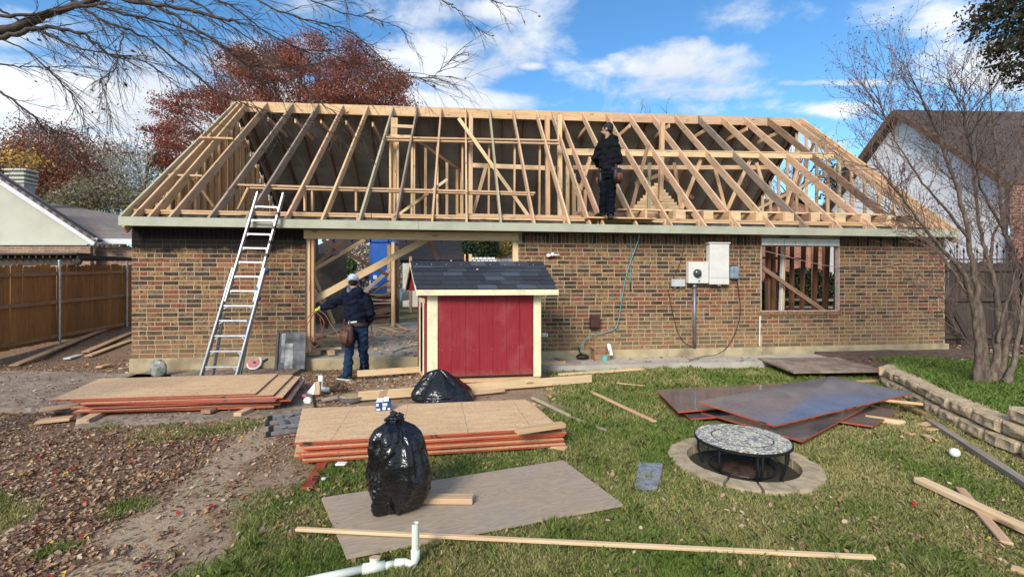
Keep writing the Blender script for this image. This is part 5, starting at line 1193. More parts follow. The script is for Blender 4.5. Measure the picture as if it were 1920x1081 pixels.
# circular saw / chalk-red disc tool by the wall
sw = thing('circular_saw', 'red and white circular saw lying by the wall right of the ladder', 'saw', G(478, 695, .05)); c = G(478, 690, .05); c.z = .05
fwd = Vector((.1, -.92, .38)).normalized(); A0 = c + Vector((0, 0, .10))
mb = MB(); mb.tube([A0, A0 + fwd * .03], .115, 26); ob('blade_guard', mb, simple('saw_red', (.42, .02, .03), .4), sw)
mb = MB(); arc = [A0 + fwd * .02 + (Vector((1, 0, 0)) * math.cos(a) + Vector((1, 0, 0)).cross(fwd) * -math.sin(a)) * .12 for a in np.linspace(-3.0, .9, 22)]; mb.tube(arc, .022, 7); ob('guard_rim', mb.mesh('a', True), wht, sw)
mb = MB(); mb.tube([A0 + fwd * .03, A0 + fwd * .05], .02, 12); ob('arbor', mb, M['black'], sw)
mb = MB(); mb.bar(A0 + Vector((-.15, .0, -.1)), A0 + Vector((.14, -.02, -.1)), .12, .02); mb.bar(A0 + Vector((.1, 0, .0)), A0 + Vector((.27, .05, .09)), .04, .04); ob('handle', mb, M['black'], sw)
cable('cord', [G(500, 682, .1), G(512, 676, .1), G(512, 690, .04), G(498, 700, .03), G(460, 702, .03), G(447, 697, .03), G(458, 690, .05)], .006, M['black'], 'black power cord looped round the circular saw')
# cinder / foam board leaning against the wall and panels
gr = simple('scorched_panel', (.20, .20, .21), .85, 0, .35, 5, .3, c2=(.07, .07, .075)); gr2 = simple('scorched_foil', (.52, .51, .48), .7, 0, .25, 7, .2, c2=(.16, .15, .15))
lp_ = thing('insulation_board', 'scorched grey insulation panel leaning on the brick beside the opening', 'panel', H(3.0, -.2, 0))
a_ = H(HX(515, -.2), -.2, .05); b_ = H(HX(571, -.2), -.2, .05); L_ = (b_ - a_).length; Mx = frame(a_, b_ - a_, Vector((0, .16, 1)).normalized())
mb = MB(); mb.box((.05, 0, 0), (L_ - .0, .03, .66), 0, .005); ob('panel_board', mb, gr, lp_, Mx)
mb = MB(); mb.box((.16, -.006, .01), (.30, -.001, .46)); mb.box((.09, -.006, .12), (.155, -.001, .64)); ob('foil_patch', mb, gr2, lp_, Mx); mb = MB(); mb.box((-.0, -.02, 0), (.045, .05, .66), 0, .004); ob('edge_board', mb, simple('scorched_wood', (.14, .12, .11)), lp_, Mx); mb = MB(); mb.box((.31, -.004, .33), (L_ - .005, -.0005, .336)); ob('seam', mb, M['black'], lp_, Mx)
# pale plastic bag against the foundation, far left
mb = MB(); p = G(297, 704, .05)
for k, (w_, z_) in enumerate(((.17, 0), (.17, .12), (.15, .2), (.10, .25), (.04, .28))): pass
mb.ball((p.x, p.y, .16), (.14, .06, .17), 0, 16, 12); tag(ob('plastic_sack', mb.mesh('s', True), simple('grey_plastic_film', (.33, .34, .30), .3, 0, .3, 9, .6)), 'grey translucent plastic sack propped against the foundation at left', 'sack')
# metal pan, white elbow, tins and scrap heap between the stacks
pn = thing('metal_pan', 'round galvanised pan full of sawdust between the two stacks', 'pan', G(658, 757, .0)); c = G(658, 752, 0)
mb = MB(); mb.tube([(c.x, c.y, .01), (c.x, c.y, .075)], [.13, .165], 28); ob('pan', mb.mesh('p'), M['steel'], pn); mb = MB(); mb.tube([(c.x, c.y, .074), (c.x, c.y, .082)], [.155, .10], 20); ob('sawdust', mb, simple('sawdust', (.48, .35, .19), 1, 0, .2, 30, .5), pn)
el = G(604, 734, .0); mb = MB(); mb.tube([(el.x - .02, el.y, .24), (el.x - .02, el.y, .07), (el.x + .0, el.y - .02, .035), (el.x + .12, el.y - .03, .035)], [.035, .035, .04, .035], 16); tag(ob('pipe_elbow', mb.mesh('e', True), M['white']), 'white plastic pipe elbow standing in the rubble heap', 'pipe')
c = G(578, 758, .0); mb = MB(); mb.tube([(c.x, c.y, .05), (c.x, c.y - .03, .055)], .052, 22); mb.tube([(c.x, c.y - .03, .055), (c.x, c.y - .04, .056)], .045, 22); tag(ob('round_cap', mb, M['white']), 'round white plastic cap at the end of the rubble heap', 'cap')
c = G(570, 750, .0); mb = MB(); mb.ball((c.x, c.y, .045), (.05, .04, .04)); tag(ob('pink_wrapper', mb.mesh('w', True), simple('pink_paper', (.65, .16, .20), .6)), 'crumpled pink wrapper left of the rubble heap', 'wrapper')
c = G(580, 742, 0); mb = MB(); mb.prism([(c.x - .06, c.y, .02), (c.x + .07, c.y, .02), (c.x + .07, c.y + .03, .19)], (0, .05, 0)); tag(ob('white_offcut', mb, M['white']), 'triangular white offcut standing on the rubble heap', 'offcut')
lump('wood_block', Vector((c.x + .12, c.y, .02)), Vector((c.x + .12, c.y + .03, .2)), .07, .05, 'fir', 'short pinkish stub standing upright in the rubble heap'); c = G(620, 752, 0); lump('bark_piece', Vector((c.x - .1, c.y - .05, .03)), Vector((c.x + .1, c.y, .06)), .05, .04, 'greywood', 'curved grey bark piece in front of the rubble heap')
mb = MB()
for k in range(26):
    a = random.uniform(0, 6.3); r = random.uniform(0, .16); mb.ball((el.x + .22 + r * math.cos(a), el.y + .02 + r * .5 * math.sin(a), .03 + .09 * (1 - r / .16) * random.random()), (random.uniform(.02, .05), random.uniform(.02, .04), random.uniform(.012, .03)), 0, 7, 5)
tag(ob('mud_clod', mb, simple('mud', (.10, .065, .04), 1, 0, .3, 20, .6)), 'pile of dark brown mud and insulation in the rubble heap', 'mud', kind='stuff')
c = G(640, 873, .0); mb = MB(); mb.box((c.x - .045, c.y - .03, .012), (c.x + .045, c.y + .03, .03), 0, .004); tag(ob('white_tile', mb, M['white']), 'small white tile in the grass before the middle stack', 'tile')
mb = MB(); c = G(607, 901, .0); mb.ball((c.x, c.y, .018), (.022, .02, .015)); tag(ob('glass_lid', mb.mesh('l', True), simple('frosted', (.5, .52, .5), .2)), 'tiny frosted lid among the leaves beside the red strip', 'lid')
# lumber offcuts inside the opening
for i, (x0, y0, x1, y1, z, w_, h_, mt, lb) in enumerate(((576, 642, 660, 640, .24, .1, .1, 'fir', 'thick beam end inside the opening, topmost of the left heap'), (578, 655, 640, 652, .3, .1, .04, 'pine_b', 'pale stud lying in the middle of the left heap'), (592, 640, 622, 662, .26, .12, .08, 'fir', 'pinkish timber pointing out of the left heap toward the yard'), (575, 662, 600, 660, .26, .1, .09, 'pine', 'stubby pine block at the foot of the opening'), (573, 640, 640, 618, .24, .08, .05, 'fir', 'slanting stud behind the left heap inside the opening'),
    (600, 615, 680, 605, .22, .08, .04, 'pine', 'thin stud lying deep inside the opening'), (577, 625, 636, 632, .23, .08, .05, 'pine_b', 'pale stud lying just behind the worker inside the opening'))):
    lump('stud_offcut', G(x0, y0, z), G(x1, y1, z), w_, h_, mt, lb)
for i, (x0, y0, x1, y1, lb) in enumerate(((712, 612, 745, 622, 'pine shake nearest the post on the slab'), (728, 618, 762, 614, 'pine shake pointing right under the post'), (720, 626, 758, 628, 'flat pine shake at the front of the small heap'), (700, 610, 730, 607, 'pine shake at the left of the small heap'), (738, 606, 765, 619, 'split pine shake slanting at the right of the small heap'))):
    lump('wood_shake', G(x0, y0, .225 + i * .006), G(x1, y1, .225 + i * .006), .12, .015, 'pine', lb)
for (x0, y0, x1, y1, w_, mt, lb) in ((795, 538, 680, 550, .3, 'greywood', 'upper grey plank leaning in the far doorway'), (730, 540, 683, 556, .16, 'greywood', 'lower grey plank leaning in the far doorway')):
    lump('leaning_plank', D(678, 552 + (x0 < 740) * 8, 13.0), D(730, 506 + (x0 < 740) * 20, 13.6), w_, .03, mt, lb, 'plank')
cable('cord', [G(735, 660, .22), G(760, 652, .22), G(800, 644, .22)], .008, M['black'], 'dark cord lying across the slab toward the shed')
debris('rubble', -5.8, -1.3, 6.9, 7.95, 900, 'broken mortar, brick bits and wood chips before the opening', [M['dconc'], BR[0], BR[1], M['pine'], M['mud'], M['dconc'], M['wconc']], .012, .04, lambda x, y: .9 * (fb(x, y, 1.6, 70) > .47))
debris('wood_scraps', -2.6, 1.0, 5.35, 6.9, 700, 'chips of wood and sawdust lumps round the shed', [M['pine'], M['dconc'], M['mud'], M['pine_b'], M['brown2']], .008, .028, lambda x, y: .8 * (fb(x, y, 1.6, 72) > .5))
debris('walkway_crumbs', 1.0, 8.0, 7.9, 9.2, 160, 'leaf crumbs and grit on the walkway', [M['mud'], M['brown2']], .012, .035, lambda x, y: (y > 8.05 + .124 * (x + .2)) * (y < 8.75 + .124 * x) * 1.0, .115)
debris('site_trash', -8.5, -5.6, 5.6, 9.5, 260, 'chips and grit on the leaves by the left fence', [M['pine'], M['dconc'], M['white'], M['mud']], .012, .04)
debris('slab_rubble', -4.6, -1.5, 8.6, 13.5, 500, 'chips scattered over the floor slab inside', [M['pine'], M['dconc'], M['mud'], M['fir']], .015, .06, None, .205)
# ---------------------------------------------------------------- fences
def fence(name, label, A, B, za, zb, ht, pitch, mat, railmat, posts, rails, front, postmat=None, gap=.006):
    A = Vector(A); B = Vector(B); L = (B - A).length; d = (B - A) / L; n = Vector((-d.y, d.x, 0)) * front
    t0 = thing(name, label, 'fence', A.lerp(B, .5)); N = int(L / pitch)
    w_ = pitch - gap; me0 = None
    var = []
    for k in range(5):
        mb = MB(); hh = ht + (k - 2) * .012; poly = [(0, 0, 0), (w_, 0, 0), (w_, 0, hh - .03), (w_ - .03, 0, hh), (.03, 0, hh), (0, 0, hh - .03)]
        mb.prism(poly, (0, .016, 0)); mm = mb.mesh('picket'); mm.materials.append(M[mat]); var.append(mm)
    for k in range(N):
        p = A + d * (k * pitch); z = za + (zb - za) * k / N
        # board grain runs up, so local X of the board is turned with the mapping below
        Mx = frame(p, d, (0, 0, 1)); Mx.translation.z = z - .03 + random.uniform(-.01, .01); Mx = Mx @ Matrix.Rotation(random.uniform(-.008, .008), 4, 'Y')
        ob('picket', var[k % 5], None, t0, Mx)
    for rz_ in rails:
        k = 0
        while k < L:
            k2 = min(k + 2.44, L); p, q = A + d * (k + .002) + n * .03, A + d * (k2 - .002) + n * .03; p.z = za + (zb - za) * k / L + rz_ * ht; q.z = za + (zb - za) * k2 / L + rz_ * ht
            beam('rail', p, q, .038, .085, M[railmat], t0); k = k2
    for s in posts:
        p = A + d * s + n * .085; z = za + (zb - za) * s / L; mb = MB(); mb.tube([(p.x, p.y, z - .1), (p.x, p.y, z + ht + .06)], .03, 10); mb.ball((p.x, p.y, z + ht + .065), .036, 0, 10, 6)
        for rz_ in rails: mb.tube([(p.x - .0, p.y, z + rz_ * ht - .02), (p.x, p.y, z + rz_ * ht + .02)], .04, 10)
        ob('post', mb, M[postmat or 'steel'], t0)
    return t0
def vwood(name, ca, cb, var=.35, dirt=.3):
    """grain along local Z"""
    m, t = newmat(name); tc = t.add('ShaderNodeTexCoord').outputs['Object']; oi = t.add('ShaderNodeObjectInfo').outputs['Random']
    off = t.add('ShaderNodeCombineXYZ', i_0=t.math('MULTIPLY', oi, 41.0), i_1=oi, i_2=t.math('MULTIPLY', oi, 9.0)).outputs[0]
    g = t.noise(t.mapping(tc, (26, 26, 1.2), off), 1.6, 6, .62, .5); col = t.mix(t.smooth(g, .32, .68), ca, cb)
    b = t.noise(t.mapping(tc, (4, 4, 1.5), off), 1.5, 5, .7); col = t.mix(t.math('MULTIPLY', t.smooth(b, .48, .7), dirt), col, tuple(q * .35 for q in cb))
    vo = t.add('ShaderNodeTexVoronoi', i_Vector=t.mapping(tc, (12, 12, 3), off)); col = t.mix(t.math('MULTIPLY', t.smooth(vo.outputs['Distance'], .14, .07), .7), col, tuple(q * .3 for q in cb))
    hv = t.add('ShaderNodeHueSaturation', i_Color=col); t.set(hv, 'Value', t.math('MULTIPLY_ADD', oi, var, 1 - var / 2)); t.set(t.b, 'Base Color', hv.outputs[0]); t.b.inputs['Roughness'].default_value = .8; t.b.inputs['Specular IOR Level'].default_value = .2; bump(t, g, .3, .004); M[name] = m
vwood('cedar_v', (.33, .165, .06), (.24, .115, .043)); vwood('dark_v', (.085, .066, .052), (.045, .035, .028), .5, .5); vwood('grey_v', (.30, .27, .24), (.22, .2, .18))
A = Vector((-10.55, 5.5, 0)); B = Vector((-11.3, 13.6, 0))
fence('cedar_fence', 'tall brown cedar fence with galvanised posts along the left side of the yard', Vector((-10.6, 6.0, 0)), Vector((-11.45, 14.6, 0)), -.02, .38, 1.85, .141, 'cedar_v', 'cedar_rail', (5.05, 7.25, 2.6), (.05, .5, .87), -1)
fence('dark_fence', 'dark weathered wooden fence behind the bare tree at right', Vector((9.75, 10.55, 0)), Vector((15.5, 10.9, 0)), .1, .1, 2.02, .15, 'dark_v', 'dkfence', (2.2, 4.6), (.12, .55, .9), -1, 'dkfence')
ir = thing('iron_fence', 'black iron fence with spear finials showing above the dark wooden fence', 'fence', (10.9, 11.6, 0)); mb = MB()
for k in range(26):
    x = 10.2 + k * .17; h_ = 2.62 if k % 2 else 2.5; m2 = MB(); m2.tube([(x, 11.6, 0), (x, 11.6, h_ - .14)], .011, 5); m2.tube([(x, 11.6, h_ - .15), (x, 11.6, h_ - .10), (x, 11.6, h_)], [.008, .03, .002], 6); ob('spear', m2, iron, ir)
for z in (.3, 2.2): beam('rail', (10.1, 11.62, z), (14.6, 11.62, z), .02, .03, iron, ir)
lump('wood_brace', D(1775, 560, 10.3), D(1820, 640, 10.25), .04, .1, 'dkfence', 'dark board leaning against the right fence by the house corner', 'board')
lump('edging_stone', G(1893, 668, .15), G(1960, 700, .15), .1, .08, stone, 'pale concrete edging strip in the leaves by the right fence', 'edging')

# ---------------------------------------------------------------- neighbouring houses
def brickwork(name, ca, cb, mort, sc=1.0):
    m, t = newmat(name); pos = t.add('ShaderNodeTexCoord').outputs['UV']; bk = t.add('ShaderNodeTexBrick', i_Vector=pos); bk.inputs['Scale'].default_value = sc; bk.inputs['Color1'].default_value = ca + (1,); bk.inputs['Color2'].default_value = cb + (1,); bk.inputs['Mortar'].default_value = mort + (1,); bk.inputs['Mortar Size'].default_value = .007; bk.inputs['Brick Width'].default_value = .25; bk.inputs['Row Height'].default_value = .082; bk.inputs['Bias'].default_value = -.1
    ps = t.add('ShaderNodeNewGeometry').outputs['Position']; n = t.noise(ps, 2.5, 6, .65); col = t.mix(t.math('MULTIPLY', t.smooth(n, .4, .7), .5), bk.outputs[0], tuple(q * .5 for q in cb)); t.set(t.b, 'Base Color', col); t.b.inputs['Roughness'].default_value = .9; bump(t, bk.outputs['Fac'], -.4, .006); return m
def uvwall(name, P, mat, parent, thick=.1):
    """vertical wall polygon; first edge is horizontal, UV in metres"""
    P = [Vector(p) for p in P]; d = Vector((P[1].x - P[0].x, P[1].y - P[0].y, 0)).normalized(); n = Vector((-d.y, d.x, 0)) * thick; mb = MB(); mb.prism(P, n); me = mb.mesh(name); uv = me.uv_layers.new(name='UVMap')
    for l in me.loops: v = me.vertices[l.vertex_index].co; uv.data[l.index].uv = ((v - P[0]).dot(d), v.z)
    return ob(name, me, mat, parent)
nb = brickwork('neighbour_brick', (.34, .20, .13), (.19, .11, .085), (.38, .33, .27)); nbr = brickwork('neighbour_red_brick', (.34, .10, .06), (.16, .05, .035), (.42, .36, .30))
def roofmat(name, c, c2):
    m, t = newmat(name); tc = t.add('ShaderNodeTexCoord').outputs['UV']; bk = t.add('ShaderNodeTexBrick', i_Vector=tc); bk.inputs['Scale'].default_value = 1; bk.inputs['Color1'].default_value = c + (1,); bk.inputs['Color2'].default_value = c2 + (1,); bk.inputs['Mortar'].default_value = tuple(q * .35 for q in c2) + (1,); bk.inputs['Mortar Size'].default_value = .006; bk.inputs['Brick Width'].default_value = .3; bk.inputs['Row Height'].default_value = .14
    n = t.noise(t.add('ShaderNodeNewGeometry').outputs['Position'], 30, 4, .7); col = t.mix(t.math('MULTIPLY', n, .5), bk.outputs[0], tuple(q * .5 for q in c)); t.set(t.b, 'Base Color', col); t.b.inputs['Roughness'].default_value = .95; return m
def uvslope(name, P, mat, parent, th=.08):
    P = [Vector(p) for p in P]; d = (P[1] - P[0]).normalized(); nr = (P[1] - P[0]).cross(P[-1] - P[0]).normalized(); e = nr.cross(d); mb = MB(); mb.prism(P, nr * -th); me = mb.mesh(name); uv = me.uv_layers.new(name='UVMap')
    for l in me.loops: v = me.vertices[l.vertex_index].co - P[0]; uv.data[l.index].uv = (v.dot(d), v.dot(e))
    return ob(name, me, mat, parent)
rg_ = roofmat('grey_brown_shingles', (.24, .20, .18), (.17, .14, .125)); rb_ = roofmat('brown_shingles', (.085, .062, .055), (.052, .04, .036))
ln = thing('neighbour_house', 'neighbour house at left with cream gable, white rake boards and grey shingle roof', 'house', (-15, 15, 0))
cg = simple('cream_siding', (.47, .47, .39), .7, 0, .05, 1.2, .1); wf_ = simple('white_fascia', (.62, .64, .68), .55, 0, .05, 3)
e_ = D(186, 449, 14.0); ap = Vector((-16.6, 14.0, 1.6 + (16.6 - 12.75) * .615 + 1.33)); 
eave_z = e_.z; sl_ = .635; apx = -16.4; apz = eave_z + (e_.x - apx) * sl_; lx = apx - (e_.x - apx)
uvwall('gable_wall', [(lx, 14.1, eave_z - .12), (e_.x - .1, 14.1, eave_z - .12), (apx, 14.1, apz - .15)], cg, ln)
uvwall('brick_wall', [(lx, 14.08, -.2), (e_.x - .35, 14.08, -.2), (e_.x - .35, 14.08, eave_z - .17), (lx, 14.08, eave_z - .17)], nb, ln)
mb = MB(); mb.box((lx, 14.02, eave_z - .17), (e_.x - .4, 14.09, eave_z - .11)); ob('trim_strip', mb, cg, ln)
for sx in (1, -1):
    p = Vector((apx + sx * (e_.x - apx + .12), 13.75, eave_z - .10)); q = Vector((apx, 13.75, apz + .04)); beam('rake_board', p, q, .04, .24, wf_, ln, up=(0, 0, 1)); beam('drip_edge', p + Vector((0, -.02, .15)), q + Vector((0, -.02, .15)), .10, .035, M['black'], ln, up=(0, 0, 1))
uvslope('roof', [Vector((e_.x + .15, 13.7, eave_z - .02)), Vector((e_.x + .15, 13.98, eave_z - .02)), Vector((apx, 13.98, apz + .18)), Vector((apx, 13.7, apz + .18))], rg_, ln)
uvslope('roof', [Vector((2 * apx - e_.x - .15, 14.5, eave_z - .02)), Vector((2 * apx - e_.x - .15, 13.7, eave_z - .02)), Vector((apx, 13.7, apz + .18)), Vector((apx, 14.5, apz + .18))], rg_, ln)
uvslope('roof', [D(186, 446, 14.2), D(300, 449, 14.2), D(262, 408, 17.8), D(222, 402, 18.2), D(95, 381, 18.6), D(95, 400, 16.4)], rg_, ln)
mb = MB(); a, b = D(186, 452, 14.18), D(300, 453, 14.18); mb.bar(a, b, .04, .16); ob('fascia', mb, wf_, ln); a2 = D(186, 452, 13.8); mb = MB(); mb.bar(a2 + Vector((-.25, 0, -.02)), a + Vector((.02, -.1, -.01)), .3, .14); ob('soffit_return', mb, wf_, ln)
uvwall('brick_wall', [(-13.3, 14.5, -.2), (-10.6, 14.5, -.2), (-10.6, 14.5, eave_z - .2), (-13.3, 14.5, eave_z - .2)], nb, ln)
ch = D(38, 345, 17); mb = MB(); mb.box((ch.x - .3, 16.85, 3), (ch.x + .3, 17.25, ch.z)); ob('chimney', mb, simple('stucco', (.35, .33, .3)), ln)
for k, (w_, z) in enumerate(((.36, .0), (.38, .14), (.40, .30), (.42, .46))): mb = MB(); mb.box((ch.x - w_, 16.8, ch.z + z), (ch.x + w_, 17.3, ch.z + z + .08), 0, .02); ob('chimney_cap', mb, cg, ln)
mb = MB(); mb.box((ch.x - .28, 16.87, ch.z), (ch.x + .28, 17.23, ch.z + .5)); ob('flue', mb, simple('flue', (.3, .28, .24)), ln)
pg = thing('pergola', 'dark weathered pergola beyond the left fence', 'pergola', (-11.4, 11.6, 0)); dw = M['dkfence']
for x in (22, 126): p = D(x, 500, 11.6); mb = MB(); mb.box((p.x - .08, 11.5, 0), (p.x + .08, 11.7, p.z)); ob('post', mb, dw, pg)
beam('beam', D(-60, 490, 11.5), D(148, 487, 11.5), .1, .25, dw, pg); beam('top_board', D(-60, 477, 11.45), D(158, 476, 11.45), .4, .05, dw, pg)
for k in range(16): p = D(-50 + k * 13, 480, 11.3); beam('slat', p, p + Vector((0, 1.6, 0)), .04, .1, dw, pg)
mb = MB(); mb.ball(D(145, 489, 11.44), (.12, .06, .12)); ob('beam_end', mb, dw, pg)

rn = thing('neighbour_house', 'tall neighbour house at right with white gable, red brick side and brown roof', 'house', (15, 16, 0))
wg = simple('white_gable_siding', (.80, .80, .82), .7, 0, .04, 1, .05)
Fp, Rp = Vector((14.9, 13.7, 0)), Vector((14.45, 20.8, 0)); Ap = Fp.lerp(Rp, .47)
zf, zr_, za_ = 4.75, 4.75, 8.0
uvwall('gable_wall', [(Rp.x, Rp.y, 0), (Fp.x, Fp.y, 0), (Fp.x, Fp.y, zf), (Ap.x, Ap.y, za_), (Rp.x, Rp.y, zr_)], wg, rn)
ev = Vector((0, 0, .12)); OO = Vector((-.3, 0, 0))
fe, re_, ape = Fp + Vector((-.35, -.45, zf - .25)), Rp + Vector((-.35, .45, zr_ - .3)), Ap + Vector((-.35, 0, za_ + .1)); ex = Vector((16, .6, 0))
uvslope('roof', [fe, fe + ex, ape + ex, ape], rb_, rn, .16); uvslope('roof', [re_ + ex, re_, ape, ape + ex], rb_, rn, .16)
beam('rake_board', re_ + Vector((0, 0, -.08)), ape + Vector((0, 0, -.1)), .05, .24, M['darkrafter'], rn); beam('rake_board', fe + Vector((0, 0, -.08)), ape + Vector((0, 0, -.1)), .05, .16, M['darkrafter'], rn)
uvwall('brick_wall', [(14.72, 13.3, 0), (31, 13.9, 0), (31, 13.9, zf - .3), (14.72, 13.3, zf - .3)], nbr, rn); beam('fascia', fe + Vector((.3, .12, -.12)), fe + ex + Vector((0, .12, -.12)), .04, .22, simple('brown_fascia', (.20, .13, .09)), rn)
uvwall('rear_wing_wall', [(10.6, 20.6, 0), (14.4, 20.6, 0), (14.4, 20.6, 4.6), (12.5, 20.6, 5.5), (10.6, 20.6, 4.6)], nbr, rn)
uvslope('wing_roof', [(10.3, 20.3, 4.5), (10.3, 26, 4.5), (12.5, 26, 5.65), (12.5, 20.3, 5.65)], rb_, rn, .1); uvslope('wing_roof', [(14.7, 26, 4.5), (14.7, 20.3, 4.5), (12.5, 20.3, 5.65), (12.5, 26, 5.65)], rb_, rn, .1)

# ---------------------------------------------------------------- trees
def bark(name, ca, cb):
    m, t = newmat(name); tc = t.add('ShaderNodeTexCoord').outputs['Object']; n = t.noise(t.mapping(tc, (8, 8, 2)), 3, 6, .7); t.set(t.b, 'Base Color', t.mix(t.smooth(n, .35, .65), ca, cb)); t.b.inputs['Roughness'].default_value = .9; bump(t, n, .6, .01); M[name] = m; return m
bark('bark_dark', (.045, .033, .03), (.085, .065, .055)); bark('bark_myrtle', (.19, .14, .105), (.075, .053, .04)); bark('twig_myrtle', (.19, .12, .095), (.12, .08, .065)); bark('bark_pale', (.28, .25, .21), (.17, .15, .13)); bark('bark_red', (.07, .045, .04), (.12, .08, .065))
M['foliage'] = leafmat('tree_leaf', .65, .3)
def leafcloud(name, C, size, cols, parent, label=None):
    """C (N,3) leaf centres -> small bent quads"""
    N = len(C); a = rng.normal(size=(N, 3)); a /= np.linalg.norm(a, axis=1)[:, None]; b = np.cross(a, rng.normal(size=(N, 3))); b /= np.linalg.norm(b, axis=1)[:, None]; s = size * rng.uniform(.6, 1.4, N)[:, None]
    V = np.stack([C - a * s, C + b * s * .5, C + a * s, C - b * s * .5], 1); return ob(name, np_mesh(name, V, 4, M['foliage'], cols), None, parent)
def limb(mb, p, d, L, r, n=5, sag=0, wob=.12, sides=5, r_end=None):
    pts = [Vector(p)]; d = Vector(d).normalized(); 
    for k in range(n):
        d = (d + Vector((random.gauss(0, wob), random.gauss(0, wob), random.gauss(0, wob) - sag))).normalized(); pts.append(pts[-1] + d * L / n)
    re = r * .35 if r_end is None else r_end; mb.tube(pts, [r + (re - r) * k / n for k in range(n + 1)], sides, cap=False); return pts, d
def leafy(name, label, cat, base, trunk_h, blobs, Y, nclu, leaf, per, pal, bk, tr=.25, spread=.5, flat=.6, yd=None, group=None, twigs=True, gap=0):
    base = Vector(base); t0 = thing(name, label, cat, base, 0, group); tb = MB(); top = base + Vector((0, 0, trunk_h)); pts = [base, base.lerp(top, .5) + Vector((.1 * tr, 0, 0)), top]; tb.tube(pts, [tr, tr * .75, tr * .5], 9); ob('trunk', tb.mesh('t', True), M[bk], t0)
    C = []; br = MB(); ar = np.array([b[2] * b[3] for b in blobs], float); ar /= ar.sum()
    for i in range(nclu):
        bx_, by_, rx, ry = blobs[rng.choice(len(blobs), p=ar)]; yy = Y + rng.uniform(-1, 1) * (yd or rx * Y / F * .8)
        a = rng.uniform(0, 6.283); r = math.sqrt(rng.uniform(0, 1)); c = D(bx_ + rx * r * math.cos(a), by_ + ry * r * math.sin(a), yy); C.append(c)
        if twigs and i % 3 == 0:
            s = pts[1].lerp(top, random.random()) if random.random() < .3 else top + (c - top) * random.uniform(.1, .5) * Vector((1, 1, 1)).length / 1.74
            mid = s.lerp(c, .5) + Vector((0, 0, -.03 * (c - s).length)); br.tube([s, mid, c], [max(.015, tr * .12), max(.012, tr * .07), .008], 4, cap=False)
    for b in blobs:
        c = D(b[0], b[1], Y); br.tube([base.lerp(top, .6), base.lerp(c, .55) + Vector((0, 0, trunk_h * .25)), c], [tr * .45, tr * .3, tr * .12], 6, cap=False)
    ob('branches', br.mesh('b', True), M[bk], t0)
    C = np.array([tuple(c) for c in C]); idx = np.repeat(np.arange(len(C)), per); off = rng.normal(size=(len(idx), 3)) * np.array([spread, spread, spread * flat]); P_ = C[idx] + off
    pal = np.array(pal); cc = pal[rng.integers(0, len(pal), len(C))][idx] * rng.uniform(.7, 1.35, len(idx))[:, None]; o = leafcloud('crown', P_, leaf, cc, t0); return t0
RUST = [(.33, .10, .06), (.23, .07, .045), (.39, .14, .08), (.15, .048, .037), (.29, .10, .068)]
leafy('cypress_tree', 'large rust-red cypress rising behind the left half of the roof', 'tree', (-11, 25, 0), 9, [(330, 205, 42, 42), (300, 240, 30, 18), (395, 195, 50, 35), (440, 130, 40, 40), (500, 110, 60, 40), (600, 100, 85, 35), (560, 160, 110, 45), (680, 150, 80, 45), (740, 175, 34, 30), (640, 190, 90, 25), (340, 265, 50, 25), (450, 185, 60, 30)], 25, 560, .055, 130, RUST, 'bark_red', .35, .34, .20, 3)
leafy('oak_tree', 'rust brown tree behind the roof of the left neighbour', 'tree', (-33, 32, 0), 6, [(80, 265, 60, 30), (50, 315, 75, 45), (140, 300, 50, 35), (170, 330, 55, 35), (120, 350, 80, 35), (25, 360, 40, 40), (190, 290, 35, 18)], 32, 520, .08, 80, [(.26, .11, .07), (.2, .07, .045), (.30, .15, .09), (.13, .05, .035)], 'bark_dark', .3, .55, .7, 3)
leafy('yellow_tree', 'small tree with orange yellow leaves above the left neighbour gable', 'tree', (-24, 19, 0), 4, [(30, 285, 45, 14), (60, 302, 45, 12), (15, 265, 22, 18)], 19, 13, .07, 24, [(.55, .30, .04), (.48, .22, .04), (.6, .38, .08)], 'bark_dark', .12, .3, .5, 1)
leafy('pale_tree', 'thin pale half-bare tree left of the roof gable', 'tree', (-22, 27, 0), 4, [(260, 310, 42, 36), (300, 340, 30, 30), (240, 355, 45, 25), (215, 290, 26, 20)], 27, 160, .07, 24, [(.42, .40, .34), (.30, .29, .2), (.5, .47, .4)], 'bark_pale', .18, .5, .7, 2)
leafy('olive_tree', 'low olive green scrubby tree beyond the grey neighbour roof', 'tree', (-22, 24, 0), 3, [(190, 362, 50, 26), (140, 375, 45, 14), (260, 385, 50, 14), (290, 372, 25, 14)], 24, 230, .08, 45, [(.17, .15, .08), (.24, .2, .11), (.12, .1, .06), (.34, .32, .26)], 'bark_pale', .15, .4, .6, 2)
leafy('cypress_tree', 'low rust branch cluster just left of the roof gable', 'tree', (-19, 26, 0), 3, [(325, 305, 30, 10), (350, 330, 30, 12), (300, 292, 16, 6)], 26, 60, .08, 50, RUST, 'bark_red', .1, .35, .4, 1)
leafy('dark_tree', 'dark evergreen glimpsed between the right gable studs', 'tree', (16, 26, 0), 3, [(1610, 360, 40, 34), (1650, 380, 40, 24), (1580, 330, 18, 18)], 25, 110, .10, 50, [(.05, .07, .04), (.03, .04, .025), (.08, .07, .05)], 'bark_dark', .2, .45, .7, 2)
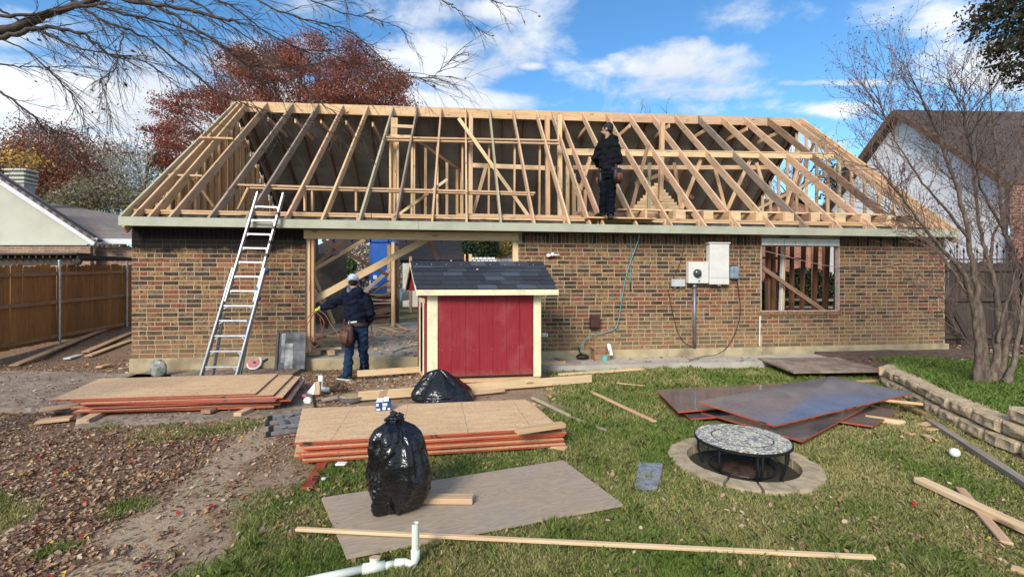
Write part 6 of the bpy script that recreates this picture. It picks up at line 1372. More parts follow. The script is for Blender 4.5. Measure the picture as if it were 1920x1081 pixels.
def baretree(name, label, base, h_, n, bk, lean=(0, 0, 1), rr=.12, cat='tree', dens=1.0):
    t0 = thing(name, label, cat, base); mb = MB(); tb = MB(); pts, d = limb(tb, base, lean, h_ * .45, rr, 5, 0, .06, 7, rr * .6); ob('trunk', tb.mesh('t', True), M[bk], t0)
    def rec(p, d, L, r, k):
        pp_, dd = limb(mb, p, d, L, r, 4, -.02, .16, 4)
        if k <= 0: return
        for j in range(n):
            q = pp_[random.randint(1, 4)]; nd = (dd + Vector((random.gauss(0, .55), random.gauss(0, .55), random.gauss(.15, .4)))).normalized(); rec(q, nd, L * random.uniform(.5, .75), r * .5, k - 1)
    for j in range(6): rec(pts[-1 - (j % 3)], (Vector((random.gauss(0, .6), random.gauss(0, .6), 1))).normalized(), h_ * .32, rr * .5, 3)
    ob('branches', mb, M[bk], t0); return t0
baretree('bare_tree', 'bare treetop poking just above the ridge right of centre', D(1222, 330, 30), 5.3, 3, 'bark_red', (0, 0, 1), .12)
baretree('bare_tree', 'pale bare tree between the left neighbour roof and the gable', D(265, 420, 25), 6.4, 3, 'bark_pale', (0, 0, 1), .12); baretree('bare_tree', 'leafless tree seen through the right gable studs', D(1480, 480, 25), 7.0, 3, 'bark_red', (0, 0, 1), .14)

# bare crape myrtle in the raised bed
cm = thing('crape_myrtle', 'bare multi-stemmed crape myrtle in the raised bed at right', 'tree', (6.3, 6.0, .22))
def pxpath(P, Y0, Y1=None): 
    n = len(P); return [D(x, y, Y0 + ((Y1 or Y0) - Y0) * i / (n - 1)) for i, (x, y) in enumerate(P)]
def smoothp(P, k=5):
    out = []
    for i in range(len(P) - 1):
        p0 = P[max(i - 1, 0)]; p1 = P[i]; p2 = P[i + 1]; p3 = P[min(i + 2, len(P) - 1)]
        for j in range(k): t_ = j / k; out.append(.5 * ((2 * p1) + (p2 - p0) * t_ + (2 * p0 - 5 * p1 + 4 * p2 - p3) * t_ ** 2 + (3 * p1 - p0 - 3 * p2 + p3) * t_ ** 3))
    out.append(P[-1]); return out
stems = [([(1836, 722), (1832, 640), (1822, 560), (1800, 505), (1745, 440), (1690, 368), (1640, 310)], 6.0, 5.4, .058), ([(1848, 722), (1842, 620), (1828, 520), (1815, 440), (1790, 340), (1752, 240), (1712, 150)], 6.05, 5.8, .06),
         ([(1862, 722), (1868, 640), (1872, 570), (1858, 500), (1838, 440), (1825, 320), (1806, 190)], 6.0, 6.3, .062), ([(1876, 718), (1888, 640), (1902, 560), (1900, 480), (1880, 420), (1868, 300), (1856, 160)], 6.0, 6.5, .058), ([(1888, 716), (1905, 660), (1922, 560), (1940, 420), (1955, 260)], 5.9, 6.0, .05),
         ([(1846, 700), (1822, 650), (1790, 610), (1770, 560)], 6.1, 6.3, .022), ([(1870, 640), (1890, 560), (1920, 500), (1960, 430)], 6.0, 5.5, .03), ([(1822, 560), (1780, 500), (1748, 462), (1700, 420), (1650, 385)], 6.0, 6.4, .03), ([(1858, 500), (1862, 440), (1900, 360), (1910, 230)], 6.2, 6.9, .028), ([(1818, 450), (1770, 390), (1720, 330), (1672, 250), (1650, 190)], 5.9, 5.5, .026), ([(1880, 430), (1840, 350), (1815, 260), (1790, 160)], 6.2, 5.4, .024)]
tw = MB(); tips = []
def twigs(p, d, L, r, k):
    pp_, dd = limb(tw, p, d, L, r, 3, -.03, .17, 3, r * .5)
    if k <= 0: tips.append(pp_[-1]); return
    for j in range(3):
        q = pp_[random.randint(1, 3)]; nd = (dd + Vector((random.gauss(0, .42), random.gauss(0, .42), random.gauss(.18, .28)))).normalized(); twigs(q, nd, L * random.uniform(.5, .8), r * .62, k - 1)
for (P, y0, y1, r) in stems:
    S_ = smoothp(pxpath(P, y0, y1)); n = len(S_); S_ = [p + Vector((random.gauss(0, .008), random.gauss(0, .008), 0)) for p in S_]
    mb = MB(); mb.tube(S_, [r * .74 * (1 - .86 * i / (n - 1)) + (.02 * max(0, 1 - i / 3)) * (r > .04) for i in range(n)], 8, cap=False); ob('trunk', mb.mesh('s', True), M['bark_myrtle'], cm)
    for i in range(int(n * .38), n):
        m_ = (3 if random.random() < .5 else 2) if i > n * .6 else 1
        for _ in range(m_):
            d = (S_[min(i + 1, n - 1)] - S_[i - 1]).normalized(); d = (d + Vector((random.gauss(-.05, .5), random.gauss(0, .5), random.gauss(.1, .3)))).normalized(); twigs(S_[i], d, random.uniform(.28, .6), .0052, 2 if random.random() < .7 else 3)
ob('twigs', tw, M['twig_myrtle'], cm)
tp = np.array([tuple(p) for p in tips]); leafcloud('seed_heads', np.repeat(tp, 2, 0) + rng.normal(size=(len(tp) * 2, 3)) * .012, .011, np.full((len(tp) * 2, 3), (.085, .05, .04)), cm)

# overhanging bare branches of the near tree at upper left
nt_ = thing('bare_tree', 'near bare tree whose dark branches overhang the upper left of the view', 'tree', (-6.6, 3.2, 0))
mb = MB(); mb.tube([(-6.6, 3.2, -.1), (-6.5, 3.3, 1.5), (-6.3, 3.5, 3.0), (-5.9, 3.8, 3.9)], [.24, .19, .16, .10], 12); ob('trunk', mb.mesh('t', True), M['bark_dark'], nt_)
tw = MB(); lf = []
def ttw(p, d, L, r, k):
    pp_, dd = limb(tw, p, d, L, r, 5, .03, .10, 3, r * .4)
    if k <= 0:
        if random.random() < .05: lf.append(pp_[-1])
        return
    for j in range(3):
        q = pp_[random.randint(1, 5)]; nd = (dd + Vector((random.gauss(.05, .33), random.gauss(0, .3), random.gauss(-.08, .28)))).normalized(); ttw(q, nd, L * random.uniform(.45, .75), r * .62, k - 1)
LB = [([(-220, 120), (-60, 78), (30, 50), (90, 28), (150, 8), (260, -30)], 4.0, 4.2, .052, .02), ([(-60, 78), (20, 66), (78, 50), (128, 57), (171, 74), (202, 103), (232, 107)], 4.0, 4.3, .024, .006), ([(60, -30), (136, 0), (194, 39), (272, 70), (350, 128), (420, 178), (520, 215), (610, 232)], 4.2, 4.8, .016, .003),
      ([(200, -20), (284, 8), (342, 39), (400, 74), (427, 93), (466, 118), (540, 128), (640, 110)], 4.1, 4.4, .018, .004), ([(180, -20), (249, 2), (330, 14), (395, 28), (447, 42)], 4.0, 4.0, .020, .011), ([(-60, 150), (0, 172), (60, 215), (78, 240), (118, 252)], 3.9, 4.2, .013, .003),
      ([(-60, 110), (10, 122), (60, 125), (118, 128)], 4.2, 4.3, .009, .003), ([(232, 62), (222, 100), (214, 130), (192, 152), (200, 190), (208, 222)], 4.2, 4.2, .006, .0015), ([(300, -40), (420, 40), (520, 110), (600, 190), (660, 232)], 4.5, 5.4, .010, .002), ([(420, -40), (520, 20), (590, 40), (660, 62), (740, 128), (783, 146), (820, 137), (845, 112)], 4.4, 4.8, .010, .0015),
      ([(520, -30), (600, 8), (660, 28), (707, 37), (757, 57), (774, 82)], 4.4, 4.6, .008, .0015), ([(760, -40), (827, 0), (857, 17), (880, 40), (904, 60)], 4.2, 4.2, .008, .0015), ([(560, -50), (640, -10), (650, 30)], 4.3, 4.3, .006, .0015), ([(880, -40), (920, 0), (975, 14)], 4.2, 4.3, .006, .0015),
      ([(0, 20), (60, 48), (150, 90), (260, 112), (330, 160), (400, 230)], 4.4, 4.9, .012, .002), ([(-40, 60), (40, 90), (110, 150), (150, 200), (165, 240)], 4.3, 4.6, .010, .002), ([(340, -30), (430, 10), (500, 60), (560, 90), (620, 100), (680, 135)], 4.3, 4.9, .011, .002), ([(150, 8), (250, 30), (360, 60), (450, 110), (500, 150)], 4.1, 4.6, .012, .0025), ([(100, -30), (220, 20), (300, 50), (380, 100), (470, 190), (500, 230)], 4.7, 5.2, .010, .002), ([(-40, 20), (30, 30), (110, 20), (200, 4)], 4.0, 4.1, .016, .01)]
for (P, y0, y1, r0, r1) in LB:
    S_ = smoothp(pxpath(P, y0, y1), 6); n = len(S_); S_ = [p + Vector((random.gauss(0, .006), random.gauss(0, .006), random.gauss(0, .006))) for p in S_]
    mb = MB(); mb.tube(S_, [r0 + (r1 - r0) * i / (n - 1) for i in range(n)], 7, cap=False); ob('branch', mb.mesh('b', True), M['bark_dark'], nt_)
    for i in range(3, n, 1 if r0 < .03 else 2):
        if P[min(i // 6, len(P) - 1)][0] < -30: continue
        d = (S_[min(i + 1, n - 1)] - S_[i - 1]).normalized()
        if P[0][0] > 500 and random.random() < .45: continue
        ttw(S_[i], (d + Vector((random.gauss(0, .35), random.gauss(0, .35), random.gauss(-.12, .35)))).normalized(), random.uniform(.14, .55) * (1 if P[0][0] < 500 else .45), .0042 if r0 > .009 else .003, 1 if random.random() < .55 else 2)
ob('twigs', tw, M['bark_dark'], nt_)
lf = [D(x, y, 4.2) for (x, y) in ((252, 86), (230, 65), (122, 115), (130, 116), (79, 128), (91, 127), (220, 137), (74, 75), (52, 74), (86, 114))] + lf
lc = np.array([tuple(p) for p in lf]); leafcloud('dry_leaves', lc, .022, np.full((len(lc), 3), (.16, .09, .05)), nt_)
# leafy branch at upper right
ot = thing('evergreen_oak', 'near evergreen oak whose leafy branch hangs into the upper right corner', 'tree', (7.4, 4.6, 0)); mb = MB(); mb.tube([(7.4, 4.6, 0), (7.35, 4.6, 2.5), (7.0, 4.8, 4.2), D(1990, 20, 4.9)], [.2, .16, .1, .05], 10); ob('trunk', mb.mesh('t', True), M['bark_dark'], ot)
mb = MB(); C = []
for P in ([(1990, 20), (1930, 22), (1880, 20), (1845, 38), (1822, 55)], [(1990, 20), (1940, 50), (1900, 68), (1880, 88), (1872, 94)], [(1960, 0), (1910, 0), (1870, 2), (1850, 12)], [(2000, 60), (1950, 70), (1915, 84)], [(2000, 120), (1950, 125), (1915, 120), (1892, 128)], [(2000, 140), (1950, 145), (1915, 150)], [(1990, 30), (1930, 38), (1870, 48)]):
    S_ = smoothp(pxpath(P, 4.9, 4.9), 5); mb.tube(S_, [.014 * (1 - .85 * i / (len(S_) - 1)) for i in range(len(S_))], 5, cap=False)
    for p in S_:
        for _ in range(7):
            q = p + Vector((random.gauss(0, .07), random.gauss(0, .10), random.gauss(0, .06))); mb.tube([p, q], [.003, .0015], 3, cap=False); C += [q + Vector((random.gauss(0, .022), random.gauss(0, .022), random.gauss(0, .022))) for _ in range(6)]
ob('branch', mb, M['bark_dark'], ot); C = np.array([tuple(c) for c in C]); pal = np.array([(.035, .05, .02), (.06, .06, .03), (.02, .03, .015), (.09, .06, .035)]); leafcloud('leaves', C, .024, pal[rng.integers(0, 4, len(C))], ot)

# ---------------------------------------------------------------- what shows through the house
hd = [(.45, .37, .28), (.7, .66, .6), (.16, .11, .08), (.3, .22, .16), (.55, .48, .4)]
def bush(name, label, c, r, n, leaf, pal, cat='bush'):
    t0 = thing(name, label, cat, (c[0], c[1], 0)); u = rng.normal(size=(n, 3)); u /= np.linalg.norm(u, axis=1)[:, None]; u *= rng.uniform(.5, 1.0, n)[:, None] ** .5; C = np.array(c) + u * np.array(r); C = C[C[:, 2] > .0]; p = np.array(pal)[rng.integers(0, len(pal), len(C))] * rng.uniform(.6, 1.3, len(C))[:, None]; leafcloud('foliage', C, leaf, p, t0)
    mb = MB()
    for k in range(10): a = random.uniform(0, 6.3); limb(mb, (c[0], c[1], 0), (math.cos(a) * .6, math.sin(a) * .6, 1), r[2] * 1.3, .02, 4)
    ob('stems', mb, M['bark_dark'], t0)
p = D(705, 500, 27); bush('dry_bush', 'tan and white dried bush in the street glimpsed through the opening', (p.x - .4, 27, 1.7), (2.2, 1.0, 2.3), 9000, .09, hd)
p = D(650, 500, 20); bush('purple_bush', 'dark purple-brown shrub left of the blue toilet beyond the house', (D(672, 500, 20).x + .35, 20, .9), (.75, .5, 1.3), 3500, .07, [(.07, .045, .06), (.12, .08, .09), (.3, .26, .26), (.04, .03, .035)])
bush('green_bush', 'small bright green bush across the street', (D(651, 486, 24).x, 24, 2.5), (.5, .4, .45), 1500, .06, [(.10, .17, .04), (.07, .12, .03)])
p = D(900, 460, 24); bush('dark_bush', 'dark green tree crown seen under the header right of centre', (p.x, 24, 3.6), (1.0, .8, 1.3), 4500, .08, [(.03, .06, .025), (.05, .08, .03), (.02, .035, .02)]); p = D(932, 458, 26); bush('yellow_bush', 'yellow green foliage seen under the header behind the grey fence', (p.x, 26, 3.9), (1.2, .6, .9), 3000, .08, [(.30, .24, .07), (.38, .3, .1)])
fence('grey_fence', 'weathered grey fence seen through the house above the shed roof', Vector((D(905, 470, 22).x, 22, 0)), Vector((D(1000, 470, 22).x, 22, 0)), .8, .8, 2.0, .15, 'grey_v', 'greywood', (), (.2, .8), 1)
mb = MB()
for j in range(7):
    for i in range(6): mb.box((D(883, 470, 21).x + i * .19 + (j % 2) * .08, 21, 1.9 + j * .13), (D(883, 470, 21).x + i * .19 + .16 + (j % 2) * .08, 21.2, 2.0 + j * .13), 0, .01)
tag(ob('white_brick_pile', mb, M['white']), 'stack of white bricks glimpsed over the shed roof', 'brick pile', kind='stuff')
pt = thing('portable_toilet', 'blue portable toilet standing in front of the house, seen through the opening', 'portable toilet', (D(712, 520, 18).x, 18.5, 0)); bl = simple('toilet_blue', (.012, .08, .34), .4, 0, .1, 4, .05); bl2 = simple('toilet_blue_panel', (.012, .11, .45), .35, 0, .1, 4, .05)
x0, x1 = D(692, 500, 18).x, D(733, 500, 18).x
mb = MB(); mb.box((x0, 18.02, .15), (x1, 19.1, 3.2), 0, .03); ob('cabin', mb, bl, pt)
for (z0, z1) in ((.5, 1.35), (1.45, 2.2), (2.3, 3.05)): mb = MB(); mb.box((x0 + .14, 17.99, z0), (x1 - .12, 18.02, z1), 0, .02); ob('door_panel', mb, bl2, pt)
mb = MB(); mb.box((x0 - .03, 17.98, 3.2), (x1 + .03, 19.15, 3.32), 0, .03); ob('roof', mb, bl2, pt); mb = MB(); mb.box((x0 + .02, 17.97, 1.5), (x0 + .07, 18.0, 1.7)); ob('handle', mb, wht, pt); mb = MB(); mb.box((x1 - .7, 17.975, 1.75), (x1 - .55, 17.988, 1.9)); ob('sign', mb, wht, pt)
car = thing('parked_car', 'pale blue car parked in the street, glimpsed past the worker', 'car', (D(655, 500, 23).x, 23, 0)); cx_ = D(660, 500, 23).x - 1.6; cb = simple('car_paint', (.20, .30, .38), .25, .3, .05, 2, 0); cgl = simple('car_glass', (.05, .12, .16), .08, 0, .1, 3, 0)
side = [(0, .35), (4.3, .35), (4.35, .75), (4.2, .95), (3.3, 1.0), (2.75, 1.42), (1.3, 1.45), (.75, 1.0), (.05, .9)]
mb = MB(); mb.prism([(cx_ + x, 22.2, z + .35) for x, z in side], (0, 1.7, 0)); ob('body', mb, cb, car)
for (a, b, c_, d_) in (((.95, 1.02), (1.95, 1.02), (1.95, 1.38), (1.35, 1.38)), ((2.02, 1.02), (3.1, 1.02), (2.7, 1.36), (2.02, 1.38))): mb = MB(); mb.prism([(cx_ + x, 22.17, z + .35) for x, z in (a, b, c_, d_)], (0, .02, 0)); ob('window', mb, cgl, car)
for x in (.8, 3.5):
    mb = MB(); mb.tube([(cx_ + x, 22.12, .68), (cx_ + x, 22.35, .68)], .33, 20); wl = ob('wheel', mb, M['black'], car); mb = MB(); mb.tube([(cx_ + x, 22.10, .68), (cx_ + x, 22.13, .68)], .19, 16); ob('rim', mb, M['steel'], wl)
p = D(1520, 540, 15.5); bush('hedge', 'dark green hedge seen through the window opening', (11.6, 18.0, .7), (2.2, .8, 1.5), 12000, .07, [(.02, .045, .02), (.035, .07, .03), (.012, .02, .012)], 'hedge')
for k in range(3): lump('log', Vector((9.6 + k * .1, 16.4 - k * .4, .9 - k * .25 + .1)), Vector((12.8, 16.8 - k * .4, .85 - k * .25 + .1)), .1, .08, 'greywood', ('upper', 'middle', 'lower')[k] + ' long grey pole seen through the window opening', 'pole')
sh2 = thing('house', 'brown brick house across the street, glimpsed through the wide opening', 'house', (-6, 34, 0)); a_, b_ = D(560, 500, 34), D(1010, 500, 34)
uvwall('brick_wall', [(a_.x, 34, 0), (b_.x, 34, 0), (b_.x, 34, 3.4), (a_.x, 34, 3.4)], nb, sh2); uvslope('roof', [(a_.x - .5, 33.5, 3.3), (b_.x + .5, 33.5, 3.3), (b_.x - 1.5, 38, 5.9), (a_.x + 2, 38, 5.9)], rb_, sh2, .15)
for k in range(4):
    x = a_.x + 3 + k * 4; wfr = ob('window', (lambda m: (m.box((x, 33.93, 1.0), (x + 1.5, 33.99, 2.5)), m)[1])(MB()), wht, sh2); mb = MB(); mb.box((x + .08, 33.9, 1.08), (x + 1.42, 33.925, 2.42)); ob('pane', mb, cgl, wfr)
sp_ = thing('scrap_trailer', 'dark heap of scrap lumber in front of the blue toilet beyond the house', 'scrap heap', (D(705, 560, 15.2).x, 15.2, 0)); px0, px1 = D(676, 560, 15.2).x, D(730, 560, 15.2).x
mb = MB(); mb.box((px0, 15.3, .1), (px1, 16.2, 1.25), 0, .03); ob('trailer_bed', mb, darkp, sp_)
for k in range(12): y_ = random.uniform(15.1, 15.25); z_ = .5 + k * .08; beam('board', (px0 - .1, y_, z_ + random.uniform(-.15, .15)), (px1 + .1, y_ + .1, z_ + random.uniform(-.1, .25)), .1, .05, M[random.choice(['brown', 'greywood', 'darkrafter', 'grey'])], sp_)
# far belt of trees closing the horizon
n = 26000; ang = rng.uniform(-1.25, 1.25, n); R_ = rng.uniform(70, 95, n); C = np.stack([np.sin(ang) * R_, np.cos(ang) * R_, rng.uniform(0, 1, n) ** .8 * (5.0 + 2.5 * vnoise(ang * 14, ang * 0, 1.0, 3))], -1); pal = np.array([(.09, .07, .05), (.06, .06, .035), (.12, .08, .05), (.05, .045, .03)])
far_w = leafcloud('distant_woods', C, 1.1, pal[rng.integers(0, 4, n)], None); tag(far_w, 'belt of brown and olive trees along the horizon', 'woods', kind='stuff')
# ---------------------------------------------------------------- people
skin = simple('skin', (.42, .24, .16), .55, 0, .06, 20, .1); hair = simple('black_hair', (.012, .010, .010), .7, 0, .2, 60, .5)
def cloth(name, c, sc=9):
    m, t = newmat(name); tc = t.add('ShaderNodeTexCoord').outputs['Object']; n = t.noise(tc, sc, 5, .6, .8); n2 = t.noise(tc, 120, 2)
    t.set(t.b, 'Base Color', t.mix(t.smooth(n, .3, .7), c, tuple(q * .6 for q in c))); t.b.inputs['Roughness'].default_value = .95; t.b.inputs['Specular IOR Level'].default_value = .1; bump(t, t.math('ADD', n, t.math('MULTIPLY', n2, .2)), .6, .02); return m
navy = cloth('navy_hoodie', (.013, .017, .034)); denim = cloth('blue_denim', (.022, .045, .095)); blackc = cloth('black_cloth', (.010, .011, .015)); dkden = cloth('dark_trousers', (.006, .008, .014)); leather = simple('brown_leather', (.075, .032, .022), .6, 0, .25, 18, .5); blk_leather = simple('black_leather', (.014, .012, .012), .5, 0, .2, 18, .4); redl = simple('red_leather', (.20, .055, .03), .6, 0, .2, 18, .4)
def folds(seed, amp, fz=9):
    return lambda co, no: no * amp * mnoise.noise(Vector((co.x * fz, co.y * fz, co.z * fz * 1.7 + seed)))
def hand(mb, wr, d, pn, curl=.6, s=1.0):
    """palm, four unequal bent fingers and a thumb; d points along the hand, pn out of the palm"""
    wr = Vector(wr); d = Vector(d).normalized(); pn = Vector(pn); pn = (pn - d * pn.dot(d)).normalized(); sd_ = d.cross(pn)
    mb.loft([wr - d * .01, wr + d * .03, wr + d * .075 * s, wr + d * .092 * s], [(.026, .02), (.037, .017), (.041, .016), (.036, .012)], sd_)
    for k, (off, L) in enumerate(((-.029, .066), (-.010, .075), (.010, .070), (.028, .056))):
        b = wr + d * .08 * s + sd_ * off; d1 = (d + pn * curl * .5).normalized(); d2 = (d * .5 + pn * curl * 1.4).normalized(); d3 = (d * -.2 + pn * 1.2 * curl + d * (1 - curl)).normalized(); p1 = b + d1 * L * .45; p2 = p1 + d2 * L * .32; p3 = p2 + d3 * L * .26
        mb.tube([b - d * .02, b, p1, p2, p3], [.010, .010, .0095, .0085, .0065], 8)
    b = wr + d * .025 - sd_ * .03; t1 = b + (d * .7 - sd_ * .6 + pn * .4).normalized() * .035; t2 = t1 + (d * .8 + pn * .6).normalized() * .03; mb.tube([b, t1, t2], [.013, .0115, .009], 8)
def head(mb, c, f, up=(0, 0, 1), s=1.0):
    """skull, jaw, nose, ears, neck handled outside; f = facing"""
    c = Vector(c); f = Vector(f).normalized(); up = Vector(up); r = f.cross(up).normalized(); R_ = Matrix((r, f, up)).transposed()
    T = lambda v: c + (R_ @ Vector(v)) * s
    mb.ball(c + up * .02 * s, (.076 * s, .096 * s, .098 * s), 0, 18, 12, R_); mb.ball(T((0, .035, -.055)), (.056 * s, .06 * s, .062 * s), 0, 14, 10, R_); mb.ball(T((0, .108, -.012)), (.013 * s, .019 * s, .02 * s), 0, 8, 6, R_)
    for sx in (-1, 1): mb.ball(T((sx * .078, -.003, -.008)), (.010 * s, .02 * s, .031 * s), 0, 8, 6, R_); mb.ball(T((sx * .03, .082, .022)), (.02, .012, .008), 0, 8, 6, R_)
    mb.ball(T((0, .092, -.05)), (.024, .012, .006), 0, 8, 6, R_)
    return T, R_
def person(J, label, base, top_m, leg_m, shoe_m, face, hands, gloves=None, cap=None, seed=0, head_s=1.0, torso_w=1.0):
    t0 = thing('person', label, 'person', base); b = MB()
    side = (J['shR'] - J['shL']); side.z = 0; side.normalize(); pel = (J['hipL'] + J['hipR']) / 2; shc = (J['shL'] + J['shR']) / 2; W_s = torso_w
    T, R_ = head(b, J['head'], face, (0, 0, 1), head_s)
    b.loft([shc - Vector((0, 0, .06)), shc + Vector((0, 0, .03)), J['head'] - Vector((0, 0, .06))], [(.07, .06), (.056, .055), (.052, .052)], side)
    b.loft([pel - Vector((0, 0, .06)), pel + Vector((0, 0, .08)), pel.lerp(shc, .55), shc - Vector((0, 0, .05)), shc + Vector((0, 0, .01))], [(.13, .10), (.135, .10), (.15, .11), (.16, .10), (.08, .07)], side)
    for s in 'LR':
        b.tube([J['sh' + s], J['el' + s], J['wr' + s]], [.05, .04, .026], 12); b.tube([J['hip' + s], J['kn' + s], J['an' + s]], [.085, .058, .042], 12)
        dr = (J['wr' + s] - J['el' + s]); 
        if not gloves or s not in gloves: hand(b, J['wr' + s] + dr.normalized() * .01, dr + hands[s][0], hands[s][1])
    body = ob('body', remesh(b, 'body', .0085, 1), skin, t0)
    # top
    m = MB(); q = [pel - Vector((0, 0, .04)), pel + Vector((0, 0, .06)), pel.lerp(shc, .35), pel.lerp(shc, .7), shc - Vector((0, 0, .05)), shc + Vector((0, 0, .035)), shc + Vector((0, 0, .075))]
    m.loft(q, [(.172 * W_s, .135), (.18 * W_s, .145), (.185 * W_s, .15), (.20 * W_s, .155), (.205 * W_s, .145), (.13, .11), (.075, .075)], side)
    for s in 'LR':
        a, e, w_ = J['sh' + s], J['el' + s], J['wr' + s]; m.tube([shc.lerp(a, .7), a, a.lerp(e, .5), e, e.lerp(w_, .5), w_], [.088, .085, .078, .068, .062, .046], 14)
    bk_ = -Vector(face); bk_.z = 0; bk_.normalize()
    m.ball(shc + Vector((0, 0, .055)) + bk_ * .085, (.125, .075, .10), 0, 14, 10)
    ob('hoodie', remesh(m, 'hoodie', .013, 3, folds(seed, .04)), top_m, t0)
    m = MB(); m.loft([pel + Vector((0, 0, .07)), pel, pel - Vector((0, 0, .10))], [(.16, .125), (.17, .135), (.15, .12)], side)
    for s in 'LR':
        h_, k_, a = J['hip' + s], J['kn' + s], J['an' + s]; m.tube([h_ + Vector((0, 0, .02)), h_.lerp(k_, .4), k_, k_.lerp(a, .5), a.lerp(k_, .1), a - Vector((0, 0, .04))], [.105, .098, .078, .072, .074, .078], 14)
    ob('trousers', remesh(m, 'trousers', .013, 2, folds(seed + 5, .022, 12)), leg_m, t0)
    for s in 'LR':
        a = J['an' + s]; d = J['toe' + s]; d.z = 0; d.normalize(); m = MB(); z0 = a.z - .075; m.loft([a + Vector((0, 0, .02)), a - Vector((0, 0, .04)), a - Vector((0, 0, .066))], [(.046, .055), (.05, .06), (.046, .055)], d.cross(Vector((0, 0, 1)))); m.loft([a - Vector((0, 0, .05)) - d * .075, a - Vector((0, 0, .04)) - d * .03, a - Vector((0, 0, .042)) + d * .09, a - Vector((0, 0, .055)) + d * .17, a - Vector((0, 0, .06)) + d * .195], [(.03, .02), (.046, .038), (.05, .034), (.044, .022), (.02, .01)], d.cross(Vector((0, 0, 1))))
        sh_ = ob('shoe', remesh(m, 'shoe', .009, 1), shoe_m, t0); m = MB(); m.loft([a + Vector((0, 0, -.082)) - d * .08, a + Vector((0, 0, -.082)) + d * .05, a + Vector((0, 0, -.082)) + d * .195], [(.04, .012), (.05, .012), (.035, .012)], d.cross(Vector((0, 0, 1)))); ob('sole', m, M['black'] if cap is None else M['white'], sh_)
    if gloves:
        for s in gloves:
            dr = (J['wr' + s] - J['el' + s]); m = MB(); hand(m, J['wr' + s] + dr.normalized() * .005, dr + hands[s][0], hands[s][1], .9, 1.05); m.tube([J['wr' + s] - dr.normalized() * .05, J['wr' + s] + dr.normalized() * .03], [.038, .034], 10); ob('glove', remesh(m, 'glove', .006, 1), gloves[s], t0)
    m = MB(); m.ball(J['head'] + Vector((0, 0, .03)) - Vector(face).normalized() * .012, (.084 * head_s, .1 * head_s, .098 * head_s), 0, 18, 12, R_); m.ball(T((0, -.055, -.02)), (.07, .05, .065), 0, 14, 10, R_); ob('hair', remesh(m, 'hair', .009, 1, folds(seed + 2, .006, 60)), hair, t0)
    return t0, T, R_, side, pel
V3 = Vector; Y1 = 7.55
P1 = lambda x, y, dy=0: D(x, y, Y1 + dy)
J = dict(head=P1(662, 528, .07), shL=P1(648, 556), shR=P1(686, 557), elL=P1(622, 570, .10), wrL=P1(601, 577, .12), elR=P1(697, 587, .0), wrR=P1(690, 606, .20), hipL=P1(657, 610), hipR=P1(679, 610), knL=P1(655, 655, -.02), knR=P1(681, 654, .06), anL=P1(651, 699, -.05), anR=P1(684, 688, .35), toeL=V3((-.9, .35, 0)), toeR=V3((.25, 1, 0)))
J['anL'].z = .085; J['anR'].z = .085
hv_ = simple('hi_vis_glove', (.50, .62, .06), .7, 0, .1, 20, .3)
w1, T, R_, side, pel = person(J, 'worker in navy hoodie, jeans and white patterned cap seen from behind at the opening', (J['anL'].x, Y1, 0), navy, denim, M['black'], (-.35, .9, -.25), dict(L=(V3((0, 0, -.02)), V3((.2, .6, -.8))), R=(V3((0, .1, 0)), V3((-1, 0, 0)))), {'L': hv_}, True, 3, 1.0, .98)
m = MB(); hc = J['head']; m.ball(hc + V3((0, 0, .045)) - V3((-.35, .9, 0)).normalized() * .01, (.094, .108, .085), 0, 20, 12, R_); ob('cap', m.mesh('cap', True), simple('white_cap', (.72, .74, .80), .8, 0, .2, 22, .2, c2=(.34, .38, .48)), w1)
m = MB(); f_ = V3((-.35, .9, -.1)).normalized(); r_ = f_.cross(V3((0, 0, 1))).normalized(); c_ = hc + V3((0, 0, .03))
m.prism([c_ + f_ * .09 - r_ * .075, c_ + f_ * .15 - r_ * .06, c_ + f_ * .175, c_ + f_ * .15 + r_ * .06, c_ + f_ * .09 + r_ * .075], (0, 0, .008)); ob('cap_brim', m, wht, w1)
# tool belt
def toolbelt(par_, pel, side, face, dz, bags, mat, mat2):
    m = MB(); n = 28; f = V3(face); f.z = 0; f.normalize(); ring = [pel + V3((0, 0, dz)) + side * math.cos(a) * .185 + f * math.sin(a) * .15 for a in np.linspace(0, 2 * math.pi, n)]
    for i in range(n - 1): m.bar(ring[i], ring[i + 1] + (ring[i + 1] - ring[i]) * .08, .012, .055)
    ob('tool_belt', m, mat, par_)
    for (a, w_, h_, d_) in bags:
        c = pel + V3((0, 0, dz - .02)) + side * math.cos(a) * .21 + f * math.sin(a) * .18; out = (side * math.cos(a) + f * math.sin(a)).normalized(); Mx = frame(c, V3((0, 0, 1)).cross(out) * -1, (0, 0, 1)); m = MB()
        m.loft([(0, 0, .02), (0, 0, -.05), (0, 0, -h_ * .6), (0, 0, -h_)], [(w_ * .5, d_ * .45), (w_ * .55, d_ * .55), (w_ * .6, d_ * .62), (w_ * .42, d_ * .4)], (1, 0, 0)); pch = ob('pouch', m.mesh('pouch', True), mat, par_, Mx)
        m = MB(); sgn = -1 if (Mx.to_3x3() @ V3((0, 1, 0))).dot(out) < 0 else 1; m.loft([(0, sgn * d_ * .5, -.08), (0, sgn * d_ * .62, -h_ * .55), (0, sgn * d_ * .5, -h_ * .9)], [(w_ * .36, .03), (w_ * .4, .035), (w_ * .3, .02)], (1, 0, 0)); ob('pocket', m.mesh('pk', True), mat2, pch, Mx)
        for k in (-1, 1): m = MB(); m.bar((k * w_ * .2, 0, -.02), (k * w_ * .25, 0, .09), .018, .014); ob('hand_tool', m, redl if k > 0 else M['steel'], pch, Mx)
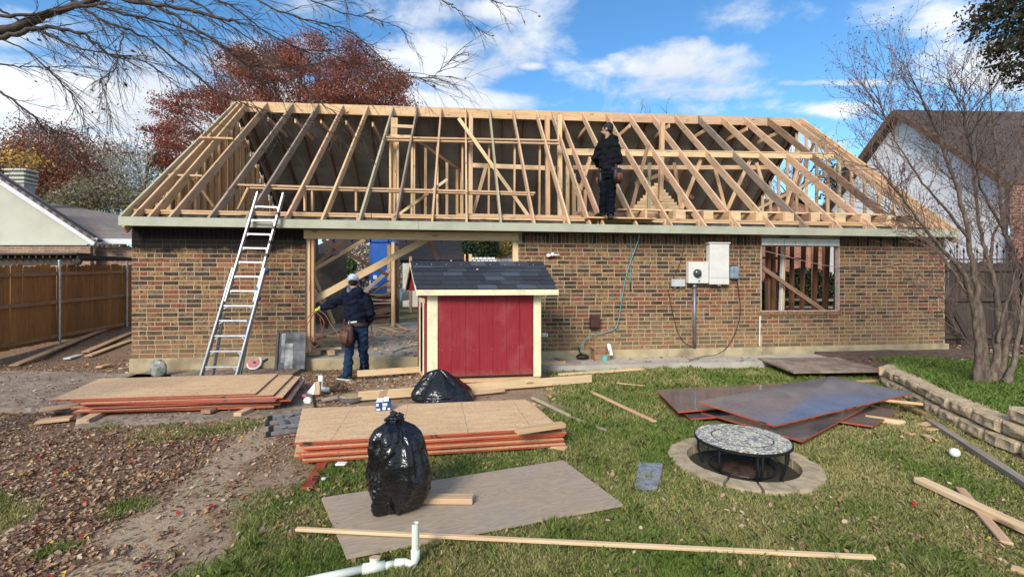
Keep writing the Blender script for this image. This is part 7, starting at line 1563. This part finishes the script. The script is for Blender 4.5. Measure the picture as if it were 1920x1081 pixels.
toolbelt(w1, pel, side, (-.1, 1, 0), .03, ((rad(236), .25, .32, .11), (rad(150), .18, .26, .09)), leather, simple('worn_leather', (.16, .07, .045), .6, 0, .25, 20, .5))
m = MB(); c = P1(661, 604, -.15); m.bar(c + V3((-.07, -.0, -.004)), c + V3((.07, -.0, .012)), .02, .022); ob('shirt_hem', m, wht, w1)
# cords the worker handles
cc_ = simple('orange_brown_cord', (.30, .10, .06), .5)
W1 = lambda x, y, dy=0: D(x, y, Y1 + dy)
cable('cord', [W1(592, 580, .12), W1(575, 600, .1), W1(577, 632, .1), W1(595, 630, .1), W1(608, 605, .1), W1(592, 582, .12), W1(608, 588, .1), W1(622, 610, .05), W1(640, 634, -.05)], .007, cc_, 'coiled reddish cord hanging from the gloved hand of the worker')
cable('cord', [W1(592, 581, .14), W1(583, 597, .2), W1(574, 618, .2), W1(588, 650, .25), W1(604, 632, .2), W1(600, 596, .15)], .007, cc_, 'second loop of reddish cord below the glove of the worker')
cable('cord', [W1(692, 600, .2), W1(697, 618, .1), W1(692, 640, .05), W1(684, 655, .1), W1(683, 690, .2), G(700, 700, .02), G(770, 690, .02), G(790, 672, .03)], .007, cc_, 'reddish cord trailing from the right hand of the worker to the ground')

Y2 = 8.72; P2 = lambda x, y, dy=0: D(x, y, Y2 + dy)
J = dict(head=P2(1139, 243, .02), shL=P2(1129, 268, .16), shR=P2(1152, 269, -.06), elL=P2(1115, 297, .14), wrL=P2(1122, 310, .34), elR=P2(1162, 302, -.10), wrR=P2(1143, 309, .10), hipL=P2(1134, 326, .07), hipR=P2(1147, 326, -.03), knL=P2(1132, 362, .02), knR=P2(1147, 360, .02), anL=P2(1130, 396, .12), anR=P2(1145, 400, .0), toeL=V3((-.5, .8, 0)), toeR=V3((.15, 1, 0)))
w2, T, R_, side, pel = person(J, 'bearded worker in dark clothes and tool belt standing at the roof framing', (J['anR'].x, Y2, 2.9), blackc, dkden, M['black'], (-.86, .45, -.12), dict(L=(V3((0, .2, 0)), V3((1, 0, -.3))), R=(V3((-.1, .1, 0)), V3((-1, 0, 0)))), None, None, 20, 1.04, 1.0)
m = MB(); m.ball(T((0, .06, -.078)), (.055, .045, .045), 0, 12, 8, R_); ob('beard', m.mesh('b', True), hair, w2)
toolbelt(w2, pel, side, (-.1, 1, 0), .05, ((rad(205), .20, .26, .12), (rad(335), .18, .26, .11)), blk_leather, redl)
lump('plank', H(8.2, -.12, 2.87), H(9.6, -.12, 2.87), .2, .03, 'pine', 'short plank the roof worker stands on above the eave', 'board')
make_grass(); make_leaves(); bed_cover()
